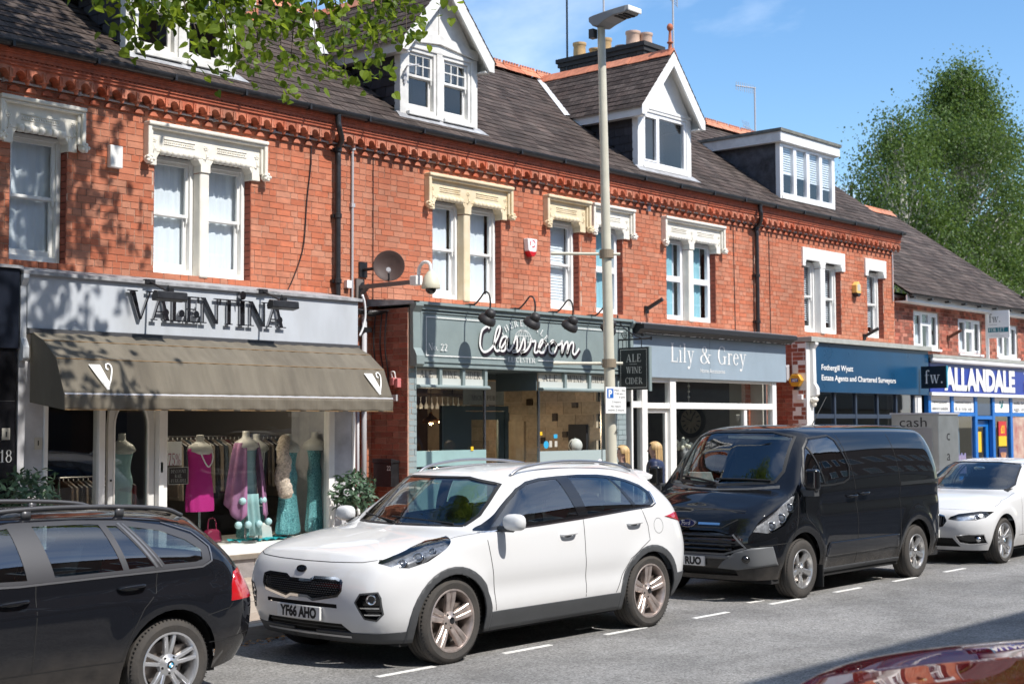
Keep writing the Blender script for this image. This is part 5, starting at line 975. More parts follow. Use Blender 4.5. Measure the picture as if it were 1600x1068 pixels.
for q in (('round sky blue sticker in the middle of the sticker cluster', 15.45 + .12, 1.56, .055, SKY_B, False), ('blue oval sticker at the top right of the cluster', 15.78, 1.68, .04, SKY_B, .7), ('yellow square sticker in the cluster', 15.46, 1.72, .025, YEL, 1.0), ('small white card sticker beside the blue disc', 15.67, 1.57, .03, CREAMP, 1.5), ('cream card sticker at the right of the cluster', 15.79, 1.57, .03, CREAMP, 1.4)): stick(*q)
stick('small yellow warning sticker low on the pub door glass', 14.0, 1.53, .025, YEL, 1.1, SH + .03)
# ================= home accessories shop
sC = shopfront(hC)
fa = MB().box(17.525, SH - .06, 2.575, 22.03, F - .01, 3.235).build('fascia', LILY, sC, bevel=.004); MB().box(19.62, SH - .0615, 2.58, 19.625, SH - .06, 3.23).build('board_joint', mat('joint', (.1, .13, .15), .8), sC)
MB().prism([(0, 3.237), (.06, 3.237), (.1, 3.27), (.13, 3.30), (.2, 3.31), (.2, 3.37), (.17, 3.39), (-.6, 3.43), (-.6, 3.237)], lambda u, v, d: (d, SH - .06 - u, v), 17.53, 22.10).build('canopy', mat('flaking_black', (.02, .02, .022), .5, bump=.4, bscale=25), sC)
fl = MB()
for k in range(60):
    x = RN.choice((RN.uniform(17.7, 18.6), RN.uniform(18.4, 22))); fl.box(x, SH - .125 - RN.uniform(0, .03), 3.24, x + RN.uniform(.02, .09), SH - .12, 3.24 + RN.uniform(.006, .014))
kind(fl.build('flaking_paint', INKW, sC), 'stuff')
MB().add([(17.5, SH - .23, 3.385), (22.12, SH - .23, 3.385), (22.12, F - .005, 3.50), (17.5, F - .005, 3.50)], [(0, 1, 2, 3)]).build('lead_flashing', LEAD, sC, solid=.02)
lt = MB(); fL = FRONT(0, SH - .062, 0)
def serif_low(b, txt, x, z, w_, h): return serif(b, txt, lambda u, v, d: fL(x + u, z + v, d), w_, h)
serif_low(lt, 'Lily', 18.50, 2.83, .66, .30); serif_low(lt, '&', 19.33, 2.83, .33, .28); serif_low(lt, 'Grey', 19.84, 2.83, .88, .30); sans(lt, 'Home Accessories', lambda u, v, d: fL(19.34 + u, 2.68 + v, d), .72, .07)
lt.build('fascia_lettering', INKW, sC)
mb = MB()
for a, b in ((17.81, 17.95), (18.56, 18.72), (21.65, 21.78)): mb.box(a, SH - .01, .12, b, SH + .1, 2.575)
mb.box(17.52, SH, 2.10, 17.81, SH + .09, 2.2); mb.box(17.95, SH, 2.09, 18.56, SH + .09, 2.18); mb.box(18.72, SH - .005, 2.09, 21.65, SH + .09, 2.19); mb.box(17.95, SH + .01, 2.50, 18.56, SH + .09, 2.575); mb.box(18.72, SH + .01, 2.53, 21.65, SH + .09, 2.575); mb.box(20.76, SH + .012, .5, 20.85, SH + .088, 2.09); mb.box(18.72, SH - .01, .3, 21.65, SH + .1, .5); mb.box(17.52, SH - .02, .12, 17.56, SH + .1, 2.57)
mb.build('window_frame', WHITE, sC, bevel=.006)
pane(sC, 18.72, .5, 21.65, 2.53, SH + .04, PANE_D); pane(sC, 17.56, .3, 17.81, 2.57, SH + .04, PANE_D); pane(sC, 17.95, 2.18, 18.56, 2.5, SH + .04, PANE_D)
MB().box(18.72, SH, .12, 21.65, SH + .09, .3).box(17.56, SH, .12, 17.81, SH + .09, .3).build('stall_riser', LILY, sC)
db = MB(); frame(db, 17.95, 18.56, .14, 2.085, SH + .05, SH + .1, .06, .2); db = db.build('door', WHITE, sC, bevel=.004); pane(db, 18.01, .34, 18.5, 2.03, SH + .07, PANE_D)
MB().box(22.1, SH + .4, .15, 22.12, 18, 3.2).build('side_wall', mat('grey_wall', (.17, .17, .18), .9, var=.1), sC); MB().box(17.4, SH + .3, .12, 22.1, 17.4, .15).build('floor', mat('pale_floor', (.35, .32, .28), .6), sC); MB().box(20.9, 13.45, .15, 21.9, 13.5, 3.2).build('display_panel', mat('dark_panel', (.03, .03, .032), .8), sC) if False else None
MB().box(22.07, 13.5, .9, 22.1, 14.2, 3.0).build('white_panel', mat('off_white', (.6, .57, .5), .8), sC)
ck = thing('wall_clock', 'large round dark wall clock inside the home accessories window', 'clock', (22.05, 15.03, 1.9))
b = MB().lathe([(.001, 0), (.24, 0), (.24, -.01), (.001, -.01)], (22.06, 15.03, 1.9), 'x', 28); b.build('dial', mat('dial', (.3, .26, .2), .7, var=.2), ck); MB().lathe([(.23, 0), (.23, -.035), (.31, -.03), (.31, 0)], (22.07, 15.03, 1.9), 'x', 32).build('rim', BLACK_I, ck); b = MB()
for k in range(12): a = k * PI / 6; b.cbox((22.045, 15.03 + .17 * math.sin(a), 1.9 + .17 * math.cos(a)), (.004, .02, .075), ((1, 0, 0), (0, math.cos(a), -math.sin(a)), (0, math.sin(a), math.cos(a))))
b.cbox((22.042, 15.0, 1.96), (.004, .015, .16), ((1, 0, 0), (0, .9, .4), (0, -.4, .9))).cbox((22.042, 15.08, 1.93), (.004, .015, .12), ((1, 0, 0), (0, .4, -.9), (0, .9, .4))).build('numerals', BLACK_I, ck)
fw_ = thing('flower_bunch', 'bunch of white flowers on display in the accessories window', 'flowers', (19.75, 13.6, 1.25)); b = MB()
for k in range(34): b.ball((19.75 + RN.gauss(0, .11), 13.6 + RN.gauss(0, .06), 1.5 + RN.gauss(0, .05)), RN.uniform(.02, .04), n=7, m=5)
b.build('blossom', mat('petal', (.75, .74, .62), .8), fw_); MB().lathe([(.05, 0), (.07, .12), (.05, .22)], (19.75, 13.6, 1.25), 'z', 16).build('vase', GREY_PIPE, fw_)
for pts_, lab in (([(20.9, 1.98)], 'white heart hanging beside the accessories window post'), ): 
    b = MB().prism([(0, -.07), (.05, 0), (.05, .03), (.025, .05), (0, .03), (-.025, .05), (-.05, .03), (-.05, 0)], lambda u, v, d: (20.95 + u, 13.3 + d, 1.96 + v), 0, .02); tag(b.build('hanging_heart', CREAMP, None), lab, 'ornament')
b = MB()
for k in range(6): b.ball((19.45, 13.3, 2.47 - k * .045), .022 - .01 * (k % 2), n=8, m=6)
tag(b.tube([(19.45, 13.3, 2.2), (19.45, 13.3, 2.6)], .004, 5).build('hanging_ornament', CREAMP, None), 'string of pale beads hanging in the upper accessories window', 'ornament')
# brick return before the estate agent
rC = MB().box(22.857, SH + .02, .12, 22.95, F + .1, 3.34).build('side_wall', MORTAR, hD); brickwork(rC, ('x', 22.85), SH + .02, F, .12, 3.33, (), 300, BRICK_SHADED)
qC = MB(); holed(qC, F + .007, 21.78, 22.95, .12, 3.25, (), .1); qC = qC.build('recess_wall', MORTAR, hD); brickwork(qC, ('y', F), 21.9, 22.85, .12, 3.25, (), 120)
# ================= estate agent
sD = shopfront(hD)
MB().box(23.09, SH - .05, 2.42, 27.75, F - .01, 3.325).build('fascia', NAVY, sD, bevel=.006); MB().box(22.84, SH - .12, 3.33, 27.78, F - .005, 3.42).build('ledge', mat('stone_ledge', (.36, .37, .34), .85, var=.15, bump=.3, bscale=40), sD, bevel=.006)
MB().box(22.85, SH - .0, .12, 23.09, SH + .3, 3.32).build('pilaster', WHITE, sD, bevel=.004); MB().box(27.22, SH, .12, 27.5, SH + .3, 2.41).build('pilaster', WHITE, sD, bevel=.004); console(sD, 22.98, 23.085, 2.34, 3.32, WHITE); MB().ball((23.03, SH - .05, 2.28), .09, .07, .06).ball((23.03, SH - .05, 2.2), .04, .04, .05).build('console_scroll', STONE_W, sD, True)
mb = MB(); DKF = mat('dark_blue_frame', (.03, .045, .075), .45)
for x in (23.10, 23.9, 24.72, 25.6, 26.4, 27.16): mb.box(x, SH + .02, .12, x + .06, SH + .1, 2.42)
for a, b in ((23.16, 23.9), (23.96, 24.72), (24.78, 25.6), (25.66, 26.4), (26.46, 27.16)):
    mb.box(a, SH + .025, 1.94, b, SH + .095, 2.02); mb.box(a, SH + .025, .5, b, SH + .095, .6)
    pane(sD, a, .6, b, 2.42, SH + .05, PANE_D)
mb.build('window_frame', DKF, sD, bevel=.005); MB().box(23.1, SH + .03, .12, 27.2, SH + .1, .5).build('stall_riser', DKF, sD)
lt = MB(); fD = FRONT(0, SH - .052, 0); sans(lt, 'Fothergill Wyatt', lambda u, v, d: fD(23.30 + u, 2.83 + v, d), 1.20, .10, bold=.015); sans(lt, 'Estate Agents and Chartered Surveyors', lambda u, v, d: fD(23.30 + u, 2.64 + v, d), 2.95, .10, bold=.015); lt.build('fascia_lettering', INKW, sD)
MB().box(22.3, SH + .3, .12, 27.6, 17, .15).build('floor', mat('agent_floor', (.2, .2, .22), .7), sD)
pj = thing('projecting_sign', 'dark square fw. sign projecting from the end of the navy fascia', 'sign', (27.3, 12.6, 2.5)); MB().box(27.30, 12.42, 2.55, 27.34, 12.96, 3.0).build('sign_board', mat('ink_board', (.006, .01, .016), .3), pj, bevel=.004)
serif(MB(), 'fw.', LEFTF(27.30, 12.88, 2.65, 1, 1), .40, .27).build('lettering', INKW, pj); MB().box(27.30, 12.4, 2.55, 27.34, 12.418, 3.0).build('edge_strip', mat('cyan_strip', (.05, .4, .55), .4), pj)
# ================= corner shop
h5 = thing('corner_shop_house', 'lower brick building with a royal blue ALLANDALE shopfront', 'house', (31.5, F, .12))
HO = [(28.66, 29.92, 3.47, 4.27), (30.92, 32.18, 3.43, 4.23), (33.07, 34.33, 3.41, 4.2)]
mb = MB(); holed(mb, F + .007, 27.78, 35.25, 2.9, 4.56, HO, .1); w5 = mb.build('wall', MORTAR, h5); brickwork(w5, ('y', F), 27.78, 35.25, 2.95, 4.50, HO, 300, mat('brick_brown', (.40, .13, .085), .88, var=.3, vscale=9, bump=.5, bscale=90, piece=.5))
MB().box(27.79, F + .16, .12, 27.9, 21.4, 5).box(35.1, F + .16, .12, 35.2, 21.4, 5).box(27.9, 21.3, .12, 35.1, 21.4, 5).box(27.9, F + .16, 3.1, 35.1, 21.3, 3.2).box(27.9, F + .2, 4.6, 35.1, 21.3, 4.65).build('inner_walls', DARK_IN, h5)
V5 = Vector((0, 1, .7)).normalized(); MB().add([(27.79, 13.40, 4.53), (35.4, 13.40, 4.53), (35.4, 17.5, 7.40), (27.79, 17.5, 7.40), (35.4, 21.6, 4.53), (27.79, 21.6, 4.53)], [(0, 1, 2, 3), (3, 2, 4, 5)]).build('roof', ROOF_BK, h5)
slates(h5, (27.79, 13.40, 4.56), (1, 0, 0), V5, 7.62, 5.0, None, 300, SLATE, .25, .2); x = 29.0
while x < 35: share('ridge_tile', RIDG, h5, (x, 17.5, 7.47), None, (1, 1, 1), RN.random()); x += .45
MB().box(27.79, 13.46, 4.40, 35.3, 13.49, 4.53).box(27.79, 13.49, 4.40, 35.3, F, 4.415).build('fascia_board', WHITE, h5); MB().box(35.28, 13.46, 4.38, 35.36, 17.5, 4.5).build('barge_end', WHITE, h5)
g = MB()
for k in range(9): g.box(27.9 + k * .85, 13.36, 4.47, 27.98 + k * .85, 13.46, 4.53)
g.prism([(.05 * math.cos(t), .05 * math.sin(t)) for t in [PI + PI * k / 8 for k in range(9)]], lambda u, v, d: (d, 13.40 + u, 4.545 + v), 27.8, 35.3).build('gutter', BLACK_I, h5)
for i, (a, b, c, d) in enumerate(HO):
    mb = MB(); frame(mb, a + .01, b - .01, c, d, F + .03, F + .1, .05); t1, t2 = a + (b - a) * .36, a + (b - a) * .66
    for t_ in (t1, t2): mb.box(t_ - .035, F + .032, c + .05, t_ + .035, F + .098, d - .05)
    mb.box(t1 + .035, F + .034, d - .3, t2 - .035, F + .096, d - .23); frame(mb, a + .06, t1 - .035, c + .05, d - .05, F + .02, F + .06, .04); frame(mb, t2 + .035, b - .06, c + .05, d - .05, F + .02, F + .06, .04); mb.box(a - .03, F - .05, c - .05, b + .03, F + .03, c)
    w_ = mb.build('window', UPVC, h5, bevel=.004); pane(w_, a + .05, c + .05, b - .05, d - .05, F + .065, PANE); wavy(MB(), t1, t2, c, d - .25, F + .2, .012, 3, i).build('curtain', NET, w_, True)
s5 = shopfront(h5)
MB().box(27.80, SH - .05, 2.49, 35.2, F - .01, 3.10).build('fascia', BLUE, s5, bevel=.005); MB().box(27.80, SH - .09, 2.42, 35.2, SH + .1, 2.487).build('fascia_trim', UPVC, s5); MB().box(27.78, SH - .14, 3.20, 35.2, F - .005, 3.27).build('ledge', mat('stone_ledge', (.36, .37, .34)), s5)
MB().tube([(27.80, SH - .1, 3.15), (35.2, SH - .1, 3.15)], .05, 12).build('shutter_roll', UPVC, s5, True)
lt = MB(); fE = FRONT(0, SH - .052, 0); sans(lt, 'ALLANDALE', lambda u, v, d: fE(28.46 + u, 2.565 + v, d), 3.74, .44, .012, bold=.055); sans(lt, 'OFF LICENCE', lambda u, v, d: fE(32.75 + u, 2.95 + v, d), 1.2, .08, bold=.02); lt.build('fascia_lettering', INKW, s5); sans(MB(), 'news', lambda u, v, d: fE(32.75 + u, 2.56 + v, d), 1.1, .27, .01, bold=.06, cap=.55).build('fascia_lettering', YEL, s5)
mb = MB()
for x in (27.82, 28.92, 30.12, 31.06, 32.06): mb.box(x, SH, .12, x + .13, SH + .1, 2.42)
mb.box(27.95, SH + .005, 1.99, 28.92, SH + .09, 2.07); mb.box(29.05, SH + .005, 1.99, 30.12, SH + .09, 2.07); mb.box(31.19, SH + .005, 1.99, 32.06, SH + .09, 2.07); mb.box(32.19, SH + .005, 1.99, 35.1, SH + .09, 2.07); mb.box(30.25, SH + .005, 1.92, 31.06, SH + .09, 2.0); mb.box(34.9, SH, .12, 35.1, SH + .1, 2.42)
mb.build('window_frame', BLUEF, s5, bevel=.005); MB().box(27.95, SH, .12, 30.12, SH + .09, .7).box(31.19, SH, .12, 35.0, SH + .09, .7).build('stall_riser', BLUEF, s5)
pane(s5, 27.95, .7, 30.12, 1.99, SH + .04, PANE_D); pane(s5, 31.19, .7, 34.9, 1.99, SH + .04, PANE_D)
db = MB(); frame(db, 30.27, 31.04, .14, 1.9, SH + .1, SH + .15, .14, .5); db = db.build('door', BLUEF, s5, bevel=.005); pane(db, 30.4, .6, 30.9, 1.8, SH + .12, PANE_D); MB().box(30.45, SH + .1, 1.2, 30.65, SH + .105, 1.65).build('door_poster', YEL, db); MB().box(30.42, SH + .1, .7, 30.7, SH + .105, 1.15).build('door_poster', INKB, db)
for a, b, l1, l2 in ((27.96, 28.9, 'newspaper', 'delivery available'), (29.06, 30.11, 'national lottery', '& e top up'), (32.2, 33.4, 'milk, bread,', 'eggs, cheese')):
    MB().box(a, SH + .03, 2.08, b, SH + .06, 2.41).build('header_panel', INKW, s5); q = MB(); sans(q, l1, FRONT(a + (b - a) * .12, SH + .03, 2.26), (b - a) * .76, .075); sans(q, l2, FRONT(a + (b - a) * .1, SH + .03, 2.12), (b - a) * .8, .075); q.build('header_print', INKB, s5)
MB().box(31.2, SH + .03, 2.08, 32.05, SH + .06, 2.41).build('header_panel', INKW, s5); q = MB()
for cx, cz, r_ in ((31.55, 2.3, .05), (31.65, 2.24, .06), (31.7, 2.32, .04), (31.6, 2.2, .04)): q.prism([(cx, cz - r_), (cx + r_, cz), (cx, cz + r_), (cx - r_, cz)], FRONT(0, SH + .03, 0), 0, .004 + r_ * .02)
q.build('header_print', mat('teal_print', (.02, .2, .22), .5), s5)
MB().box(30.25, SH + .03, 2.01, 31.06, SH + .06, 2.41).build('fanlight', mat('dark_blue_glass', (.01, .04, .1), .15), s5)
for a, b, c, d, m in ((31.42, 1.55, 31.85, 1.88, RED), (31.42, 1.32, 31.85, 1.545, YEL), (31.42, .9, 31.85, 1.28, mat('purple_poster', (.03, .02, .09), .4)), (31.42, .6, 31.85, .86, RED)): MB().box(a, SH + .02, b, c, SH + .036, d).build('window_poster', m, s5)
sans(MB(), '£1', FRONT(31.53, SH + .02, 1.62), .2, .16, bold=.05).build('poster_print', YEL, s5); q = MB()
for k in range(5): q.cbox((31.63 + (k - 2) * .05, SH + .012, 1.08), (.03, .01, .2), ((math.cos((k - 2) * .2), 0, -math.sin((k - 2) * .2)), (0, 1, 0), (math.sin((k - 2) * .2), 0, math.cos((k - 2) * .2))))
q.build('poster_print', mat('peach_print', (.7, .35, .2), .5), s5); MB().box(32.2, SH + .02, .7, 33.6, SH + .036, 1.98).build('window_poster', mat('rose_poster', (.35, .09, .09), .5, var=.8, vscale=3, col2=(.6, .5, .4)), s5)
q = MB(); 
for k in range(10): q.box(29.1 + k * .085, SH + .15, .75, 29.17 + k * .085, SH + .16, 1.15 + .04 * (k % 2))
kind(q.build('magazine_row', mat('magazine_print', (.6, .4, .55), .5, var=.6, vscale=9, col2=(.3, .3, .7)), s5), 'stuff'); wavy(MB(), 29.1, 29.95, 1.15, 1.98, SH + .3, .02, 8, 3).build('strip_curtain', mat('strip_blue', (.2, .3, .42), .4), s5, True); MB().box(28, 17, .12, 35, 17.1, 3).build('back_wall', mat('shop_back', (.25, .22, .2), .9), s5)
# ---------------------------------------------------------------- vehicles
from mathutils.bvhtree import BVHTree
def paint(name, col, metal=0, rough=.35, flake=0):
    m = mat(name, col, .5, metal, 1.0, spec=0); p = m.node_tree.nodes['Principled BSDF']; p.inputs['Coat Roughness'].default_value = .02; p.inputs['Coat IOR'].default_value = 1.5
    n = m.node_tree.nodes; l = m.node_tree.links; t = n.new('ShaderNodeTexCoord')      # road dust towards the sills
    z = n.new('ShaderNodeTexNoise'); z.inputs['Scale'].default_value = 9; z.inputs['Detail'].default_value = 9; l.new(t.outputs['Object'], z.inputs[0])
    s = n.new('ShaderNodeSeparateXYZ'); l.new(t.outputs['Object'], s.inputs[0])
    r = n.new('ShaderNodeMapRange'); r.inputs[1].default_value = .62; r.inputs[2].default_value = .2; r.inputs[3].default_value = -.15; r.inputs[4].default_value = .5; l.new(s.outputs[2], r.inputs[0])
    a = n.new('ShaderNodeMath'); a.operation = 'MULTIPLY'; l.new(z.outputs[0], a.inputs[0]); l.new(r.outputs[0], a.inputs[1]); a.use_clamp = True
    mx_ = n.new('ShaderNodeMix'); mx_.data_type = 'RGBA'; l.new(a.outputs[0], mx_.inputs[0]); mx_.inputs[6].default_value = (*col, 1); mx_.inputs[7].default_value = (.22, .19, .16, 1); l.new(mx_.outputs[2], p.inputs['Base Color'])
    v = n.new('ShaderNodeMath'); v.operation = 'MULTIPLY_ADD'; v.inputs[1].default_value = -1.2; v.inputs[2].default_value = 1; v.use_clamp = True; l.new(a.outputs[0], v.inputs[0]); l.new(v.outputs[0], p.inputs['Coat Weight'])
    return m
TYRE = mat('tyre_rubber', (.035, .033, .031), .85, var=.3, vscale=7, bump=.3, bscale=50, col2=(.06, .052, .045)); PLASTIC = mat('black_cladding', (.055, .057, .06), .6, var=.1, bump=.15, bscale=200); GLOSSB = mat('gloss_black', (.008, .008, .009), .12, coat=.5); TRIMB = mat('rubber_trim', (.012, .012, .012), .5)
CARG = glass('car_glass', (.42, .50, .52), 1.9); WSG = glass('windscreen_glass', (.62, .70, .68), 1.75); LENS = glass('lamp_lens', (.95, .96, .97), 1.5); CABIN = mat('cabin_cloth', (.02, .02, .022), .9); ALLOY = mat('alloy', (.56, .55, .54), .32, metal=.85, var=.05); ALLOYD = mat('dusty_alloy', (.55, .47, .43), .36, metal=.75, var=.3, vscale=9); REDL = mat('red_lens', (.45, .008, .012), .12, coat=1); DISC = mat('brake_disc', (.25, .22, .2), .4, metal=.8); CHROMEC = mat('chrome', (.75, .75, .76), .12, metal=1); GAP = mat('panel_gap', (.01, .01, .01), .8); UNDER = mat('underbody', (.012, .012, .012), .9)
PLATE_W = mat('plate_white', (.72, .72, .70), .5); PLATE_Y = mat('plate_yellow', (.75, .5, .03), .5)
def pchip(t, x, q):
    """monotone cubic through points, vector valued"""
    x = np.asarray(x, float); t = np.asarray(t, float); h = np.diff(t)[:, None]; d = np.diff(x, axis=0) / h; m = np.zeros_like(x)
    a, b = d[:-1], d[1:]; w1 = 2 * h[1:] + h[:-1]; w2 = h[1:] + 2 * h[:-1]
    with np.errstate(divide='ignore', invalid='ignore'): mm = (w1 + w2) / (w1 / a + w2 / b)
    m[1:-1] = np.where(a * b > 0, np.nan_to_num(mm), 0); m[0] = d[0]; m[-1] = d[-1]
    i = np.clip(np.searchsorted(t, q, side='right') - 1, 0, len(t) - 2); hh = h[i]; s = ((q - t[i])[:, None]) / hh
    return x[i] * (2 * s ** 3 - 3 * s ** 2 + 1) + m[i] * hh * (s ** 3 - 2 * s ** 2 + s) + x[i + 1] * (-2 * s ** 3 + 3 * s ** 2) + m[i + 1] * hh * (s ** 3 - s ** 2)
def inpoly(p, poly):
    x, y = p; c = False; n = len(poly)
    for i in range(n):
        x1, y1 = poly[i]; x2, y2 = poly[i - 1]
        if (y1 > y) != (y2 > y) and x < (x2 - x1) * (y - y1) / (y2 - y1) + x1: c = not c
    return c
class Car:
    def __init__(s, net, smooth=3, warp=None):
        N = np.array(net, float)                    # stations x rows x 3
        ns, nr, _ = N.shape; d = np.linalg.norm(np.diff(N, axis=0), axis=2).mean(1); t = np.concatenate([[0], np.cumsum(d)])
        q = np.concatenate([np.linspace(t[i], t[i + 1], max(3, int(d[i] / .035)), endpoint=False) for i in range(ns - 1)] + [[t[-1]]])
        A = np.stack([pchip(t, N[:, j], q) for j in range(nr)], 1)
        d2 = np.linalg.norm(np.diff(N[3:-3], axis=1), axis=2).mean(0); t2 = np.concatenate([[0], np.cumsum(d2)])
        q2 = np.concatenate([np.linspace(t2[i], t2[i + 1], max(3, int(d2[i] / .04)), endpoint=False) for i in range(nr - 1)] + [[t2[-1]]])
        G = np.stack([pchip(t2, A[i], q2) for i in range(len(A))], 0)
        for _ in range(smooth):
            H = G.copy(); H[1:-1, 1:-1] = G[1:-1, 1:-1] * .5 + .125 * (G[2:, 1:-1] + G[:-2, 1:-1] + G[1:-1, 2:] + G[1:-1, :-2]); H[1:-1, -1, 0] = G[1:-1, -1, 0] * .5 + .25 * (G[2:, -1, 0] + G[:-2, -1, 0]); H[1:-1, -1, 2] = G[1:-1, -1, 2] * .5 + .25 * (G[2:, -1, 2] + G[:-2, -1, 2])
            H[1:-1, 0] = G[1:-1, 0] * .5 + .25 * (G[2:, 0] + G[:-2, 0]); G = H
        if warp: G = warp(G)
        G[0, :, 1] = 0; G[-1, :, 1] = 0; G[:, -1, 1] = 0
        a, b = G.shape[:2]; bm = bmesh.new(); V = {}
        for sgn in (-1, 1):
            for i in range(a):
                for j in range(b):
                    k = (i, j, 0) if abs(G[i, j, 1]) < 1e-9 else (i, j, sgn)
                    if k not in V: V[k] = bm.verts.new((G[i, j, 0], G[i, j, 1] * sgn, G[i, j, 2]))
        g = lambda i, j, sgn: V.get((i, j, 0)) or V[(i, j, sgn)]
        for sgn in (-1, 1):
            for i in range(a - 1):
                for j in range(b - 1):
                    q = [g(i, j, sgn), g(i + 1, j, sgn), g(i + 1, j + 1, sgn), g(i, j + 1, sgn)]
                    if sgn > 0: q.reverse()
                    u = []
                    for v in q:
                        if v not in u: u.append(v)
                    if len(u) > 2:
                        try: bm.faces.new(u)
                        except ValueError: pass
        bmesh.ops.remove_doubles(bm, verts=bm.verts, dist=1e-5); bm.normal_update()
        L = bm.verts.layers.float_vector.new('n0')
        c = Vector((sum(v.co.x for v in bm.verts) / len(bm.verts), 0, .6))
        s.flip = sum(1 if f.normal.dot(f.calc_center_median() - c) > 0 else -1 for f in bm.faces) < 0
        if s.flip: bmesh.ops.reverse_faces(bm, faces=bm.faces); bm.normal_update()
        for v in bm.verts: v[L] = v.normal
        s.bm = bm; s.L = L; s.bvh = BVHTree.FromBMesh(bm)
    AX = {'side': (lambda p: (p.x, p.z)), 'front': (lambda p: (p.y, p.z)), 'rear': (lambda p: (p.y, p.z)), 'top': (lambda p: (p.x, p.y))}
    def ok(s, f, axis, side, lim):
        c = f.calc_center_median(); n = f.normal
        if axis == 'side': return c.y * side > .12 and n.y * side > .02
        if axis == 'front': return n.x < -.02 and (lim is None or lim[0] < c.x < lim[1])
        if axis == 'rear': return n.x > .02 and (lim is None or lim[0] < c.x < lim[1])
        return n.z > .05
    def carve(s, poly, axis='side', side=-1, lim=None, bm=None):
        """cut an outline through the shell and take out what lies inside it"""
        bm = bm or s.bm; pr = s.AX[axis]; xs = [p[0] for p in poly]; ys = [p[1] for p in poly]; e = .06
        cand = [f for f in bm.faces if min(xs) - e < pr(f.calc_center_median())[0] < max(xs) + e and min(ys) - e < pr(f.calc_center_median())[1] < max(ys) + e and s.ok(f, axis, side, lim)]
        geom = list({x for f in cand for x in [f, *f.edges, *f.verts]}); n = len(poly)
        for i in range(n):
            a, b = poly[i - 1], poly[i]; du, dv = b[0] - a[0], b[1] - a[1]
            if math.hypot(du, dv) < 1e-5: continue
            if axis == 'side': co = (a[0], 0, a[1]); no = (-dv, 0, du)
            elif axis == 'top': co = (a[0], a[1], 0); no = (-dv, du, 0)
            else: co = (0, a[0], a[1]); no = (0, -dv, du)
            geom = bmesh.ops.bisect_plane(bm, geom=geom, dist=1e-5, plane_co=co, plane_no=no)['geom']
        ins = [f for f in geom if isinstance(f, bmesh.types.BMFace) and inpoly(pr(f.calc_center_median()), poly)]
        vs = {}; V = []; NN = []; FF = []
        for f in ins:
            q = []
            for v in f.verts:
                if v not in vs: vs[v] = len(V); V.append(v.co.copy()); NN.append(v[s.L].copy().normalized())
                q.append(vs[v])
            FF.append(q)
        bmesh.ops.delete(bm, geom=ins, context='FACES'); return V, NN, FF
    def shell(s, name, data, m, par, off=0, th=0, rim=0):
        V, N, Fs = data
        if not Fs: return None
        me = bpy.data.meshes.new(name); me.from_pydata([tuple(v + n * off) for v, n in zip(V, N)], [], Fs); me.materials.append(m); me.polygons.foreach_set('use_smooth', [True] * len(me.polygons)); me.normals_split_custom_set_from_vertices([tuple(n) for n in N])
        o = bpy.data.objects.new(name, me); COL.objects.link(o); o.parent = par; ORG[o.name] = Vector((0, 0, 0))
        if th: q = o.modifiers.new('thick', 'SOLIDIFY'); q.thickness = th; q.offset = -1; q.use_rim = True
        return o
    def rest(s, name, m, par, off=0, filt=None):
        vs = {}; V = []; N = []; FF = []
        for f in s.bm.faces:
            if filt and not filt(f.calc_center_median()): continue
            q = []
            for v in f.verts:
                if v not in vs: vs[v] = len(V); V.append(v.co.copy()); N.append(v[s.L].copy().normalized())
                q.append(vs[v])
            FF.append(q)
        return s.shell(name, (V, N, FF), m, par, off)
    def hit(s, u, v, axis='side', side=-1):
        o, d = {'side': (Vector((u, 3 * side, v)), Vector((0, -side, 0))), 'front': (Vector((-2, u, v)), Vector((1, 0, 0))), 'rear': (Vector((8, u, v)), Vector((-1, 0, 0))), 'top': (Vector((u, v, 4)), Vector((0, 0, -1)))}[axis]
        p, n, _, _ = s.bvh.ray_cast(o, d)
        if p is None: return None
        return p, (n if n.dot(d) < 0 else -n)
    def line(s, mb, pts, w_=.006, off=.0008, axis='side', side=-1, dense=.04):
        P = []
        for a, b in zip(pts, pts[1:]):
            k = max(1, int(math.hypot(b[0] - a[0], b[1] - a[1]) / dense))
            P += [(a[0] + (b[0] - a[0]) * i / k, a[1] + (b[1] - a[1]) * i / k) for i in range(k)]
        P.append(pts[-1]); H = [h for h in (s.hit(u, v, axis, side) for u, v in P) if h]
        vs = []
        for i, (p, n) in enumerate(H):
            t = (H[min(i + 1, len(H) - 1)][0] - H[max(i - 1, 0)][0]).normalized(); c = t.cross(n).normalized(); vs += [p + c * w_ / 2 + n * off, p - c * w_ / 2 + n * off]
        mb.add(vs, [(2 * i, 2 * i + 1, 2 * i + 3, 2 * i + 2) for i in range(len(H) - 1)])
    def tubeline(s, mb, pts, rad, off=0, axis='side', side=-1, n=6):
        H = [s.hit(u, v, axis, side) for u, v in pts]; mb.tube([p + nn * off for p, nn in (h for h in H if h)], rad, n)
def circ(cx, cz, r, n=28, a0=0, a1=2 * PI): return [(cx + r * math.cos(a0 + (a1 - a0) * k / n), cz + r * math.sin(a0 + (a1 - a0) * k / n)) for k in range(n)]
def archpoly(cx, cz, r, zb, n=16): return [(cx + r, zb)] + [(cx + r * math.cos(PI * k / n), cz + r * math.sin(PI * k / n)) for k in range(n + 1)] + [(cx - r, zb)]
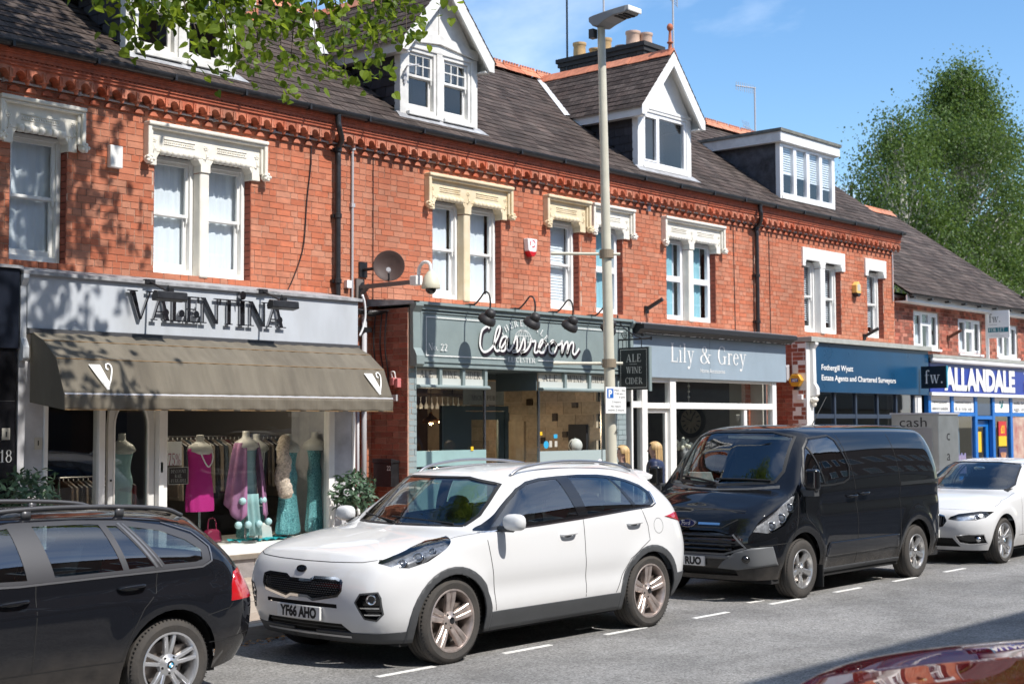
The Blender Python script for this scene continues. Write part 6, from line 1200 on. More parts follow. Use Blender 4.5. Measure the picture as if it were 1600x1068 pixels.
def wheel(par, u, y, r, wd, rr, style, steer=0, alloy=ALLOY, side=-1):
    """tyre, rim and hub; y is the outer face"""
    w_ = bpy.data.objects.new('wheel', None); COL.objects.link(w_); w_.parent = par; w_.location = (u, y, r - .008); w_.rotation_euler = (0, 0, (0 if side < 0 else PI) + steer); ORG[w_.name] = Vector((0, 0, 0))
    B = lambda mb, nm, m, **k: mb.build(nm, m, w_, local=True, **k)
    t = MB(); pr = [(rr - .005, .012), (rr + .004, .0), (rr + .02, -.004), ((r + rr) / 2, -.010), (r - .035, -.004), (r - .014, .012), (r - .004, .03)]; g = wd / 5
    for k in range(4): pr += [(r, .035 + g * k), (r, .035 + g * k + g * .72), (r - .009, .035 + g * k + g * .75), (r - .009, .035 + g * k + g * .93)]
    pr += [(r, wd - .035), (r - .014, wd - .012), (r - .035, wd), (rr, wd - .01)]
    t.lathe(pr, (0, 0, 0), 'y', 72); B(t, 'tyre', TYRE, smooth=True, angle=32)
    tr = MB()
    for k in range(64):
        a = 2 * PI * k / 64; c, s_ = math.cos(a), math.sin(a); tr.cbox(((r - .010) * c, .020, (r - .010) * s_), (.006, .026, .008), ((c, 0, s_), (0, 1, 0), (-s_, 0, c)))
    kind(B(tr, 'tread_block', TRIMB), 'stuff')
    b = MB(); b.lathe([(rr + .002, .0), (rr, -.003), (rr - .012, -.001), (rr - .016, .012), (rr - .024, .03), (rr - .03, .12), (rr - .02, wd - .02)], (0, 0, 0), 'y', 56); rim = B(b, 'rim', alloy, smooth=True, angle=40)
    b = MB(); b.lathe([(.001, .10), (rr * .68, .10), (rr * .68, .115), (.001, .115)], (0, 0, 0), 'y', 32).lathe([(.001, .07), (.075, .07), (.075, .1)], (0, 0, 0), 'y', 24); B(b, 'brake_disc', DISC); b = MB().cbox((rr * .5, .09, rr * .25), (.09, .05, .14)); B(b, 'brake_caliper', DISC, bevel=.01)
    MBk = MB().lathe([(.001, .135), (rr - .03, .135)], (0, 0, 0), 'y', 24); B(MBk, 'wheel_back', UNDER)
    sp = MB(); n = 5; R0, R1 = .055, rr - .012
    def spoke(a, w0, w1, o0, o1, curve=.0):
        c, s_ = math.cos(a), math.sin(a); er = Vector((c, 0, s_)); et = Vector((-s_, 0, c)); vs = []; K = 7
        for k in range(K):
            f_ = k / (K - 1); q = R0 + (R1 - R0) * f_; ww = w0 + (w1 - w0) * f_; of = o0 + (o1 - o0) * f_; yy = .018 - .016 * (2 * f_ - 1) ** 2 * 0 + .030 * (1 - f_) ** 2 - .004 + curve * math.sin(PI * f_)
            for dt, dy in ((-ww / 2, .026), (-ww / 2 * .9, .0), (-ww * .3, -.006), (ww * .3, -.006), (ww / 2 * .9, 0), (ww / 2, .026)): vs.append(er * q + et * (of + dt) + Vector((0, yy + dy, 0)))
        sp.add(vs, [(k * 6 + j, k * 6 + j + 1, (k + 1) * 6 + j + 1, (k + 1) * 6 + j) for k in range(K - 1) for j in range(5)] + [(0, 1, 2, 3, 4, 5), tuple((K - 1) * 6 + j for j in range(6))])
    for k in range(n):
        a = PI / 2 + 2 * PI * k / n + {'twin': .0, 'star': .0, 'five': .6, 'vee': .2}[style]
        if style == 'twin': spoke(a, .036, .056, -.02, -.034); spoke(a, .036, .056, .02, .034); spoke(a, .02, .012, 0, 0, .012)
        elif style == 'star': spoke(a, .034, .030, -.012, -.036); spoke(a, .034, .030, .012, .036)
        elif style == 'five': spoke(a, .055, .078, 0, 0)
        else: spoke(a, .03, .026, -.008, -.05); spoke(a, .03, .026, .008, .05)
    for f in (sp,): B(f, 'spokes', alloy, smooth=True, angle=35)
    h = MB().lathe([(.001, .006), (.03, .006), (.034, .012), (.05, .02), (.072, .03), (.078, .055)], (0, 0, 0), 'y', 28); B(h, 'hub', alloy, smooth=True, angle=40)
    for k in range(n):
        a = PI / 2 + 2 * PI * (k + .5) / n + {'five': .6, 'vee': .2}.get(style, 0); B(MB().lathe([(.001, .012), (.009, .012), (.010, .04)], (.056 * math.cos(a), .008, .056 * math.sin(a)), 'y', 8), 'wheel_nut', TRIMB)
    cp = MB().lathe([(.001, .002), (.026, .003), (.03, .008)], (0, 0, 0), 'y', 24); B(cp, 'hub_cap', GLOSSB if style != 'five' else ALLOY, smooth=True, angle=30)
    if style in ('star', 'vee'):
        for q, m in ((0, SKY_B), (1, INKW), (2, SKY_B), (3, INKW)): B(MB().prism([(0, 0)] + [(.017 * math.cos(PI / 2 * q + PI / 2 * j / 5), .017 * math.sin(PI / 2 * q + PI / 2 * j / 5)) for j in range(6)], lambda a, b_, d: (a, .0015 - d, b_), 0, .001), 'roundel_quarter', m)
    return w_
def seat(par, u, y, m, head=True):
    s = MB(); 
    def back(a, b): t = 2 * PI * a; wdt = .24 - .05 * b ** 3; return (u + .12 + .26 * b + .05 * math.sin(t), y + wdt * math.cos(t) * (1 - .15 * math.sin(t) ** 2), .62 + .62 * b)
    s.grid(back, 20, 8).cbox((u - .15, y, .55), (.5, .46, .16)); s.add([back(k / 20, 1) for k in range(20)], [tuple(range(20))])
    if head: s.ball((u + .38, y, 1.25), .05, .13, .06)
    return s.build('seat', m, par, smooth=True, local=True, angle=50)
def plate(c, par, x, z, txt, tx0=-.22, tw=.44, m=None, y0=0, w_=.52):
    h = c.hit(y0, z, 'front'); X = (h[0].x if h else 0) - .014 if x is None else x
    p = MB().box(X - .006, y0 - w_ / 2, z - .055, X + .02, y0 + w_ / 2, z + .055).build('number_plate', m or PLATE_W, par, local=True, bevel=.004)
    sans(MB(), txt, lambda u, v, d: (X - .006 - d, y0 - (tx0 + u), z - .038 + v), tw, .080, .001, bold=.055).build('plate_number', INKB, p, local=True)
    return p
def finish(c, root, pt, axles, r, zb=.18, floor=(.25, 4.2), wy=.78):
    """lining, floor and wheel wells"""
    c.rest('lining', CABIN, root, -.03, lambda p: p.z > .55 and floor[0] + .9 < p.x < floor[1] + .1)
    u = MB().box(floor[0], -wy, zb, axles[0] - r - .05, wy, zb + .08).box(axles[0] + r + .05, -wy, zb, axles[1] - r - .05, wy, zb + .1).box(axles[1] + r + .05, -wy, zb + .04, floor[1], wy, zb + .14).box(axles[0] - .5, -wy + .26, zb + .05, axles[1] + .45, wy - .26, .5)
    u.build('underbody', UNDER, root, local=True)
    for a in axles:
        for s_ in (-1, 1):
            mb = MB(); P = [(a + (r + .075) * math.cos(PI * k / 14), r + (r + .075) * math.sin(PI * k / 14)) for k in range(15)]
            y0, y1 = s_ * (wy + .04), s_ * (wy - .28)
            mb.add([(x, y0, z) for x, z in P] + [(x, y1, z) for x, z in P], [(i, i + 1, 16 + i, 15 + i) for i in range(14)] + [tuple(range(15, 30))]); mb.build('wheel_well', UNDER, root, local=True)
def handle(c, par, u, z, m, side=-1, L=.2):
    h = c.hit(u, z, 'side', side)
    if not h: return
    p, n = h; mb = MB(); mb.tube(crom([p + Vector((-L / 2, 0, 0)) - n * .005, p + Vector((-L / 2 + .03, 0, .004)) + n * .035, p + Vector((L / 2 - .04, 0, .01)) + n * .04, p + Vector((L / 2, 0, .008)) + n * .005], 5), [.012] + [.014] * 14 + [.012], 10); mb.build('door_handle', m, par, True, local=True)
    mb = MB(); mb.ball(p + Vector((0, -side * -.0, -.004)), .06, .006, .022); mb.build('handle_recess', GAP if m is not WHITEP else PLASTIC, par, True, local=True)
def mirror(c, par, u, z, m, out=.16, side=-1, big=1.0):
    p, n = c.hit(u, z, 'side', side); q = p + Vector((.02, side * out, .06)); mb = MB()
    vs = []; K, J = 12, 16
    for i in range(K + 1):
        t = PI * i / K
        for j in range(J):
            a = 2 * PI * j / J; cx = math.copysign(abs(math.cos(a)) ** .7, math.cos(a)); cz = math.copysign(abs(math.sin(a)) ** .7, math.sin(a)); st = math.sin(t) ** .6
            vs.append(q + Vector((-.06 * math.cos(t) * (1.2 if t < PI / 2 else .5), .115 * big * st * cx, .075 * big * st * cz)))
    mb.add(vs, [(i * J + j, (i + 1) * J + j, (i + 1) * J + (j + 1) % J, i * J + (j + 1) % J) for i in range(K) for j in range(J)]); mm = mb.build('mirror', m, par, True, local=True)
    MB().tube([p + Vector((0, side * -.02, 0)), q + Vector((0, -side * .02, -.06))], .028, 8).build('mirror_arm', PLASTIC, mm, local=True)
    return mm
def lamp(c, data, par, name, beams=(), back=None, inset=.05, side=-1):
    L_ = c.shell(name, data, LENS, par, .001); c.shell('lamp_bowl', data, back or BOWL, L_, -inset)
    for (u, z, r) in beams:
        h = c.hit(u, z, 'side', side)
        if h:
            p, n = h; nn = (n + Vector((-1.2, 0, 0))).normalized(); o = p - n * .032; M = nn.to_track_quat('Y', 'Z').to_matrix(); b = MB().lathe([(r, -.03), (r, .0), (r * .9, .006), (r * .82, -.004), (r * .74, -.02)], (0, 0, 0), 'y', 20); b2 = MB().ball((0, -.02, 0), r * .72, r * .5, r * .72, 16, 10)
            for bb, nm, mm in ((b, 'reflector_ring', CHROMEC), (b2, 'projector', mat('projector', (.12, .13, .15), .05, coat=1))): bb.v = [tuple(M @ Vector(v) + o) for v in bb.v]; bb.build(nm, mm, L_, True, local=True)
    return L_
def mir(poly): return [(-a, b) for a, b in poly][::-1]
def car_root(name, label, cat, x, yc, sc, rz=0):
    t = thing(name, label, cat, (x, yc, 0), 'cars and vans parked along the kerb' if 'red' not in label else None, rz); t.scale = (sc, sc, sc); return t
BOWL = mat('lamp_bowl', (.24, .245, .255), .2, metal=.5, var=.6, vscale=25); BOWLC = mat('bright_bowl', (.60, .61, .63), .2, metal=.7, var=.4, vscale=22)
WHITEP = paint('white_car_paint', (.64, .64, .64)); BLACKP = paint('black_van_paint', (.007, .0075, .009)); NAVYP = paint('dark_blue_car_paint', (.008, .0085, .011)); REDP = paint('red_car_paint', (.40, .012, .02))
def side_rows(u, top, low=((.84, .22), (.905, .42), (.925, .70))):
    """one station: shared lower rows plus belt, cant, top-side and centre points (x, y, z)"""
    return [(u, y, z) for y, z in low] + top
# ---- white crossover
KL = ((.85, .22), (.905, .42), (.925, .72))
knet = [[(.12, 0, .22), (.03, 0, .40), (.0, 0, .62), (.05, 0, .82), (.13, 0, .92), (.15, 0, .935), (.17, 0, .945)],
 [(.16, .40, .22), (.06, .42, .40), (.03, .44, .62), (.08, .45, .82), (.16, .42, .92), (.17, .2, .94), (.18, 0, .95)],
 [(.24, .66, .22), (.15, .70, .40), (.12, .73, .62), (.17, .71, .83), (.24, .62, .93), (.23, .3, .955), (.23, 0, .963)],
 [(.40, .80, .22), (.34, .845, .41), (.32, .86, .64), (.36, .83, .86), (.40, .71, .955), (.38, .38, .985), (.37, 0, .99)],
 [(.60, .85, .22), (.58, .90, .42), (.58, .91, .68), (.60, .88, .91), (.62, .74, .99), (.6, .4, 1.02), (.6, 0, 1.025)],
 side_rows(.95, [(.95, .91, .97), (.95, .75, 1.04), (.92, .4, 1.065), (.9, 0, 1.07)], KL),
 side_rows(1.28, [(1.28, .905, 1.03), (1.30, .745, 1.075), (1.20, .42, 1.10), (1.13, 0, 1.105)], KL),
 side_rows(1.58, [(1.58, .90, 1.068), (1.58, .705, 1.255), (1.40, .40, 1.28), (1.32, 0, 1.285)], KL),
 side_rows(1.96, [(1.97, .90, 1.083), (1.96, .655, 1.485), (1.80, .38, 1.555), (1.74, 0, 1.567)], KL),
 side_rows(2.75, [(2.75, .90, 1.11), (2.75, .64, 1.545), (2.72, .37, 1.615), (2.7, 0, 1.625)], KL),
 side_rows(3.35, [(3.35, .895, 1.14), (3.35, .625, 1.525), (3.35, .36, 1.605), (3.35, 0, 1.615)], KL),
 side_rows(3.85, [(3.85, .88, 1.16), (3.82, .60, 1.46), (3.82, .34, 1.56), (3.82, 0, 1.58)], ((.85, .24), (.905, .44), (.922, .74))),
 [(4.10, .80, .28), (4.16, .86, .46), (4.17, .875, .74), (4.10, .82, 1.14), (3.98, .585, 1.42), (4.03, .33, 1.535), (4.05, 0, 1.555)],
 [(4.32, .62, .30), (4.38, .66, .48), (4.40, .68, .74), (4.28, .62, 1.12), (4.08, .5, 1.42), (4.09, .28, 1.525), (4.1, 0, 1.54)],
 [(4.40, .34, .30), (4.46, .36, .48), (4.47, .36, .74), (4.34, .34, 1.1), (4.13, .28, 1.42), (4.12, .16, 1.515), (4.12, 0, 1.53)],
 [(4.42, 0, .30), (4.48, 0, .48), (4.48, 0, .74), (4.36, 0, 1.1), (4.15, 0, 1.42), (4.13, 0, 1.51), (4.13, 0, 1.525)]]
def flares(*fl):
    def f(G):
        for cx, cz, R_, wd, amt in fl:
            d_ = np.hypot(G[..., 0] - cx, G[..., 2] - cz); G[..., 1] += np.where(G[..., 1] > .5, amt * np.exp(-((d_ - R_) / wd) ** 2), 0)
        return G
    return f
def kwarp(G):
    G = flares((.91, .345, .44, .09, .012), (3.58, .345, .44, .09, .012))(G); G[..., 0] = np.where(G[..., 0] < .6, .6 - (.6 - G[..., 0]) * .87, G[..., 0])
    side = G[..., 1] > .7; z = G[..., 2]; G[..., 1] -= np.where(side & (G[..., 0] > 1.3) & (G[..., 0] < 3.3), .018 * np.exp(-((z - .58) / .1) ** 2), 0); return G
def crossover():
    t = car_root('parked_car', 'white crossover car with grey wheel arches, parked facing left in the middle', 'car', 7.17, 8.62, .975); c = Car(knet, 3, kwarp)
    ax = (.91, 3.58); R = .348
    for sd in (-1, 1):
        W = {'f': [(1.43, 1.11), (1.58, 1.20), (1.74, 1.305), (1.90, 1.40), (2.06, 1.455), (2.25, 1.482), (2.46, 1.492), (2.54, 1.15), (2.1, 1.128)], 'r': [(2.68, 1.16), (2.63, 1.505), (2.95, 1.495), (3.20, 1.475), (3.37, 1.195)], 'q': [(3.42, 1.2), (3.25, 1.47), (3.45, 1.435), (3.62, 1.375), (3.68, 1.31), (3.66, 1.235), (3.6, 1.215)]}
        for k, (nm, po) in enumerate((('black_pillar', [(1.30, 1.075), (1.41, 1.125), (1.57, 1.222), (1.74, 1.333), (1.89, 1.422), (2.06, 1.478), (2.25, 1.504), (2.5, 1.515), (2.8, 1.52), (3.1, 1.512), (3.3, 1.492), (3.5, 1.45), (3.66, 1.395), (3.735, 1.325), (3.72, 1.22), (3.64, 1.19), (2.6, 1.13), (2.0, 1.10)]),)):
            V = c.carve(po, 'side', sd); 
            bm2 = bmesh.new(); L2 = bm2.verts.layers.float_vector.new('n0'); vv = []
            for p, n in zip(V[0], V[1]): q = bm2.verts.new(p); q[L2] = n; vv.append(q)
            for f in V[2]:
                try: bm2.faces.new([vv[i] for i in f])
                except ValueError: pass
            bm2.normal_update(); keepL = c.L; c.L = L2
            for key in ('f', 'r', 'q'):
                d = c.carve(W[key], 'side', sd, None, bm2); c.shell('side_window', d, CARG, t, -.004)
            q = ([v.co.copy() for v in bm2.verts], [v[L2].copy() for v in bm2.verts], []); ix = {v: i for i, v in enumerate(bm2.verts)}; q = (q[0], q[1], [[ix[v] for v in f.verts] for f in bm2.faces]); c.shell('window_surround', q, GLOSSB, t, -.001); c.L = keepL
        ch = MB(); c.line(ch, [(1.30, 1.068), (2.0, 1.093), (2.6, 1.122), (3.3, 1.165), (3.66, 1.183), (3.735, 1.21), (3.745, 1.33)], .016, .003, 'side', sd); ch.build('chrome_strip', CHROMEC, t, local=True)
        d = c.carve([(.27, .872), (.34, .84), (.46, .828), (.64, .87), (.82, .95), (1.02, 1.05), (.80, 1.025), (.6, .985), (.40, .93), (.29, .893)], 'side', sd); lamp(c, d, t, 'headlight', ((.43, .888, .038), (.58, .93, .045), (.74, .978, .03)), side=sd)
        d = c.carve([(3.84, 1.075), (4.0, 1.04), (4.12, 1.02), (4.30, .965), (4.46, .96), (4.46, 1.08), (4.2, 1.095), (4.05, 1.105)], 'side', sd); c.shell('tail_light', d, REDL, t, .006, .012)
        for a in ax:
            c.carve(archpoly(a, R, R + .05, .1), 'side', sd); d = c.carve(archpoly(a, R, R + .115, .1, 18), 'side', sd); c.shell('arch_trim', d, PLASTIC, t, .008, .02)
        d = c.carve([(1.2, .15), (3.3, .15), (3.3, .385), (1.2, .385)], 'side', sd); c.shell('sill_cladding', d, PLASTIC, t, .008, .02)
        d = c.carve([(3.9, .2), (4.5, .2), (4.5, .46), (4.3, .50), (3.9, .50)], 'side', sd); c.shell('bumper_cladding', d, PLASTIC, t, .006, .02)
        d = c.carve([(.1, .19), (.62, .19), (.62, .33), (.40, .315), (.1, .30)], 'side', sd); c.shell('bumper_cladding', d, PLASTIC, t, .006, .02)
        fd = c.carve([(1.31, 1.058), (1.33, .95), (1.40, .6), (1.43, .392), (2.62, .392), (2.62, .5), (2.59, .8), (2.59, 1.125), (2.0, 1.095)], 'side', sd); fd = c.shell('front_door', fd, WHITEP, t, 0)
        rd = c.carve([(2.598, 1.125), (2.598, .8), (2.628, .5), (2.628, .392), (3.06, .392), (3.14, .55), (3.26, .70), (3.42, .79), (3.56, .86), (3.55, 1.0), (3.48, 1.168), (3.2, 1.158)], 'side', sd); rd = c.shell('rear_door', rd, WHITEP, t, 0)
        g = MB(); 
        for ln in ([(1.31, 1.058), (1.33, .95), (1.40, .6), (1.43, .392)], [(2.594, 1.128), (2.594, .8), (2.625, .5), (2.625, .392)], [(3.06, .392), (3.14, .55), (3.26, .70), (3.42, .79), (3.56, .86), (3.55, 1.0), (3.48, 1.168)], [(1.30, 1.062), (1.05, 1.04), (.9, 1.02)]): c.line(g, ln, .007, .0012, 'side', sd)
        c.line(g, [(3.72 + .075 * math.cos(k), .99 + .075 * math.sin(k)) for k in [PI * j / 8 for j in range(17)]], .004, .001, 'side', sd)
        g.build('panel_gap', GAP, t, local=True)
        handle(c, fd, 2.36, .985, WHITEP, sd); handle(c, rd, 3.33, 1.03, WHITEP, sd); mirror(c, fd, 1.50, 1.09, WHITEP, .15, sd)
        rl = MB(); pts = [(x, sd * (.60 - .03 * abs(x - 2.9) / .9), z) for x, z in ((1.98, 1.53), (2.15, 1.60), (2.6, 1.645), (3.1, 1.635), (3.5, 1.59), (3.72, 1.525))]; rl.tube(crom(pts, 5), .014, 8)
        rl.build('roof_rail', mat('satin_rail', (.45, .45, .46), .3, metal=.9), t, True, local=True)
    ws = c.carve([(-.63, 1.115), (.63, 1.115), (.665, 1.2), (.60, 1.455), (.35, 1.515), (-.35, 1.515), (-.60, 1.455), (-.665, 1.2)], 'front', 0, (1.0, 2.0)); c.shell('windscreen', ws, WSG, t, -.003); fr = MB(); P = [(-.63, 1.112), (.63, 1.112), (.67, 1.2), (.605, 1.46), (.35, 1.52), (-.35, 1.52), (-.605, 1.46), (-.67, 1.2), (-.63, 1.112)]; c.line(fr, P, .035, .002, 'front'); fr.build('windscreen_seal', TRIMB, t, local=True)
    wp_ = MB()
    for y0, y1 in ((-.55, .1), (.0, .6)):
        h0, h1 = c.hit(y0, 1.118, 'front'), c.hit(y1, 1.16, 'front')
        if h0 and h1: wp_.tube([h0[0] + h0[1] * .015, h1[0] + h1[1] * .02], .009, 6)
    wp_.build('wiper', TRIMB, t, local=True)
    rw = c.carve([(-.52, 1.16), (.52, 1.16), (.46, 1.40), (-.46, 1.40)], 'rear', 0, (3.9, 5)); c.shell('rear_window', rw, CARG, t, -.003)
    G = [(-.47, .775), (-.40, .795), (-.17, .79), (-.12, .762), (.12, .762), (.17, .79), (.40, .795), (.47, .775), (.47, .70), (.43, .655), (.16, .605), (.10, .63), (-.10, .63), (-.16, .605), (-.43, .655), (-.47, .70)]
    G = [(y, z - .05) for y, z in G]
    d = c.carve(G, 'front', 0, (-1, .8)); gr = c.shell('grille', d, GLOSSB, t, -.03); ch = MB(); c.line(ch, G + G[:1], .022, .004, 'front', dense=.02); ch.build('grille_surround', CHROMEC, gr, local=True); c.line(ch2 := MB(), [(a * .965, .65 + (b - .65) * .86) for a, b in G + G[:1]], .018, .001, 'front', dense=.02); ch2.build('grille_inner', GLOSSB, gr, local=True)
    st = MB()
    for j in range(9):
        for i in range(33):
            y = -.45 + i * .028 + (j % 2) * .014; z = .575 + j * .018
            if inpoly((y, z), [(a * .95, .65 + (b - .65) * .85) for a, b in G]):
                h = c.hit(y, z, 'front'); st.ball(h[0] + Vector((.008, 0, 0)), .008, .011, .007, 6, 4)
    kind(st.build('grille_mesh', mat('gloss_grille', (.03, .03, .032), .18), gr, True, local=True), 'stuff')
    d = c.carve([(-.42, .502), (.42, .502), (.42, .535), (-.42, .535)], 'front', 0, (-1, .8)); c.shell('upper_slot', d, GAP, t, -.02)
    d = c.carve([(-.44, .375), (-.54, .28), (.54, .28), (.44, .375)], 'front', 0, (-1, .8)); lg = c.shell('lower_grille', d, GAP, t, -.03); b = MB()
    for z in (.31, .34): c.line(b, [(-.45, z), (.45, z)], .006, -.012, 'front')
    b.build('grille_bar', PLASTIC, lg, local=True)
    d = c.carve([(-.57, .19), (.57, .19), (.57, .275), (-.57, .275)], 'front', 0, (-1, .8)); c.shell('bumper_cladding', d, PLASTIC, t, .006, .02)
    sp_ = MB(); c.line(sp_, [(-.5, .272), (.5, .272)], .02, .012, 'front'); sp_.build('skid_trim', mat('satin_silver', (.5, .5, .51), .35, metal=.7), t, local=True)
    for sg in (-1, 1):
        po = [(.60, .56), (.645, .63), (.77, .645), (.785, .60), (.785, .47), (.74, .415), (.66, .43)]; po = po if sg > 0 else mir(po)
        d = c.carve(po, 'front', 0, (-1, .9)); fg = c.shell('fog_pod', d, GLOSSB, t, -.035); e = MB(); c.line(e, po + po[:1], .014, .002, 'front', dense=.02); e.build('pod_rim', PLASTIC, fg, local=True)
        h = c.hit(sg * .715, .585, 'front'); M = Vector((-.85, sg * .5, 0)).to_track_quat('Y', 'Z').to_matrix(); b = MB().lathe([(.04, -.05), (.042, .0), (.034, .004), (.03, -.02), (.001, -.022)], (0, 0, 0), 'y', 22); b.v = [tuple(M @ Vector(v) + h[0] + Vector((.02, 0, 0))) for v in b.v]; b.build('fog_lamp', CHROMEC, fg, True, local=True)
        b = MB(); 
        for z in (.515, .46): c.line(b, [(sg * .63, z), (sg * .77, z)], .01, -.006, 'front', dense=.02)
        b.build('pod_blade', CHROMEC, fg, local=True)
    h = c.hit(0, .80, 'front'); M = (h[1]).to_track_quat('Y', 'Z').to_matrix(); b = MB().lathe([(.001, .008), (.06, .007), (.065, 0)], (0, 0, 0), 'y', 28); b.v = [tuple(M @ Vector((v[0], v[1], v[2] * .5)) + h[0]) for v in b.v]; bg_ = b.build('badge', GLOSSB, t, True, local=True, angle=30); b = MB(); T = h[1].cross(Vector((0, 0, 1))).normalized() * -1; U_ = T.cross(h[1]).normalized(); U_ = U_ if U_.z > 0 else -U_; T = Vector((0, 1, 0)) * -1
    sans(b, 'KIA', lambda u, v, dd: tuple(h[0] + h[1] * .0095 + T * (.04 - u) * -1 * -1 + U_ * (v - .013) * 1.0) if False else tuple(h[0] + h[1] * .0095 + Vector((0, u - .042, 0)) * -1 * -1 + U_ * (v - .014)), .084, .028, 0, bold=.04); b.build('badge_letters', CHROMEC, bg_, local=True)
    plate(c, t, None, .445, 'YF66 AHO'); g = MB(); c.line(g, [(-.72, .90), (-.6, .878), (-.3, .868), (0, .866), (.3, .868), (.6, .878), (.72, .90)], .007, .001, 'front'); g.build('bonnet_gap', GAP, t, local=True)
    c.rest('body', WHITEP, t); finish(c, t, WHITEP, ax, R, .19, (.42, 4.0), .80)
    ant = MB().tube([(3.9, 0, 1.56), (4.0, 0, 1.62)], .02, 8); ant.build('roof_fin', WHITEP, t, local=True)
    sp = MB(); Y_ = [(-.50 + .1 * k) for k in range(11)]; Zr = [c.hit(3.86, y, 'top')[0].z for y in Y_]
    vs = [(3.80, y, z - .01) for y, z in zip(Y_, Zr)] + [(4.19, y * 1.02, z - .035) for y, z in zip(Y_, Zr)] + [(4.17, y * 1.02, z - .07) for y, z in zip(Y_, Zr)] + [(3.9, y, z - .12) for y, z in zip(Y_, Zr)]
    sp.add(vs, [(j * 11 + i, j * 11 + i + 1, j * 11 + i + 12, j * 11 + i + 11) for j in range(3) for i in range(10)] + [(0, 11, 22, 33), (10, 43, 32, 21)]).build('spoiler', WHITEP, t, local=True, bevel=.006)
    for a in ax:
        for sd in (-1, 1): wheel(t, a, sd * .905, R, .225, .25, 'twin', 0, ALLOYD, sd)
    for u in (1.95, 2.95): 
        for y in (-.38, .38): seat(t, u, y, CABIN)
    MB().grid(lambda a, b: (1.22 + .45 * b, -.7 + 1.4 * a, 1.02 + .06 * math.sin(PI * b) ), 10, 6).build('dashboard', CABIN, t, True, local=True); b = MB(); b.tube([(1.72 + .08 * math.sin(k), .38 + .18 * math.cos(k), 1.0 + .17 * math.sin(k)) for k in [2 * PI * j / 20 for j in range(21)]], .015, 8); b.build('steering_wheel', CABIN, t, True, local=True)
    t.scale = (.975, .975, .925)
    for o in t.children:
        if o.name.startswith('wheel') and o.type == 'EMPTY': o.scale.z = .975 / .925; o.location.z *= .975 / .925
crossover()
# ---- black panel van
def mk(u, rows): return [(u if x is None else x, y, z) for x, y, z in rows]
VLOW = ((.90, .25), (.97, .50), (.99, .86))
vnet = [[(.10, 0, .25), (.02, 0, .45), (.0, 0, .66), (.08, 0, .90), (.20, 0, 1.02), (.26, 0, 1.06), (.31, 0, 1.10)],
 [(.13, .42, .25), (.05, .45, .45), (.03, .47, .66), (.11, .46, .91), (.22, .42, 1.025), (.28, .2, 1.07), (.32, 0, 1.105)],
 [(.22, .74, .25), (.15, .79, .45), (.13, .81, .68), (.22, .79, .94), (.34, .70, 1.06), (.36, .38, 1.10), (.36, 0, 1.125)],
 [(.42, .87, .25), (.38, .93, .48), (.38, .94, .72), (.46, .905, 1.02), (.58, .79, 1.15), (.55, .45, 1.19), (.52, 0, 1.20)],
 [(.75, .90, .25), (.75, .97, .50), (.75, .98, .82), (.79, .945, 1.14), (.84, .80, 1.235), (.77, .46, 1.265), (.71, 0, 1.275)],
 side_rows(.98, [(1.0, .966, 1.21), (1.04, .785, 1.46), (.92, .47, 1.49), (.86, 0, 1.495)], VLOW),
 side_rows(1.22, [(1.24, .976, 1.25), (1.24, .768, 1.69), (1.13, .47, 1.76), (1.08, 0, 1.765)], VLOW),
 side_rows(1.5, [(1.52, .982, 1.27), (1.50, .755, 1.865), (1.41, .47, 1.945), (1.37, 0, 1.955)], VLOW),
 side_rows(1.95, [(1.95, .986, 1.29), (1.95, .76, 1.90), (1.92, .47, 1.985), (1.9, 0, 1.995)], VLOW),
 side_rows(3.3, [(3.3, .988, 1.30), (3.3, .775, 1.91), (3.3, .47, 1.99), (3.3, 0, 2.0)], VLOW),
 side_rows(4.35, [(4.35, .98, 1.30), (4.33, .765, 1.90), (4.32, .46, 1.975), (4.3, 0, 1.985)], VLOW),
 [(4.72, .89, .28), (4.76, .95, .50), (4.78, .962, .86), (4.76, .95, 1.30), (4.66, .735, 1.86), (4.64, .44, 1.945), (4.62, 0, 1.955)],
 [(4.88, .70, .30), (4.91, .76, .50), (4.92, .78, .86), (4.89, .76, 1.30), (4.76, .61, 1.84), (4.71, .36, 1.93), (4.68, 0, 1.94)],
 [(4.91, .36, .30), (4.95, .4, .50), (4.96, .4, .86), (4.93, .4, 1.30), (4.80, .32, 1.83), (4.75, .2, 1.92), (4.71, 0, 1.93)],
 [(4.91, 0, .30), (4.95, 0, .50), (4.96, 0, .86), (4.93, 0, 1.30), (4.81, 0, 1.83), (4.76, 0, 1.915), (4.73, 0, 1.925)]]
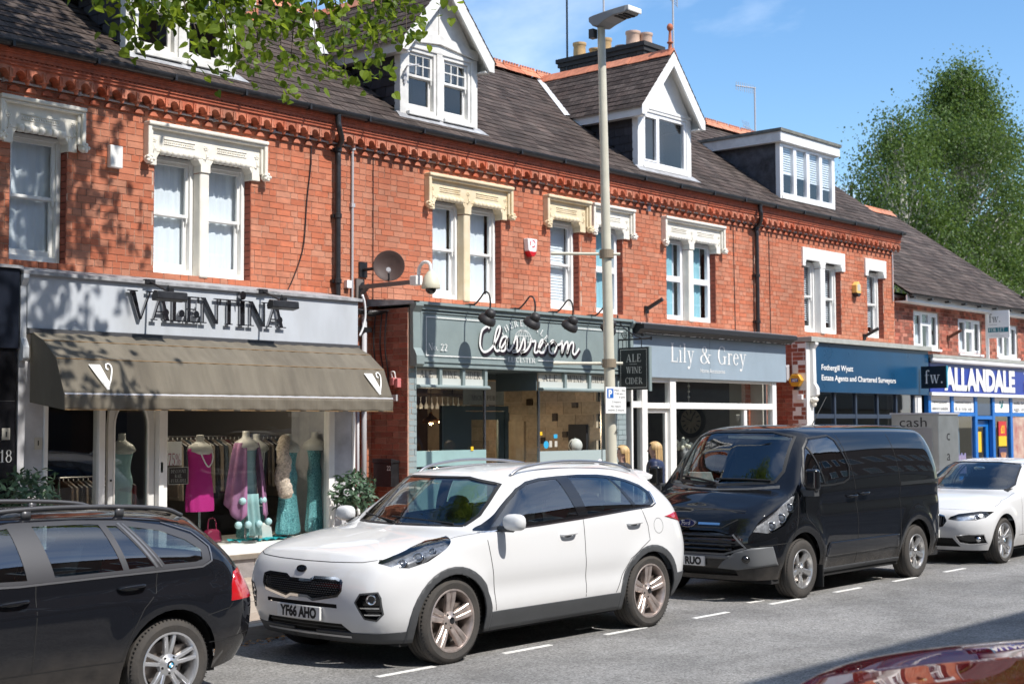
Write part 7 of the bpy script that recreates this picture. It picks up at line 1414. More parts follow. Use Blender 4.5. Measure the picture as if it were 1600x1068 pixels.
def panel_van():
    t = car_root('parked_van', 'glossy black panel van parked behind the white crossover', 'van', 12.55, 8.65, .92)
    def wp(G):
        G[..., 0] = np.where(G[..., 0] > 4.3, 4.3 + (G[..., 0] - 4.3) * .66, G[..., 0]); G = flares((.98, .35, .50, .07, .022), (3.91, .35, .50, .07, .022))(G); z = G[..., 2]; G[..., 1] -= np.where((G[..., 1] > .8) & (G[..., 0] > 1.4), .012 * np.exp(-((z - 1.06) / .06) ** 2) - .008 * np.exp(-((z - 1.2) / .05) ** 2), 0); return G
    c = Car(vnet, 3, wp); ax = (.98, 3.91); R = .345
    for sd in (-1, 1):
        d = c.carve([(1.08, 1.33), (1.21, 1.54), (1.32, 1.70), (1.46, 1.815), (1.88, 1.845), (1.97, 1.80), (2.10, 1.48), (2.06, 1.36), (1.95, 1.32), (1.66, 1.30), (1.12, 1.295)], 'side', sd); c.shell('side_window', d, CARG, t, -.004)
        b = MB(); P = [(1.06, 1.325), (1.195, 1.55), (1.305, 1.715), (1.45, 1.835), (1.89, 1.865), (1.995, 1.81), (2.13, 1.48), (2.08, 1.34), (1.95, 1.30), (1.66, 1.28), (1.10, 1.275), (1.06, 1.325)]; c.line(b, P, .022, .003, 'side', sd); c.line(b, [(1.36, 1.735), (1.50, 1.30)], .025, .004, 'side', sd); b.build('window_seal', TRIMB, t, local=True)
        d = c.carve([(.93, 1.12), (1.04, 1.26), (1.05, 1.33), (1.16, 1.52), (1.08, 1.42), (.98, 1.24)], 'side', sd); c.shell('mirror_panel', d, PLASTIC, t, .002)
        d = c.carve([(.16, .80), (.34, .775), (.60, .86), (.80, 1.02), (.92, 1.22), (.84, 1.20), (.60, 1.08), (.40, .98), (.24, .90)], 'side', sd); lamp(c, d, t, 'headlight', ((.40, .86, .05), (.58, .94, .055), (.75, 1.06, .045)), BOWLC, side=sd)
        d = c.carve([(2.28, 1.36), (2.24, 1.86), (2.30, 1.885), (2.98, 1.90), (3.28, 1.40)], 'side', sd) if False else None
        for a in ax: c.carve(archpoly(a, R, R + .07, .1), 'side', sd)
        d = c.carve([(1.50, .44), (3.36, .44), (3.36, .60), (1.60, .60)], 'side', sd); c.shell('rubbing_strip', d, GLOSSV, t, .016, .025)
        d = c.carve([(1.38, .2), (3.45, .2), (3.45, .30), (1.38, .30)], 'side', sd); c.shell('sill', d, PLASTIC, t, .004, .02)
        d = c.carve([(.97, 1.17), (1.07, .9), (1.28, .75), (1.42, .55), (1.45, .305), (2.29, .305), (2.28, .8), (2.20, 1.3), (2.07, 1.87), (1.9, 1.875), (1.45, 1.85), (1.29, 1.73), (1.05, 1.335), (1.05, 1.26)], 'side', sd); fd = c.shell('front_door', d, BLACKP, t, 0)
        d = c.carve([(2.30, .305), (3.40, .305), (3.42, .75), (3.40, 1.3), (3.36, 1.90), (2.09, 1.90), (2.22, 1.3), (2.295, .8)], 'side', sd); sdr = c.shell('sliding_door', d, BLACKP, t, 0)
        g = MB()
        for ln in ([(.96, 1.18), (1.07, .9), (1.28, .75), (1.42, .55), (1.45, .305)], [(2.08, 1.89), (2.21, 1.3), (2.287, .8), (2.295, .305)], [(3.38, 1.9), (3.41, 1.3), (3.43, .75), (3.40, .305)], [(.92, 1.22), (.86, .95), (.72, .66), (.2, .64)]): c.line(g, ln, .009, .0015, 'side', sd)
        g.build('panel_gap', GAP, t, local=True); r_ = MB(); c.line(r_, [(3.42, 1.235), (4.6, 1.245)], .045, .006, 'side', sd); r_.build('door_rail', TRIMB, t, local=True)
        q = MB(); c.line(q, [(2.28, 1.40), (3.36, 1.41)], .005, .001, 'side', sd); c.line(q, [(2.2, 1.84), (3.34, 1.865)], .005, .001, 'side', sd); c.line(q, [(3.46, 1.41), (4.62, 1.41)], .005, .001, 'side', sd); c.line(q, [(3.46, 1.865), (4.55, 1.86)], .005, .001, 'side', sd); q.build('side_pressing', GLOSSV, t, local=True)
        handle(c, fd, 2.12, 1.13, BLACKP, sd, .22); handle(c, sdr, 2.42, 1.15, BLACKP, sd, .22)
        po = [(.40, .385), (.46, .45), (.62, .565), (.80, .62), (.935, .63), (.95, .42), (.62, .37)]; d = c.carve(po if sd > 0 else mir(po), 'front', 0, (-1, .85)); fb = c.shell('bumper_insert', d, BUMPG, t, .006, .02)
        h = c.hit(sd * .74, .495, 'front')
        if h: b = MB().ball(h[0], .05, .05, .045); b.build('fog_lamp', GLOSSB, fb, True, local=True)
        p, n = c.hit(1.0, 1.24, 'side', sd); m = MB().cbox(p + Vector((-.02, sd * .15, .12)), (.11, .16, .25)).build('mirror', GLOSSB, t, local=True, bevel=.035, bseg=4); MB().cbox(p + Vector((.04, sd * .15, .13)), (.006, .13, .21)).build('mirror_glass', CHROMEC, m, local=True); MB().tube([p, p + Vector((0, sd * .14, -.01))], .04, 10).cbox(p + Vector((-.01, sd * .12, -.03)), (.11, .15, .07)).build('mirror_arm', PLASTIC, m, local=True)
        MB().box(ax[0] + R + .03, sd * .93 - .08, .1, ax[0] + R + .05, sd * .93 + .05, .36).build('mud_flap', TRIMB, t, local=True)
    ws = c.carve([(-.66, 1.33), (0, 1.29), (.66, 1.33), (.71, 1.45), (.66, 1.85), (.4, 1.905), (-.4, 1.905), (-.66, 1.85), (-.71, 1.45)], 'front', 0, (.5, 1.8)); c.shell('windscreen', ws, WSG, t, -.003)
    b = MB(); c.line(b, [(-.66, 1.325), (0, 1.285), (.66, 1.325), (.715, 1.45), (.665, 1.855), (.4, 1.91), (-.4, 1.91), (-.665, 1.855), (-.715, 1.45), (-.66, 1.325)], .04, .003, 'front'); b.build('windscreen_seal', TRIMB, t, local=True)
    w_ = MB()
    for y0, z0, y1, z1 in ((-.62, 1.335, .05, 1.34), (.05, 1.30, .62, 1.36)):
        a, b_ = c.hit(y0, z0, 'front'), c.hit(y1, z1, 'front')
        if a and b_: w_.tube([a[0] + a[1] * .02, (a[0] + b_[0]) / 2 + a[1] * .035, b_[0] + b_[1] * .03], .013, 6)
    w_.build('wiper', TRIMB, t, local=True); kw = MB(); c.line(kw, [(-.74, 1.275), (-.4, 1.245), (0, 1.235), (.4, 1.245), (.74, 1.275)], .05, .003, 'front'); kw.build('cowl', PLASTIC, t, local=True)
    d = c.carve([(-.60, .76), (-.38, .80), (.38, .80), (.60, .76), (.74, .62), (.50, .555), (-.50, .555), (-.74, .62)], 'front', 0, (-1, .8)); g = c.shell('grille', d, GLOSSB, t, -.05); b = MB()
    for z in (.60, .65, .70, .75): b.tube([h[0] + Vector((-.012, 0, 0)) for h in (c.hit(y, z, 'front') for y in np.linspace(-.60, .60, 17)) if h], .012, 6)
    b.build('grille_bar', GLOSSV, g, local=True); b = MB(); c.line(b, [(.60, .765), (.75, .62), (.50, .545), (0, .545), (-.50, .545), (-.75, .62), (-.60, .765)], .022, .005, 'front'); b.build('grille_edge', BUMPG, g, local=True)
    d = c.carve([(-.55, .49), (.55, .49), (.60, .53), (-.60, .53)], 'front', 0, (-1, .8)); c.shell('lower_blade', d, BUMPG, t, .008, .02); d = c.carve([(-.60, .38), (-.62, .30), (.62, .30), (.60, .38)], 'front', 0, (-1, .8)); c.shell('lower_grille', d, GAP, t, -.04)
    b = MB(); c.line(b, [(-.42, .875), (-.14, .875)], .028, .004, 'front'); c.line(b, [(.14, .875), (.42, .875)], .028, .004, 'front'); b.build('chrome_bar', CHROMEC, t, local=True); b = MB(); c.line(b, [(-.62, .93), (-.45, .835), (.45, .835), (.62, .93)], .012, .001, 'front'); c.line(b, [(-.66, 1.02), (-.3, 1.035), (0, 1.04), (.3, 1.035), (.66, 1.02)], .01, .001, 'front'); b.build('bonnet_gap', GAP, t, local=True)
    h = c.hit(0, .875, 'front'); X = h[0].x - .016; e = lambda a, b_, q: [(X - q, a * math.cos(k), .875 + b_ * math.sin(k)) for k in [2 * PI * j / 32 for j in range(32)]]
    def oval(a, b_, q0, q1, nm, m, par): return MB().add(e(a, b_, q0) + e(a, b_, q1), [tuple(range(32))[::-1], tuple(range(32, 64))] + [(j, (j + 1) % 32, 32 + (j + 1) % 32, 32 + j) for j in range(32)]).build(nm, m, par, local=True)
    bd = oval(.115, .048, -.03, .008, 'badge', CHROMEC, t); oval(.107, .041, .0085, .010, 'badge_field', mat('badge_blue', (.008, .02, .12), .15, coat=1), bd); F_ = MB(); W_ = {'F': [(-.075, .02), (-.062, .028), (-.03, .026)], 'f2': [(-.055, .026), (-.062, .0), (-.07, -.022)], 'f3': [(-.066, .004), (-.042, .006)]}
    for q in W_.values(): ribbon(F_, [(-a, b_) for a, b_ in q], .007, lambda u, v, d: (X - .0106, u, .875 + v), 0)
    ribbon(F_, [(.028 + .012 * math.cos(k), -.006 + .012 * math.sin(k)) for k in [2 * PI * j / 12 for j in range(13)]], .005, lambda u, v, d: (X - .0106, -u * -1 if False else -(-u), .875 + v), 0)
    ribbon(F_, [(.002, -.018), (-.002, .008), (-.012, .006)], .005, lambda u, v, d: (X - .0107, u, .875 + v), 0); ribbon(F_, [(-.03 + .012 * math.cos(k), -.006 + .012 * math.sin(k)) for k in [2 * PI * j / 12 for j in range(13)]], .005, lambda u, v, d: (X - .0106, u, .875 + v), 0); ribbon(F_, [(-.042, -.016), (-.046, .03)], .005, lambda u, v, d: (X - .0107, u, .875 + v), 0)
    F_.build('badge_script', INKW, bd, local=True)
    pp = plate(c, t, None, .455, 'RUO', .0, .22, y0=0); c.rest('body', BLACKP, t); finish(c, t, BLACKP, ax, R, .2, (.42, 4.7), .88)
    for a in ax:
        for sd in (-1, 1): wheel(t, a, sd * .965, R, .215, .225, 'five', 0, ALLOY, sd)
    for y in (-.5, .05, .5): 
        s_ = seat(t, 1.75, y, CABIN); s_.location = (0, 0, .32)
    MB().grid(lambda a, b: (.86 + .45 * b, -.78 + 1.56 * a, 1.22 + .07 * math.sin(PI * b)), 10, 6).build('dashboard', mat('dash_beige', (.16, .14, .12), .8), t, True, local=True); MB().box(2.2, -.72, .3, 2.24, .72, 1.78).build('bulkhead', CABIN, t, local=True); b = MB().add([(.98, .2, 1.29), (1.12, .6, 1.31), (.95, .62, 1.29), (.9, .3, 1.285)], [(0, 1, 2, 3)]).cbox((1.02, .45, 1.36), (.01, .3, .14), ((.8, .3, .5), (-.3, .9, 0), (-.5, 0, .85))); b.build('paperwork', INKW, t, local=True)
    tl = MB().tube([(2.4, -.3, 1.98), (2.75, -.32, 2.35)], .006, 6); tl.build('roof_aerial', TRIMB, t, local=True); b = MB().tube([(1.42, -.55, 1.83), (1.42, .3, 1.85)], .02, 6); b.build('interior_strip', INKW, t, local=True)
GLOSSV = paint('van_trim_black', (.012, .013, .016)); BUMPG = mat('bumper_grey', (.13, .135, .14), .5)
panel_van()
# ---- dark estate at the left
BL = ((.80, .22), (.865, .42), (.885, .66))
def estate():
    t = car_root('parked_car', 'dark blue-black estate car cut off by the left edge', 'car', 1.95, 8.72, .97); t.scale = (.97, .97, .95)
    net = [[(.12, 0, .22), (.04, 0, .4), (.0, 0, .6), (.06, 0, .70), (.14, 0, .74), (.17, 0, .75), (.2, 0, .76)], [(.16, .45, .22), (.08, .48, .4), (.05, .5, .6), (.1, .48, .7), (.18, .42, .75), (.2, .2, .765), (.22, 0, .77)],
     [(.35, .76, .22), (.3, .8, .4), (.3, .82, .6), (.34, .78, .74), (.36, .66, .80), (.35, .36, .83), (.34, 0, .84)], side_rows(.9, [(.9, .85, .83), (.9, .7, .90), (.9, .4, .93), (.9, 0, .935)], BL), side_rows(1.5, [(1.5, .86, .90), (1.5, .72, .965), (1.4, .4, .99), (1.34, 0, 1.0)], BL),
     side_rows(2.2, [(2.2, .86, .95), (2.2, .62, 1.30), (2.1, .36, 1.345), (2.06, 0, 1.35)], BL), side_rows(2.8, [(2.8, .86, .965), (2.8, .61, 1.335), (2.78, .35, 1.38), (2.76, 0, 1.385)], BL), side_rows(3.4, [(3.4, .862, .98), (3.4, .605, 1.32), (3.4, .35, 1.37), (3.4, 0, 1.378)], BL),
     side_rows(3.85, [(3.85, .855, .985), (3.83, .59, 1.285), (3.83, .34, 1.34), (3.83, 0, 1.35)], BL), [(4.16, .78, .24), (4.22, .845, .44), (4.24, .86, .66), (4.18, .825, .97), (4.02, .585, 1.25), (4.06, .34, 1.30), (4.08, 0, 1.31)],
     [(4.42, .64, .26), (4.50, .70, .46), (4.51, .71, .66), (4.38, .66, .96), (4.17, .5, 1.23), (4.16, .3, 1.30), (4.16, 0, 1.32)], [(4.52, .34, .26), (4.59, .38, .46), (4.60, .38, .66), (4.46, .36, .95), (4.24, .28, 1.22), (4.2, .16, 1.29), (4.19, 0, 1.31)], [(4.54, 0, .26), (4.61, 0, .46), (4.62, 0, .66), (4.48, 0, .95), (4.25, 0, 1.22), (4.21, 0, 1.285), (4.2, 0, 1.30)]]
    def wp(G):
        G = flares((3.72, .32, .42, .08, .016), (.96, .32, .42, .08, .016))(G); z = G[..., 2]; zl = .80 + .02 * (G[..., 0] - 2.5); G[..., 1] += np.where((G[..., 1] > .7) & (G[..., 0] > .8) & (G[..., 0] < 4.2), .014 * np.tanh((zl - z) / .025) * np.exp(-((z - zl) / .12) ** 2), 0); return G
    c = Car(net, 2, wp); ax = (.96, 3.72); R = .318
    for sd in (-1, 1):
        S_ = [(1.56, .985), (2.0, 1.18), (2.3, 1.285), (2.66, 1.325), (3.1, 1.322), (3.5, 1.30), (3.78, 1.255), (3.98, 1.18), (4.07, 1.09), (4.06, 1.0), (3.98, .968), (3.3, .962), (2.6, .948)]
        V = c.carve(S_, 'side', sd); bm2 = bmesh.new(); L2 = bm2.verts.layers.float_vector.new('n0'); vv = []
        for p, n in zip(V[0], V[1]): q = bm2.verts.new(p); q[L2] = n; vv.append(q)
        for f in V[2]:
            try: bm2.faces.new([vv[i] for i in f])
            except ValueError: pass
        bm2.normal_update(); kl = c.L; c.L = L2
        for po in ([(1.72, 1.0), (2.0, 1.13), (2.32, 1.255), (2.62, 1.295), (2.66, .972)], [(2.85, .978), (2.79, 1.298), (3.2, 1.292), (3.27, 1.285), (3.345, .985)], [(3.39, .988), (3.325, 1.275), (3.40, 1.27), (3.585, .995)], [(3.67, 1.0), (3.49, 1.262), (3.72, 1.222), (3.90, 1.15), (4.0, 1.075), (3.99, 1.01), (3.93, .998)]):
            d = c.carve(po, 'side', sd, None, bm2); c.shell('side_window', d, CARG, t, -.004)
        ix = {v: i for i, v in enumerate(bm2.verts)}; q = ([v.co.copy() for v in bm2.verts], [v[L2].copy() for v in bm2.verts], [[ix[v] for v in f.verts] for f in bm2.faces]); c.shell('window_surround', q, mat('satin_pillar', (.05, .05, .055), .45), t, -.001); c.L = kl
        b = MB(); c.line(b, [(3.605, .985), (3.42, 1.285)], .018, .004, 'side', sd); c.line(b, [(3.645, .985), (3.455, 1.28)], .012, .004, 'side', sd); c.line(b, [(1.56, .975), (2.6, .94), (3.3, .953), (3.98, .96), (4.07, .995), (4.085, 1.09), (3.99, 1.195), (3.78, 1.27)], .014, .004, 'side', sd); b.build('window_strip', mat('satin_strip', (.2, .2, .21), .35, metal=.6), t, local=True)
        d = c.carve([(4.22, .70), (4.62, .70), (4.62, .90), (4.36, .915), (4.27, .90), (4.235, .82)], 'side', sd); c.shell('tail_light', d, REDL, t, .005, .012)
        for a in ax: c.carve(archpoly(a, R, R + .055, .1), 'side', sd)
        d = c.carve([(2.70, .385), (3.33, .385), (3.39, .56), (3.48, .72), (3.58, .82), (3.60, .955), (3.2, .95), (2.72, .942)], 'side', sd); rd = c.shell('rear_door', d, NAVYP, t, 0)
        d = c.carve([(1.50, .385), (2.69, .385), (2.71, .942), (2.2, .955), (1.6, .965), (1.46, .8)], 'side', sd); fd = c.shell('front_door', d, NAVYP, t, 0); g = MB()
        for ln in ([(2.695, .385), (2.715, .942)], [(3.33, .385), (3.39, .56), (3.48, .72), (3.585, .82), (3.605, .958)], [(1.4, .385), (3.36, .385)], [(3.96, .62), (4.2, .655), (4.24, .69)], [(4.03, .43), (4.5, .46)]): c.line(g, ln, .006, .0012, 'side', sd)
        g.build('panel_gap', GAP, t, local=True); handle(c, fd, 2.56, .835, NAVYP, sd, .2); handle(c, rd, 3.40, .862, NAVYP, sd, .2)
        rl = MB(); rl.tube(crom([(2.05, sd * .57, 1.33), (2.2, sd * .575, 1.365), (2.8, sd * .575, 1.405), (3.4, sd * .565, 1.395), (3.85, sd * .55, 1.36), (4.02, sd * .54, 1.305)], 5), .016, 8).cbox((2.8, sd * .575, 1.37), (.06, .02, .06)).cbox((3.5, sd * .562, 1.355), (.06, .02, .08)); rl.build('roof_rail', mat('dark_rail', (.10, .10, .105), .4, metal=.5), t, True, local=True)
    rw = c.carve([(-.5, 1.0), (.5, 1.0), (.45, 1.2), (-.45, 1.2)], 'rear', 0, (3.9, 5)); c.shell('rear_window', rw, CARG, t, -.003); ws = c.carve([(-.6, 1.0), (.6, 1.0), (.55, 1.3), (-.55, 1.3)], 'front', 0, (1.2, 2.3)); c.shell('windscreen', ws, WSG, t, -.003)
    c.rest('body', NAVYP, t); finish(c, t, NAVYP, ax, R, .17, (.4, 4.15), .76)
    for a in ax:
        for sd in (-1, 1): wheel(t, a, sd * .865, R, .21, .222, 'star', 0, mat('silver_alloy', (.66, .66, .67), .3, metal=.8), sd)
    for u in (1.9, 2.85):
        for y in (-.36, .36): s_ = seat(t, u, y, CABIN); s_.location = (0, 0, -.1)
estate()
# ---- white coupe at the right
def coupe():
    t = car_root('parked_car', 'white coupe parked in front of the corner shop, cut by the right edge', 'car', 17.74, 8.46, .95)
    CL_ = ((.79, .20), (.86, .38), (.885, .62))
    net = [[(.10, 0, .20), (.03, 0, .36), (.0, 0, .52), (.03, 0, .66), (.10, 0, .735), (.13, 0, .75), (.16, 0, .76)], [(.15, .42, .20), (.08, .46, .36), (.05, .48, .52), (.08, .47, .67), (.15, .42, .745), (.17, .2, .76), (.18, 0, .768)],
     [(.32, .72, .20), (.27, .76, .36), (.25, .77, .54), (.29, .74, .70), (.33, .63, .78), (.31, .34, .80), (.3, 0, .81)], [(.55, .79, .2), (.52, .85, .37), (.52, .865, .58), (.55, .835, .78), (.56, .69, .85), (.55, .38, .88), (.54, 0, .885)], side_rows(.85, [(.85, .865, .84), (.85, .71, .90), (.83, .4, .935), (.82, 0, .94)], CL_), side_rows(1.45, [(1.45, .86, .91), (1.5, .70, .97), (1.36, .4, .99), (1.28, 0, .995)], CL_),
     side_rows(1.8, [(1.8, .86, .935), (1.85, .66, 1.14), (1.66, .38, 1.17), (1.58, 0, 1.175)], CL_), side_rows(2.25, [(2.25, .86, .95), (2.3, .575, 1.33), (2.14, .35, 1.375), (2.08, 0, 1.385)], CL_), side_rows(2.8, [(2.8, .865, .97), (2.8, .56, 1.355), (2.76, .34, 1.405), (2.74, 0, 1.415)], CL_), side_rows(3.4, [(3.4, .86, .99), (3.4, .55, 1.27), (3.4, .33, 1.33), (3.4, 0, 1.34)], CL_),
     [(4.0, .78, .22), (4.08, .84, .42), (4.1, .85, .62), (4.05, .80, .95), (4.0, .6, 1.03), (4.0, .33, 1.05), (4.0, 0, 1.055)], [(4.3, .5, .24), (4.38, .55, .44), (4.4, .55, .62), (4.34, .5, .93), (4.28, .4, .99), (4.28, .2, 1.0), (4.28, 0, 1.01)], [(4.34, 0, .24), (4.42, 0, .44), (4.44, 0, .62), (4.38, 0, .92), (4.3, 0, .985), (4.3, 0, .99), (4.3, 0, 1.0)]]
    def wp(G):
        G = flares((.78, .32, .42, .08, .018), (3.47, .32, .42, .09, .03))(G); return G
    c = Car(net, 3, wp); ax = (.78, 3.47); R = .322
    for sd in (-1, 1):
        d = c.carve([(1.70, .965), (1.86, 1.08), (2.1, 1.21), (2.35, 1.30), (2.75, 1.325), (2.86, 1.315), (2.9, .995)], 'side', sd); c.shell('side_window', d, CARG, t, -.004); b = MB(); c.line(b, [(1.66, .955), (1.85, 1.09), (2.1, 1.225), (2.35, 1.315), (2.75, 1.34), (3.2, 1.27), (3.5, 1.15), (3.5, 1.04), (2.9, .98), (1.66, .955)], .022, .003, 'side', sd); b.build('window_seal', TRIMB, t, local=True)
        d = c.carve([(2.95, 1.0), (2.92, 1.31), (3.2, 1.245), (3.42, 1.14), (3.44, 1.05)], 'side', sd); c.shell('side_window', d, CARG, t, -.004)
        po = [(.37, .625), (.5, .605), (.70, .615), (.79, .645), (.845, .725), (.72, .735), (.5, .70), (.40, .66)]; d = c.carve(po if sd > 0 else mir(po), 'front', 0, (-1, .95)); lamp(c, d, t, 'headlight', ((.24, .665, .04), (.36, .68, .04)), BOWLC, side=sd)
        for a in ax: c.carve(archpoly(a, R, R + .045, .1), 'side', sd)
        po = [(.46, .40), (.62, .425), (.78, .42), (.80, .30), (.62, .285), (.50, .31)]; po = po if sd > 0 else mir(po); d = c.carve(po, 'front', 0, (-1, .9)); f = c.shell('bumper_vent', d, GLOSSB, t, -.03); h = c.hit(sd * .72, .355, 'front'); b = MB().ball(h[0], .04); b.build('fog_lamp', CHROMEC, f, True, local=True); b = MB(); c.line(b, po + po[:1], .014, .003, 'front', dense=.02); b.build('vent_edge', CHROMEC, f, local=True)
        d = c.carve([(1.42, .36), (1.36, .6), (1.40, .94), (2.9, .97), (2.95, .6), (2.9, .36)], 'side', sd); dr = c.shell('door', d, WHITEP, t, 0); g = MB(); c.line(g, [(1.42, .36), (1.36, .6), (1.40, .94)], .006, .001, 'side', sd); c.line(g, [(.55, .79), (.8, .865), (1.4, .945)], .006, .001, 'side', sd); c.line(g, [(1.3, .36), (3.0, .36)], .006, .001, 'side', sd); g.build('panel_gap', GAP, t, local=True); handle(c, dr, 2.72, .85, WHITEP, sd); mirror(c, dr, 1.76, .96, WHITEP, .16, sd, .9)
    ws = c.carve([(-.62, .99), (.62, .99), (.66, 1.05), (.55, 1.33), (.3, 1.36), (-.3, 1.36), (-.55, 1.33), (-.66, 1.05)], 'front', 0, (1.15, 2.5)); c.shell('windscreen', ws, WSG, t, -.003); b = MB(); c.line(b, [(-.62, .988), (.62, .988), (.665, 1.05), (.555, 1.335), (.3, 1.363), (-.3, 1.363), (-.555, 1.335), (-.665, 1.05), (-.62, .988)], .026, .003, 'front'); b.build('windscreen_seal', TRIMB, t, local=True)
    for sg in (-1, 1):
        po = [(.03, .68), (.03, .52), (.09, .495), (.30, .53), (.35, .60), (.31, .67), (.2, .69)]; po = po if sg > 0 else mir(po); d = c.carve(po, 'front', 0, (-1, .8)); g = c.shell('grille', d, GLOSSB, t, -.04); b = MB(); c.line(b, po + po[:1], .016, .004, 'front', dense=.02); b.build('grille_surround', CHROMEC, g, local=True); b = MB()
        for k in range(8):
            y = sg * (.055 + k * .036); c.line(b, [(y, .525), (y, .67)], .012, -.004, 'front')
        b.build('grille_bar', mat('dark_slat', (.06, .06, .065), .3), g, local=True)
    d = c.carve([(-.42, .37), (-.5, .25), (.5, .25), (.42, .37)], 'front', 0, (-1, .8)); c.shell('lower_grille', d, GAP, t, -.04); g = MB(); c.line(g, [(-.66, .75), (-.3, .757), (0, .76), (.3, .757), (.66, .75)], .006, .001, 'front'); g.build('bonnet_gap', GAP, t, local=True)
    plate(c, t, None, .425, 'Y', .16, .055); c.rest('body', WHITEP, t); finish(c, t, WHITEP, ax, R, .16, (.4, 4.0), .76)
    for a in ax:
        for sd in (-1, 1): wheel(t, a, sd * .865, R, .22, .245, 'vee', 0, ALLOY, sd)
    for y in (-.36, .36): s_ = seat(t, 2.3, y, CABIN); s_.location = (0, 0, -.12)
    MB().grid(lambda a, b: (1.36 + .4 * b, -.68 + 1.36 * a, .95 + .05 * math.sin(PI * b)), 10, 6).build('dashboard', CABIN, t, True, local=True); MB().ball((1.98, 0, 1.27), .02, .09, .035).build('rear_view_mirror', CHROMEC, t, True, local=True)
coupe()
# ---- red car beside the camera
def red_car():
    t = car_root('passing_car', 'blurred red car bonnet and headlamp close by at the bottom right corner', 'car', 4.42, 2.80, 1.0, math.radians(-75))
    c = Car(knet, 3, kwarp); R = .348
    for sd in (-1, 1):
        d = c.carve([(1.47, 1.115), (1.88, 1.325), (2.28, 1.475), (2.46, 1.49), (2.54, 1.15)], 'side', sd); c.shell('side_window', d, CARG, t, -.004); d = c.carve([(2.68, 1.16), (2.63, 1.5), (3.2, 1.47), (3.5, 1.38), (3.6, 1.2)], 'side', sd); c.shell('side_window', d, CARG, t, -.004)
        d = c.carve([(.27, .872), (.34, .80), (.46, .79), (.64, .84), (.82, .93), (1.02, 1.04), (.80, 1.025), (.6, .985), (.40, .93), (.29, .893)], 'side', sd); lamp(c, d, t, 'headlight', ((.43, .87, .045), (.58, .91, .05), (.74, .96, .03)), BOWLC, side=sd)
        for a in (.91, 3.58): c.carve(archpoly(a, R, R + .05, .1), 'side', sd); wheel(t, a, sd * .905, R, .21, .23, 'five', 0, ALLOY, sd)
    ws = c.carve([(-.62, 1.115), (.62, 1.115), (.66, 1.2), (.58, 1.50), (-.58, 1.50), (-.66, 1.2)], 'front', 0, (1.05, 2.3)); c.shell('windscreen', ws, WSG, t, -.003)
    d = c.carve([(-.47, .73), (.47, .73), (.43, .6), (-.43, .6)], 'front', 0, (-1, .8)); c.shell('grille', d, GLOSSB, t, -.03); g = MB(); c.line(g, [(-.72, .90), (-.3, .868), (.3, .868), (.72, .90)], .007, .001, 'front'); g.build('bonnet_gap', GAP, t, local=True)
    c.rest('body', REDP, t); finish(c, t, REDP, (.91, 3.58), R, .19, (.42, 4.0), .80)
red_car()
# ---------------------------------------------------------------- street furniture and wall fittings
POST = mat('post_paint', (.60, .57, .46), .5, var=.08, vscale=4)
lp = thing('street_lamp', 'tall cream street lamp post with two short banner arms and a grey flat head', 'street lamp', (13.47, 10.3, .12))
def lx(z): return 13.475 - .026 * (z - .12) / 1.0 * 1.0
MB().tube([(lx(z), 10.3, z) for z in (.12, 1.3)], .10, 20).tube([(lx(z), 10.3, z) for z in (1.3, 1.4)], [.10, .069], 20).tube([(lx(z), 10.3, z) for z in (1.4, 3.2, 5, 6.6)], [.068, .061, .052, .046], 20).build('post', POST, lp, True, angle=40)
h = MB(); X = lx(6.5); pr = [(10.45, .03, .06), (10.42, -.02, .09), (10.35, -.085, .11), (10.26, -.10, .12), (10.17, -.06, .13), (10.02, -.02, .135), (9.86, -.015, .13), (9.82, 0, .11)]
vs = []
for y, zb, w_ in pr: vs += [(X - w_, y, 6.68 + zb), (X + w_, y, 6.68 + zb), (X + w_ * .9, y, 6.68 + .04 + (10.47 - y) * .05), (X - w_ * .9, y, 6.68 + .04 + (10.47 - y) * .05)]
h.add(vs, [(4 * i + a, 4 * i + (a + 1) % 4, 4 * i + 4 + (a + 1) % 4, 4 * i + 4 + a) for i in range(len(pr) - 1) for a in range(4)] + [(0, 1, 2, 3)[::-1], tuple(4 * (len(pr) - 1) + a for a in range(4))]); hd = h.build('lamp_head', mat('lamp_grey', (.20, .205, .21), .5), lp, bevel=.012)
b = MB()
for k in range(4): b.box(X - .1, 9.87 + k * .065, 6.652, X + .1, 9.905 + k * .065, 6.664)
b.build('led_slot', GAP, hd); MB().box(X - .135, 9.79, 6.675, X + .125, 9.81, 6.74).build('head_tip', WHITE, hd, bevel=.01); MB().box(X - .12, 10.33, 6.45, X - .04, 10.40, 6.56).build('photocell', BLACK_I, lp)
for z, s_ in ((3.87, 1), (2.57, 1)):
    x = lx(z); MB().tube([(x + .12, 10.19, z), (x - .46, 10.71, z + .0)], .018, 8).tube([(x - .44, 10.69, z), (x - .50, 10.745, z)], .022, 8).build('banner_arm', POST, lp); MB().lathe([(.075, -.05), (.085, -.05), (.085, .05), (.075, .05)], (x, 10.3, z), 'z', 18).build('arm_clamp', mat('clamp', (.25, .2, .14), .6), lp)
sans(MB(), '4', FRONT(lx(1.6) - .02, 10.225, 1.72), .05, .08, .002).build('post_number', INKB, lp)
ps = thing('parking_sign', 'white parking sign with blue P on the lamp post', 'road sign', (13.33, 10.19, 1.98)); ca = Vector((.95, -.31, 0)); cn = Vector((-.31, -.95, 0)); o = Vector((13.21, 10.20, 1.975)); fs = lambda u, v, d: tuple(o + ca * u + cn * d + Vector((0, 0, v)))
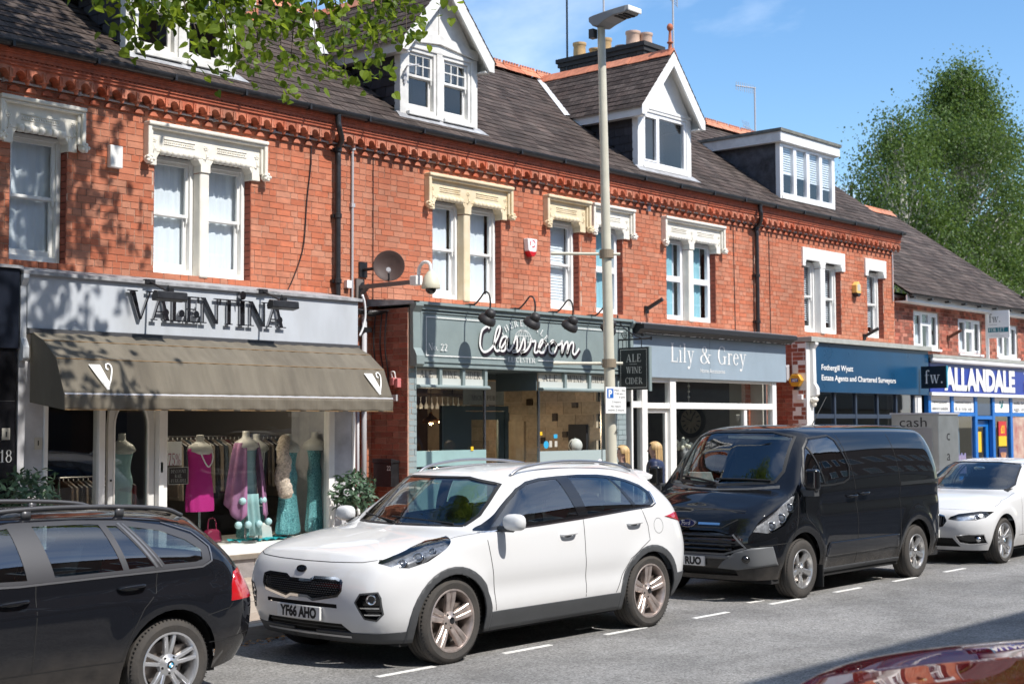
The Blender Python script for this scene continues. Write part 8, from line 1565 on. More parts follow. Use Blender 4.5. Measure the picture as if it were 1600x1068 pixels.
MB().prism([(0, 0), (.29, 0), (.29, .31), (0, .31)], fs, -.006, .0).build('plate', INKW, ps, bevel=.002); MB().add([fs(.02, .18, .001), fs(.11, .18, .001), fs(.11, .29, .001), fs(.02, .29, .001)], [(0, 1, 2, 3)]).build('blue_panel', mat('sign_blue', (.01, .13, .5), .4), ps); q = MB(); sans(q, 'P', lambda u, v, d: fs(.04 + u, .195 + v, d), .05, .08, .002, bold=.05); q.build('sign_symbol', INKW, ps)
q = MB(); 
for tx, u, v, w_ in (('Mon - Sat', .125, .262, .15), ('7.30 am -', .125, .222, .14), ('6 pm', .19, .182, .08), ('2 hours', .09, .125, .12), ('No return', .075, .075, .14), ('within 2 hours', .03, .03, .23)): sans(q, tx, lambda a, b_, d, u=u, v=v: fs(u + a, v + b_, d), w_, .022, .0015)
q.build('sign_lettering', INKB, ps); MB().prism([(.24, .22), (.36, .22), (.36, .34), (.24, .34)], lambda u, v, d: tuple(Vector((13.34, 10.36, 1.9)) + ca * (u - .2) + cn * d + Vector((0, 0, v - .15))), -.006, 0).build('rear_plate', mat('sign_navy', (.01, .03, .15), .4), ps)
hs = thing('hanging_sign', 'black ALE WINE CIDER board hanging from a scrolled iron bracket', 'sign', (17.2, 12.75, 2.36)); MB().box(17.18, 12.46, 2.36, 17.22, 13.01, 3.0).build('board', mat('sign_black', (.012, .015, .017), .4), hs, bevel=.006)
q = MB(); f_ = LEFTF(17.18, 13.01, 2.36)
for a, b_, c, d in ((.03, .03, .52, .038), (.03, .602, .52, .61), (.03, .038, .037, .602), (.513, .038, .52, .602)): q.add([f_(a, b_, .001), f_(c, b_, .001), f_(c, d, .001), f_(a, d, .001)], [(0, 1, 2, 3)])
serif(q, 'ALE', lambda u, v, d: f_(.14 + u, .42 + v, d), .28, .115); serif(q, 'WINE', lambda u, v, d: f_(.14 + u, .25 + v, d), .29, .095); serif(q, 'CIDER', lambda u, v, d: f_(.12 + u, .09 + v, d), .32, .095); q.add([f_(.2, .385, .002), f_(.34, .385, .002), f_(.34, .389, .002), f_(.2, .389, .002)], [(0, 1, 2, 3)]); q.build('lettering', mat('sign_cream', (.62, .62, .58), .6), hs)
MB().box(17.17, 12.435, 2.34, 17.23, 12.458, 3.0).build('side_panel', PUBG, hs)
q = MB().tube([(17.2, 13.04, 3.12), (17.2, 12.42, 3.12)], .014, 8).lathe([(.03, 0), (.001, .07)], (17.2, 12.42, 3.12), 'y', 8).tube([(17.2, 13.04, 2.5), (17.2, 13.04, 3.5)], .012, 8)
q.v = q.v
for y in (12.95, 12.6): q.tube([(17.2, y, 3.12), (17.2, y, 3.0)], .006, 6)
for c, r_ in ((12.92, .06), (12.8, .05), (12.58, .03)): q.tube([(17.2, c + r_ * (1 - k / 18) * math.cos(k * .75), 3.18 + r_ * (1 - k / 18) * math.sin(k * .75)) for k in range(17)], .007, 6)
q.tube(crom([(17.2, 13.03, 3.45), (17.2, 12.93, 3.3), (17.2, 12.7, 3.17), (17.2, 12.6, 3.13)], 6), .009, 6).build('bracket', BLACK_I, hs)
cc = thing('security_camera', 'cream dome security camera on a long steel arm', 'camera', (12.55, 13.2, 3.5)); MB().box(12.52, 12.74, 3.62, 12.58, 13.7, 3.67).tube([(12.55, F, 3.5), (12.55, 13.55, 3.66)], .03, 8).box(12.48, F - .04, 3.45, 12.62, F, 3.75).build('arm', mat('weathered_steel', (.16, .14, .13), .6), cc); MB().box(12.49, 12.62, 3.60, 12.61, 12.74, 3.72).tube(crom([(12.55, 12.64, 3.72), (12.55, 12.62, 3.82), (12.55, 12.54, 3.88), (12.55, 12.44, 3.85), (12.55, 12.42, 3.74)], 6), .022, 10).build('swan_neck', WHITE, cc, bevel=.01); MB().lathe([(.03, .12), (.05, .1), (.09, .04), (.11, -.03), (.12, -.09), (.115, -.10), (.001, -.10)], (12.55, 12.42, 3.64), 'z', 24).build('housing', mat('camera_cream', (.62, .58, .45), .5), cc, True, angle=50); MB().ball((12.55, 12.42, 3.54), .07, n=16, m=10).build('dome', GLOSSB, cc, True)
MB().box(12.30, F - .06, 3.62, 12.38, F, 3.72).build('junction_box', UPVC, cc)
sd_ = thing('satellite_dish', 'dark brown satellite dish on a black wall bracket', 'satellite dish', (12.72, 13.35, 3.7)); nd_ = Vector((-.70, -.70, .12)).normalized(); M = nd_.to_track_quat('Z', 'Y').to_matrix(); q = MB().lathe([(.001, .0), (.08, .008), (.15, .026), (.2, .05), (.205, .05), (.2, .04), (.15, .016), (.001, -.01)], (0, 0, 0), 'z', 32); q.v = [tuple(M @ Vector(v) + Vector((12.72, 13.35, 3.9))) for v in q.v]; q.build('dish', mat('dish_brown', (.055, .03, .025), .6, var=.2, vscale=60), sd_, True); e = Vector((12.72, 13.35, 3.9)); MB().tube([e - nd_ * .02, (12.62, 13.6, 3.88), (12.62, F, 3.88)], .022, 8).box(12.55, F - .02, 3.78, 12.69, F, 3.98).tube([e + M.col[1] * -.19, e + nd_ * .26 + M.col[1] * -.12], .012, 6).build('bracket', BLACK_I, sd_); q = MB().lathe([(.001, -.05), (.03, -.05), (.03, .03), (.001, .03)], (0, 0, 0), 'z', 12); q.v = [tuple(M @ Vector(v) + e + nd_ * .28 + M.col[1] * -.11) for v in q.v]; q.build('receiver', GREY_PIPE, sd_)
def alarm(name, lab, x, z, poly, m, d=.09):
    t = thing(name, lab, 'alarm box', (x, F, z)); MB().prism(poly, FRONT(x, F, z), 0, d).build('case', m, t, bevel=.01); return t
a_ = alarm('burglar_alarm', 'white shield-shaped alarm box with a red base and emblem', 15.95, 4.46, [(-.11, .14), (.11, .14), (.09, -.03), (.03, -.1), (-.03, -.1), (-.09, -.03)], UPVC); MB().prism([(-.088, -.05), (.088, -.05), (.03, -.125), (-.03, -.125)], FRONT(15.95, F, 4.46), .0, .097).build('base', RED, a_, bevel=.006); q = MB(); 
for k in range(3): ribbon(q, [(.055 * math.cos(t), .055 + .05 * math.sin(t)) for t in [k * 2.09 + .25 + j * .14 for j in range(11)]], .018, FRONT(15.95, F - .0905, 4.47), .0006)
q.build('emblem', RED, a_)
HEX = [(.11 * math.cos(k * PI / 3 + PI / 6), .15 * math.sin(k * PI / 3 + PI / 6)) for k in range(6)]
a_ = alarm('burglar_alarm', 'pale yellow hexagonal alarm box between the estate agent upper windows', 26.02, 4.55, HEX, mat('alarm_yellow', (.75, .48, .14), .5), .11); MB().prism([(-.09, -.09), (.09, -.09), (.02, -.16), (-.02, -.16)], FRONT(26.02, F, 4.55), 0, .115).build('base', BLACK_I, a_); MB().prism([(-.06, -.06), (.06, -.06), (.06, .07), (-.06, .07)], FRONT(26.02, F, 4.57), .11, .112).build('face', CREAMP, a_)
tag(MB().box(8.78, F - .07, 4.72, 8.94, F, 4.97).build('vent_box', WHITE, None, bevel=.01), 'plain white box fixed to the brick between the left windows', 'vent box')
a_ = thing('burglar_alarm', 'amber hexagonal alarm box with a blue panel on the brick side wall', 'alarm box', (22.78, 13.24, 2.5)); HX = [(.14 * math.cos(k * PI / 3), .125 * math.sin(k * PI / 3)) for k in range(6)]; MB().prism(HX, LEFTF(22.85, 13.24, 2.63), 0, .10).build('case', mat('alarm_amber', (.72, .36, .03), .4), a_, bevel=.012); MB().prism([(-.07, -.03), (.07, -.03), (.07, .035), (-.07, .035)], LEFTF(22.85, 13.24, 2.63), .10, .102).build('blue_panel', mat('panel_blue', (.03, .08, .3), .4), a_); q = MB(); sans(q, 'ADT', LEFTF(22.748, 13.295, 2.61), .11, .045, .001, bold=.04); q.build('lettering', INKW, a_); MB().box(22.78, 13.2, 2.46, 22.85, 13.28, 2.51).build('base', BLACK_I, a_)
a_ = thing('wall_floodlight', 'grey floodlight on the brick side wall above the amber alarm', 'floodlight', (22.75, 13.5, 2.7)); MB().prism([(0, 0), (.1, .02), (.1, .26), (0, .30)], lambda u, v, d: (22.78 - u, d, 2.62 + v), 13.36, 13.6).build('lamp_body', GREY_PIPE, a_, bevel=.01); MB().box(22.78, 13.45, 2.68, 22.85, 13.5, 2.78).build('bracket', BLACK_I, a_); tag(MB().box(22.79, 13.12, 2.28, 22.85, 13.22, 2.37).build('junction_box', UPVC, None, bevel=.006), 'small white junction box low on the brick side wall', 'junction box')
for x, z, lab in ((18.9, 3.72, 'short black wall spike beside the pub lamp and accessories canopy'), (26.4, 3.6, 'short black wall spike under the estate agent windows'), (30.35, 3.75, 'short rusty wall spike between the corner shop windows')): tag(MB().tube([(x, F, z), (x + .05, F - .3, z + .16)], .035, 8).box(x - .05, F - .03, z - .06, x + .05, F, z + .06).build('wall_bracket', BLACK_I if x < 30 else mat('rust', (.10, .035, .02), .8), None), lab, 'bracket')
fl_ = thing('letting_board', 'white and teal FOR LET board on a white pole', 'sign', (32.0, 13.2, 3.3)); MB().box(31.985, 13.0, 3.80, 32.015, 13.55, 4.43).build('board', INKW, fl_); MB().box(31.97, 13.5, 3.25, 32.03, 13.56, 4.43).build('pole', WHITE, fl_); f_ = LEFTF(31.985, 13.52, 3.80); q = MB(); serif(q, 'fw.', lambda u, v, d: f_(.04 + u, .36 + v, d), .28, .2); q.build('lettering', INKB, fl_); MB().add([f_(.02, .13, .001), f_(.5, .13, .001), f_(.5, .24, .001), f_(.02, .24, .001)], [(0, 1, 2, 3)]).build('teal_band', mat('band_teal', (.01, .17, .21), .5), fl_); q = MB(); serif(q, 'FOR LET', lambda u, v, d: f_(.04 + u, .145 + v, d), .37, .085, .003); q.build('band_lettering', INKW, fl_); q = MB()
for v, w_ in ((.30, .2), (.08, .26), (.04, .34)): q.add([f_(.04, v, .001), f_(.04 + w_, v, .001), f_(.04 + w_, v + .012, .001), f_(.04, v + .012, .001)], [(0, 1, 2, 3)])
q.build('small_print', GREY_PIPE, fl_)
cm_ = thing('cash_machine', 'grey steel cash machine kiosk standing behind the van', 'cash machine', (24.24, 11.45, .12)); MB().box(23.83, 11.0, .12, 24.65, 11.9, 2.0).build('cabinet', STEEL, cm_, bevel=.01); MB().box(23.81, 10.98, 2.0, 24.67, 11.92, 2.03).build('top_cap', GREY_PIPE, cm_); MB().box(23.815, 11.12, .2, 23.83, 11.78, 1.76).build('front_panel', mat('panel_steel', (.30, .30, .31), .45, metal=.5), cm_, bevel=.004)
q = MB(); sans(q, 'cash', LEFTF(23.83, 11.74, 1.78), .52, .18, .003, cap=.72); sans(q, 'c', FRONT(24.15, 11.0, 1.54), .13, .15, .003, cap=.55); sans(q, 'a', FRONT(24.15, 11.0, 1.18), .13, .15, .003, cap=.55); sans(q, 's', FRONT(24.15, 11.0, .85), .13, .15, .003, cap=.55); sans(q, 'h', FRONT(24.15, 11.0, .5), .13, .2, .003); q.build('lettering', INKB, cm_)
MB().box(23.805, 11.3, 1.28, 23.815, 11.56, 1.62).build('surround', mat('green_yellow', (.35, .45, .05), .5), cm_); MB().box(23.80, 11.33, 1.52, 23.805, 11.53, 1.59).build('red_header', RED, cm_); q = MB()
for i in range(3):
    for j in range(3): q.box(23.80, 11.35 + i * .06, 1.32 + j * .055, 23.805, 11.395 + i * .06, 1.36 + j * .055)
q.build('keypad', BLACK_I, cm_); MB().prism([(0, 0), (.1, 0), (.1, .12), (0, .12)], LEFTF(23.815, 11.26, 1.14), 0, .003).build('warning_label', YEL, cm_); MB().prism([(.02, .03), (.08, .03), (.05, .09)], LEFTF(23.811, 11.26, 1.15), 0, .001).build('warning_symbol', INKB, cm_)
# ---------------------------------------------------------------- greenery
def leaf_add(mb, p, n, up, s, rnd, pts=((0, 0), (.42, .18), (.5, .5), (.3, .82), (0, 1.05), (-.3, .82), (-.5, .5), (-.42, .18))):
    x = up.cross(n)
    if x.length < 1e-3: x = Vector((1, 0, 0))
    x.normalize(); y = n.cross(x).normalized(); k = len(mb.v); mb.v += [tuple(p + x * (a * s) + y * (b * s) + n * (abs(a) * s * .25)) for a, b in pts]; mb.f.append(tuple(range(k, k + len(pts)))); mb.r.append(rnd)
LAUREL = leaf_mat('laurel_leaf', (.025, .055, .03), (.10, .17, .10), .2); STEM = mat('bark', (.09, .07, .05), .9, var=.3, vscale=12, bump=.6, bscale=40); BAY = ((0, 0), (.2, .3), (.2, .65), (0, 1.1), (-.2, .65), (-.2, .3))
def topiary(x, y, z, r, lab, seed):
    rr = random.Random(seed); t = thing('bay_tree', lab, 'potted tree', (x, y, .12), 'clipped bay trees at the clothes shop'); mb = MB()
    for k in range(520):
        d = Vector((rr.gauss(0, 1), rr.gauss(0, 1), rr.gauss(0, 1))).normalized(); q = r * rr.uniform(.55, 1.05) * (1 + .12 * math.sin(d.x * 7 + d.z * 5)); p = Vector((x, y, z)) + d * q; n = (d + Vector((rr.gauss(0, .5), rr.gauss(0, .5), rr.gauss(0, .5) + .4))).normalized(); leaf_add(mb, p, n, (d + Vector((rr.gauss(0, .6), rr.gauss(0, .6), rr.gauss(0, .6)))).normalized(), rr.uniform(.06, .10), rr.random(), BAY)
    kind(mb.build('foliage', LAUREL, t), 'stuff'); MB().tube([(x, y, .4), (x + .02, y, z - .3), (x, y, z)], .025, 8).build('stem', STEM, t); MB().lathe([(.001, 0), (.15, 0), (.2, .32), (.22, .32), (.22, .36), (.19, .36), (.17, .32), (.001, .32)], (x, y, .125), 'z', 24).build('pot', mat('pot_grey', (.12, .12, .12), .7), t, True, angle=40)
topiary(7.28, 12.68, 1.16, .27, 'dark clipped bay tree beside the number 18 shop end', 1); topiary(11.45, 12.62, 1.05, .25, 'clipped bay tree against the right-hand marble pilaster', 2)
bw = MB().tube(crom([(11.45, 12.5, .8), (11.38, 12.46, .86), (11.40, 12.45, .78), (11.5, 12.45, .86), (11.47, 12.46, .78), (11.44, 12.48, .66)], 5), .02, 6); tag(bw.build('ribbon_bow', mat('silver_ribbon', (.6, .6, .58), .4), None), 'pale ribbon bow tied under the right-hand bay tree', 'bow')
def limb(mb, a, b, r0, r1, sag, rr, n=7):
    a, b = Vector(a), Vector(b); L = (b - a).length; pts = [a + (b - a) * (k / n) + Vector((rr.gauss(0, .03) * L * .4, rr.gauss(0, .03) * L * .4, sag * math.sin(PI * k / n))) * (0 if k in (0, n) else 1) for k in range(n + 1)]
    mb.tube([tuple(p) for p in pts], [r0 + (r1 - r0) * k / n for k in range(n + 1)], 7, False); return pts
LIME = leaf_mat('lime_leaf', (.05, .10, .010), (.19, .27, .022), .5); HEART = ((0, 0), (.25, -.06), (.48, .15), (.47, .48), (.25, .8), (0, 1.1), (-.25, .8), (-.47, .48), (-.48, .15), (-.25, -.06))
rr = random.Random(5); lt_ = thing('lime_tree', 'leafy lime tree at the left kerb with twigs hanging into the top of the picture', 'tree', (3.2, 10.6, .12)); br = MB(); br.tube([(3.2, 10.6, .1), (3.22, 10.58, 1.5), (3.25, 10.5, 3.5), (3.3, 10.4, 6), (3.2, 10.3, 9), (3.3, 10.2, 12)], [.30, .24, .21, .18, .12, .05], 14)
clus = []; dep = lambda p: .7485 * p.x + .6606 * p.y
tries = 0
while len(clus) < 330 and tries < 9000:
    tries += 1; p = Vector((rr.uniform(-2.5, 9.2), rr.uniform(6.0, 13.2), rr.uniform(5.2, 14.5))); e = ((p.x - 3.3) / 5.9) ** 2 + ((p.y - 9.6) / 3.8) ** 2 + ((p.z - 9.6) / 5) ** 2
    if not .12 < e < 1: continue
    if p.z < 2.6 + .325 * dep(p) and p.x > 1.5: continue
    if rr.random() < .35 * max(0, (p.x - 7.6) / 1.6): continue
    clus.append(p)
for k in range(70):
    clus.append(Vector((rr.uniform(5.2, 8.7), rr.uniform(8.2, 11.2), rr.uniform(8.0, 12.5))))
ends = []
for p in clus:
    a = Vector((3.25, 10.4, max(4.2, min(11, p.z - (p - Vector((3.25, 10.4, p.z))).length * .55)))); limb(br, a, p, .035, .006, .15, rr, 5); ends.append((p, .62, 46))
# twigs that hang into the view
for (x, y, z), tips in {(5.3, 9.0, 6.3): [(5.35, 8.4, 4.85), (5.45, 8.6, 5.0), (5.2, 8.5, 4.9), (5.6, 8.5, 5.1), (5.75, 8.4, 4.9)], (6.1, 8.9, 6.4): [(6.0, 8.4, 4.75), (6.2, 8.5, 4.6), (6.4, 8.4, 4.7), (6.55, 8.5, 4.95)], (5.6, 9.2, 6.6): [(5.5, 8.6, 4.95), (5.75, 8.7, 4.75), (5.9, 8.5, 4.80), (5.85, 8.8, 4.55), (5.55, 8.8, 5.10), (6.05, 8.9, 5.05)], (6.6, 9.0, 6.7): [(6.2, 8.6, 4.90), (6.45, 8.5, 4.65), (6.6, 8.7, 4.55), (6.8, 8.6, 4.65), (6.35, 8.8, 5.05), (6.7, 8.5, 4.95), (6.55, 8.6, 4.80)], (7.5, 8.9, 6.9): [(6.95, 8.5, 4.60), (7.1, 8.6, 4.55), (7.3, 8.5, 4.80), (7.5, 8.6, 4.70), (7.25, 8.7, 5.05), (7.6, 8.5, 4.95), (7.7, 8.6, 4.75), (6.9, 8.6, 5.00)], (8.4, 8.8, 7.0): [(7.9, 8.5, 4.95), (8.1, 8.6, 4.85), (8.3, 8.5, 5.15), (8.5, 8.6, 5.30), (8.0, 8.5, 5.25), (8.75, 8.5, 5.55), (9.0, 8.55, 5.75), (8.3, 8.7, 5.50)]}.items():
    c = Vector((x, y, z)); limb(br, (3.3, 10.3, 7.2), c, .05, .02, .3, rr, 8)
    for q in tips:
        pts = limb(br, c, q, .012, .003, -.12, rr, 7)
        for k in range(2, 8): ends.append((pts[k], .19, 13 if k < 5 else 18))
sv = Vector((0, 0, 1.85)); LV = []
for p, r, n in ends:
    for k in range(n):
        q = p + Vector((rr.gauss(0, r * .55), rr.gauss(0, r * .55), rr.gauss(0, r * .45)))
        if r < .3 or not (q.z < 2.25 + .325 * dep(q) and q.x > 1.5): LV.append((q, r < .3))
LV.sort(key=lambda t: (0 if t[1] else 1, (t[0] - sv).length)); lf = MB(); lm = MB(); leaf_add(lm, Vector((0, 0, 0)), Vector((0, 0, 1)), Vector((0, 1, 0)), 1, 0, HEART); LM = mesh_of(lm, 'leaf', LIME)
lfm = []
for v_ in (.1, .35, .6, .9):
    m2 = LM.copy(); at = m2.attributes.new('rnd', 'FLOAT', 'FACE'); at.data.foreach_set('value', [v_]); lfm.append(m2)
for i, (q, vis) in enumerate(LV):
    n = Vector((rr.gauss(0, .7), rr.gauss(-.25, .7), rr.gauss(.55, .5))).normalized(); up = Vector((rr.gauss(0, .6), rr.gauss(0, .6), rr.gauss(-.6, .5))).normalized(); s_ = rr.uniform(.048, .082) if vis else rr.uniform(.08, .13)
    if i < 300:
        x = up.cross(n).normalized(); y = n.cross(x).normalized(); share('leaf', lfm[i % 4], lt_, q, Matrix((x, y, n)).transposed().to_euler(), (s_, s_, s_))
    else: leaf_add(lf, q, n, up, s_, rr.random(), HEART)
kind(lf.build('crown', LIME, lt_), 'stuff'); br.build('trunk', STEM, lt_, True)
BIRCH = leaf_mat('birch_leaf', (.032, .07, .016), (.12, .19, .035), .4); DARKL = leaf_mat('dark_leaf', (.012, .032, .014), (.04, .07, .02), .3); WBARK = mat('birch_bark', (.48, .46, .42), .8, var=.5, vscale=5, bump=.3); RHO = ((0, 0), (.4, .4), (0, 1), (-.4, .4))
def far_tree(name, lab, base, H, rx, ry, z0, ncl, nl, ls, leafm, bark, seed, lean=0, droop=.6, cut=1.0):
    rr = random.Random(seed); b = Vector(base); t = thing(name, lab, 'tree', base, 'trees rising behind the roofs'); mb = MB(); lf = MB(); tr = [b + Vector((lean * k / 8 + rr.gauss(0, .12) * (k > 0), rr.gauss(0, .1), H * .95 * k / 8)) for k in range(9)]; mb.tube([tuple(p) for p in tr], [.32 * (1 - k / 8.6) + .03 for k in range(9)], 8, False)
    for k in range(ncl):
        f = rr.random(); z = z0 + (H - z0) * f; w_ = min(1, 1.12 * (1 - f) ** .62 + .05) * cut * (1 + .22 * math.sin(f * 15 + seed)); an = rr.uniform(0, 2 * PI); rad = rr.uniform(.25, 1) ** .6; p = b + Vector((lean * f + rx * w_ * rad * math.cos(an), ry * w_ * rad * math.sin(an), z)); i = min(7, int(max(0, (z - 2.5)) / H * 8))
        if k % 2 == 0: limb(mb, tr[i], p, .06, .012, .3, rr, 5)
        cr = rr.uniform(.45, 1.0); tone = rr.random()
        for j in range(nl):
            q = p + Vector((rr.gauss(0, cr * .6), rr.gauss(0, cr * .6), rr.gauss(0, cr * .55) - droop * abs(rr.gauss(0, .7)))); leaf_add(lf, q, Vector((rr.gauss(0, .7), rr.gauss(-.2, .7), rr.gauss(.4, .6))).normalized(), Vector((rr.gauss(0, .5), rr.gauss(0, .5), -1)).normalized(), ls * rr.uniform(.7, 1.3), min(1, max(0, tone * .6 + rr.random() * .4)), RHO)
    kind(lf.build('crown', leafm, t), 'stuff'); mb.build('trunk', bark, t, True)
far_tree('birch_tree', 'tall silver birch with drooping leaves behind the corner shop roof', (58.6, 26, 0), 17.3, 7.6, 4.6, 3.0, 560, 190, .115, BIRCH, WBARK, 4, .8)
far_tree('birch_tree', 'lower broad tree left of the tall birch, behind the roof ridge', (53.2, 26, 0), 14.4, 5.2, 4, 3.0, 290, 170, .115, BIRCH, WBARK, 9, .3)
far_tree('dark_tree', 'dark dense tree behind the corner shop at the right edge', (71, 29, 0), 12.2, 5.6, 5, 2, 260, 90, .24, DARKL, STEM, 13)
far_tree('bare_tree', 'thin bluish sparse tree behind the right end of the terrace roof, left of the birches', (64.2, 34, 0), 14.5, 2.6, 2.5, 6, 120, 12, .10, DARKL, STEM, 21, 0, .2)
# ---------------------------------------------------------------- two people walking towards the shops
SKIN = mat('skin', (.55, .33, .25), .55); HAIR = mat('blond_hair', (.50, .33, .15), .5, var=.35, vscale=45, stretch=(1, 1, .1), bump=.6, bscale=60); NAVYJ = mat('navy_quilt', (.012, .022, .065), .55, var=.2, vscale=20); JEAN = mat('denim', (.04, .06, .11), .9, var=.2)
def person(lab, x, y, H, rz, jacket, seed):
    t = thing('person', lab, 'person', (x, y, .12), 'people on the pavement', rz); k = H / 1.70
    J = {'pel': (0, 0, .93), 'sp': (0, .01, 1.15), 'ch': (0, .0, 1.33), 'nk': (0, 0, 1.46), 'hd': (0, -.01, 1.56), 'tp': (0, -.01, 1.68)}
    V = [(0, 0, .95), (0, .01, 1.12), (0, 0, 1.30), (0, 0, 1.43), (0, -.015, 1.50), (0, -.02, 1.58), (0, -.01, 1.665)]; Rr = [(.155, .11), (.135, .095), (.165, .105), (.06, .055), (.062, .068), (.078, .095), (.05, .06)]; E = [(i, i + 1) for i in range(6)]
    for s_ in (-1, 1):
        o = len(V); st = .10 * s_; V += [(s_ * .09, 0, .88), (s_ * .095, -.06 * s_ - .01, .48), (s_ * .095, .10 * s_ * -1 + .06, .09), (s_ * .10, .10 * s_ * -1 - .08, .04)]; Rr += [(.09, .09), (.058, .06), (.038, .042), (.04, .03)]; E += [(0, o), (o, o + 1), (o + 1, o + 2), (o + 2, o + 3)]
        o = len(V); V += [(s_ * .18, 0, 1.36), (s_ * .23, .03, 1.10), (s_ * .22, -.06 + .02 * s_, .88), (s_ * .215, -.09, .80)]; Rr += [(.055, .055), (.043, .043), (.03, .032), (.02, .038)]; E += [(2, o), (o, o + 1), (o + 1, o + 2), (o + 2, o + 3)]
        h = o + 3
        for f_ in range(4): o = len(V); V += [(s_ * .215 + .003, -.125 + f_ * .018, .775), (s_ * .208, -.125 + f_ * .018, .73 + .006 * abs(f_ - 1)), (s_ * .198, -.12 + f_ * .018, .70 + .006 * abs(f_ - 1))]; Rr += [(.009, .009)] * 3; E += [(h, o), (o, o + 1), (o + 1, o + 2)]
        o = len(V); V += [(s_ * .205, -.13, .80), (s_ * .197, -.145, .765)]; Rr += [(.010, .010)] * 2; E += [(h, o), (o, o + 1)]
    me = bpy.data.meshes.new('body'); me.from_pydata([tuple(c * k for c in v) for v in V], E, []); ob = bpy.data.objects.new('body', me); COL.objects.link(ob); ob.parent = t; me.materials.append(SKIN); q = ob.modifiers.new('skin', 'SKIN'); q.use_smooth_shade = True; sk = me.skin_vertices[0].data
    for v, r in zip(sk, Rr): v.radius = (r[0] * k, r[1] * k)
    sk[0].use_root = True; ob.modifiers.new('sub', 'SUBSURF').render_levels = 2; ORG[ob.name] = Vector((0, 0, 0))
    jk = MB(); n = 28; P = []
    for j in range(33):
        f_ = j / 32; z = .80 + .64 * f_; w_ = np.interp(z, [.80, .95, 1.12, 1.30, 1.38, 1.43, 1.44], [.205, .20, .185, .215, .195, .10, .085]); d_ = np.interp(z, [.80, .95, 1.12, 1.30, 1.38, 1.43, 1.44], [.15, .15, .135, .14, .12, .08, .075]); puff = 1 + .035 * abs(math.sin(f_ * PI * 9))
        P.append([(w_ * puff * math.cos(2 * PI * i / n) * k, d_ * puff * math.sin(2 * PI * i / n) * k, z * k) for i in range(n)])
    jk.add([p for r in P for p in r], [(j * n + i, j * n + (i + 1) % n, (j + 1) * n + (i + 1) % n, (j + 1) * n + i) for j in range(32) for i in range(n)])
    for s_ in (-1, 1): pts = crom([(s_ * .165, 0, 1.385), (s_ * .215, .015, 1.25), (s_ * .235, .03, 1.10), (s_ * .228, -.02, .97), (s_ * .222, -.06, .87)], 8); jk.tube([tuple(c * k for c in p) for p in pts], [(.075 - .02 * i / len(pts)) * k * (1 + .07 * abs(math.sin(i * .8))) for i in range(len(pts))], 14)
    jk.build('jacket', jacket, t, True, local=True); lg = MB()
    for s_ in (-1, 1): lg.tube([tuple(c * k for c in p) for p in ((s_ * .085, 0, .93), (s_ * .095, -.06 * s_ - .01, .48), (s_ * .095, -.10 * s_ + .06, .1))], [.105 * k, .075 * k, .055 * k], 14)
    lg.build('trousers', jacket if seed == 9 else JEAN, t, True, local=True); sh = MB()
    for s_ in (-1, 1): sh.ball((s_ * .097 * k, (-.10 * s_ - .0) * k, .035 * k), .048 * k, .13 * k, .045 * k, 12, 8)
    sh.build('shoe', BLACK_I, t, True, local=True); hr = MB()
    def cap(a, b):
        an = 2 * PI * a; th = PI * .02 + PI * .56 * b; fr = math.sin(an); r = .112 * (1 - .0 * b); z = 1.595 + .105 * math.cos(th); 
        if fr < -.55 and b > .5: th = PI * .02 + PI * .28; z = 1.595 + .105 * math.cos(th)
        w = 1 + .03 * math.sin(an * 15); return (.092 * math.sin(th) * math.cos(an) * w * k, (-.005 + .112 * math.sin(th) * math.sin(an) * w) * k, z * k)
    hr.grid(cap, 40, 12)
    L = .30 if seed % 2 else .20
    def fall(a, b): an = PI * (.02 + .96 * a); w = (1 + .05 * math.sin(a * 50 + b * 2)) * (1 - .25 * b); return (.094 * math.cos(an) * w * k * (1 + .15 * b), (.0 + .105 * math.sin(an) * w + .03 * b) * k, (1.57 - L * b * (1 + .08 * math.sin(a * 23))) * k)
    hr.grid(fall, 44, 10); hr.build('hair', HAIR, t, True, local=True); fc = MB()
    for s_ in (-1, 1): fc.ball((s_ * .032 * k, -.098 * k, 1.585 * k), .012 * k, n=8, m=6)
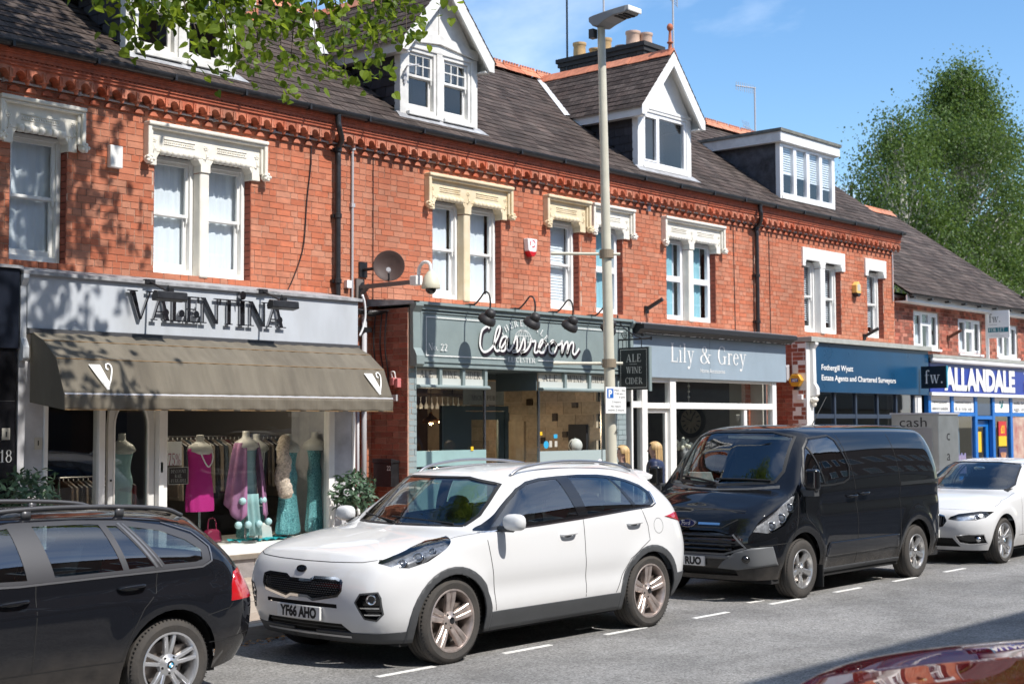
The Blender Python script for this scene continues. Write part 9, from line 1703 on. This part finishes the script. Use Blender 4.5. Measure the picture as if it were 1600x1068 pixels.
    fc.build('eye', INKB, t, True, local=True); MB().tube([(0, -.1 * k, 1.57 * k), (0, -.122 * k, 1.545 * k)], [.008 * k, .014 * k], 8).build('nose', SKIN, t, True, local=True); MB().ball((0, -.10 * k, 1.52 * k), .024 * k, .008 * k, .007 * k, 10, 6).build('mouth', mat('lips', (.4, .15, .13), .5), t, True, local=True)
person('blonde person in a navy quilted jacket seen from behind beside the van', 15.58, 11.2, 1.50, PI + .5, NAVYJ, 7); person('fair-haired person half hidden behind the white crossover, by the lamp post', 14.86, 11.2, 1.46, PI + .9, mat('dark_jacket', (.03, .03, .035), .8), 9)
# ---------------------------------------------------------------- terrace on the camera's side of the street
def near_house(x0, x1, H, lab, gable=0):
    t = thing('terraced_house', lab, 'house', ((x0 + x1) / 2, -6, .1), 'terrace behind the camera'); mb = MB().box(x0, -10, .1, x1, -3.3, H - .3)
    if gable: mb.prism([(x0, H - .3), (x1, H - .3), ((x0 + x1) / 2, H + gable)], lambda u, v, d: (u, -3.3 - d, v), 0, 6)
    mb.build('wall', mat('brown_brick', (.16, .10, .075), .9, var=.2), t); MB().prism([(-3.1, H - .25), (-3.1, H), (-6.6, H + .1), (-10, H - .25)], lambda u, v, d: (d, u, v), x0, x1).build('roof', SLATE, t)
    for z in (3.4, 6.4):
        x = x0 + .8
        while x < x1 - 1.2: w_ = MB(); frame(w_, x, x + 1, z, z + 1.6, -3.32, -3.27, .08); w_ = w_.build('window', WHITE, t); MB().add([(x, -3.29, z), (x + 1, -3.29, z), (x + 1, -3.29, z + 1.6), (x, -3.29, z + 1.6)], [(0, 1, 2, 3)]).build('pane', GLOSSB, w_); x += 1.9
    s_ = MB().box(x0 + .3, -3.28, .1, x1 - .3, -3.2, 2.4).build('shopfront', mat('dim_shop', (.05, .05, .055), .3), t); MB().box(x0 + .2, -3.3, 2.45, x1 - .2, -3.1, 3.1).build('fascia', mat('dim_fascia', (.2, .2, .19), .6), t)
near_house(-14, 3, 10.4, 'brick terrace behind the camera, left end'); near_house(3, 18.2, 10.5, 'brick terrace behind the camera, centre'); near_house(18.2, 26, 10.4, 'gabled brick house behind the camera', 3.0); near_house(26, 60, 10.4, 'brick terrace behind the camera, far end')
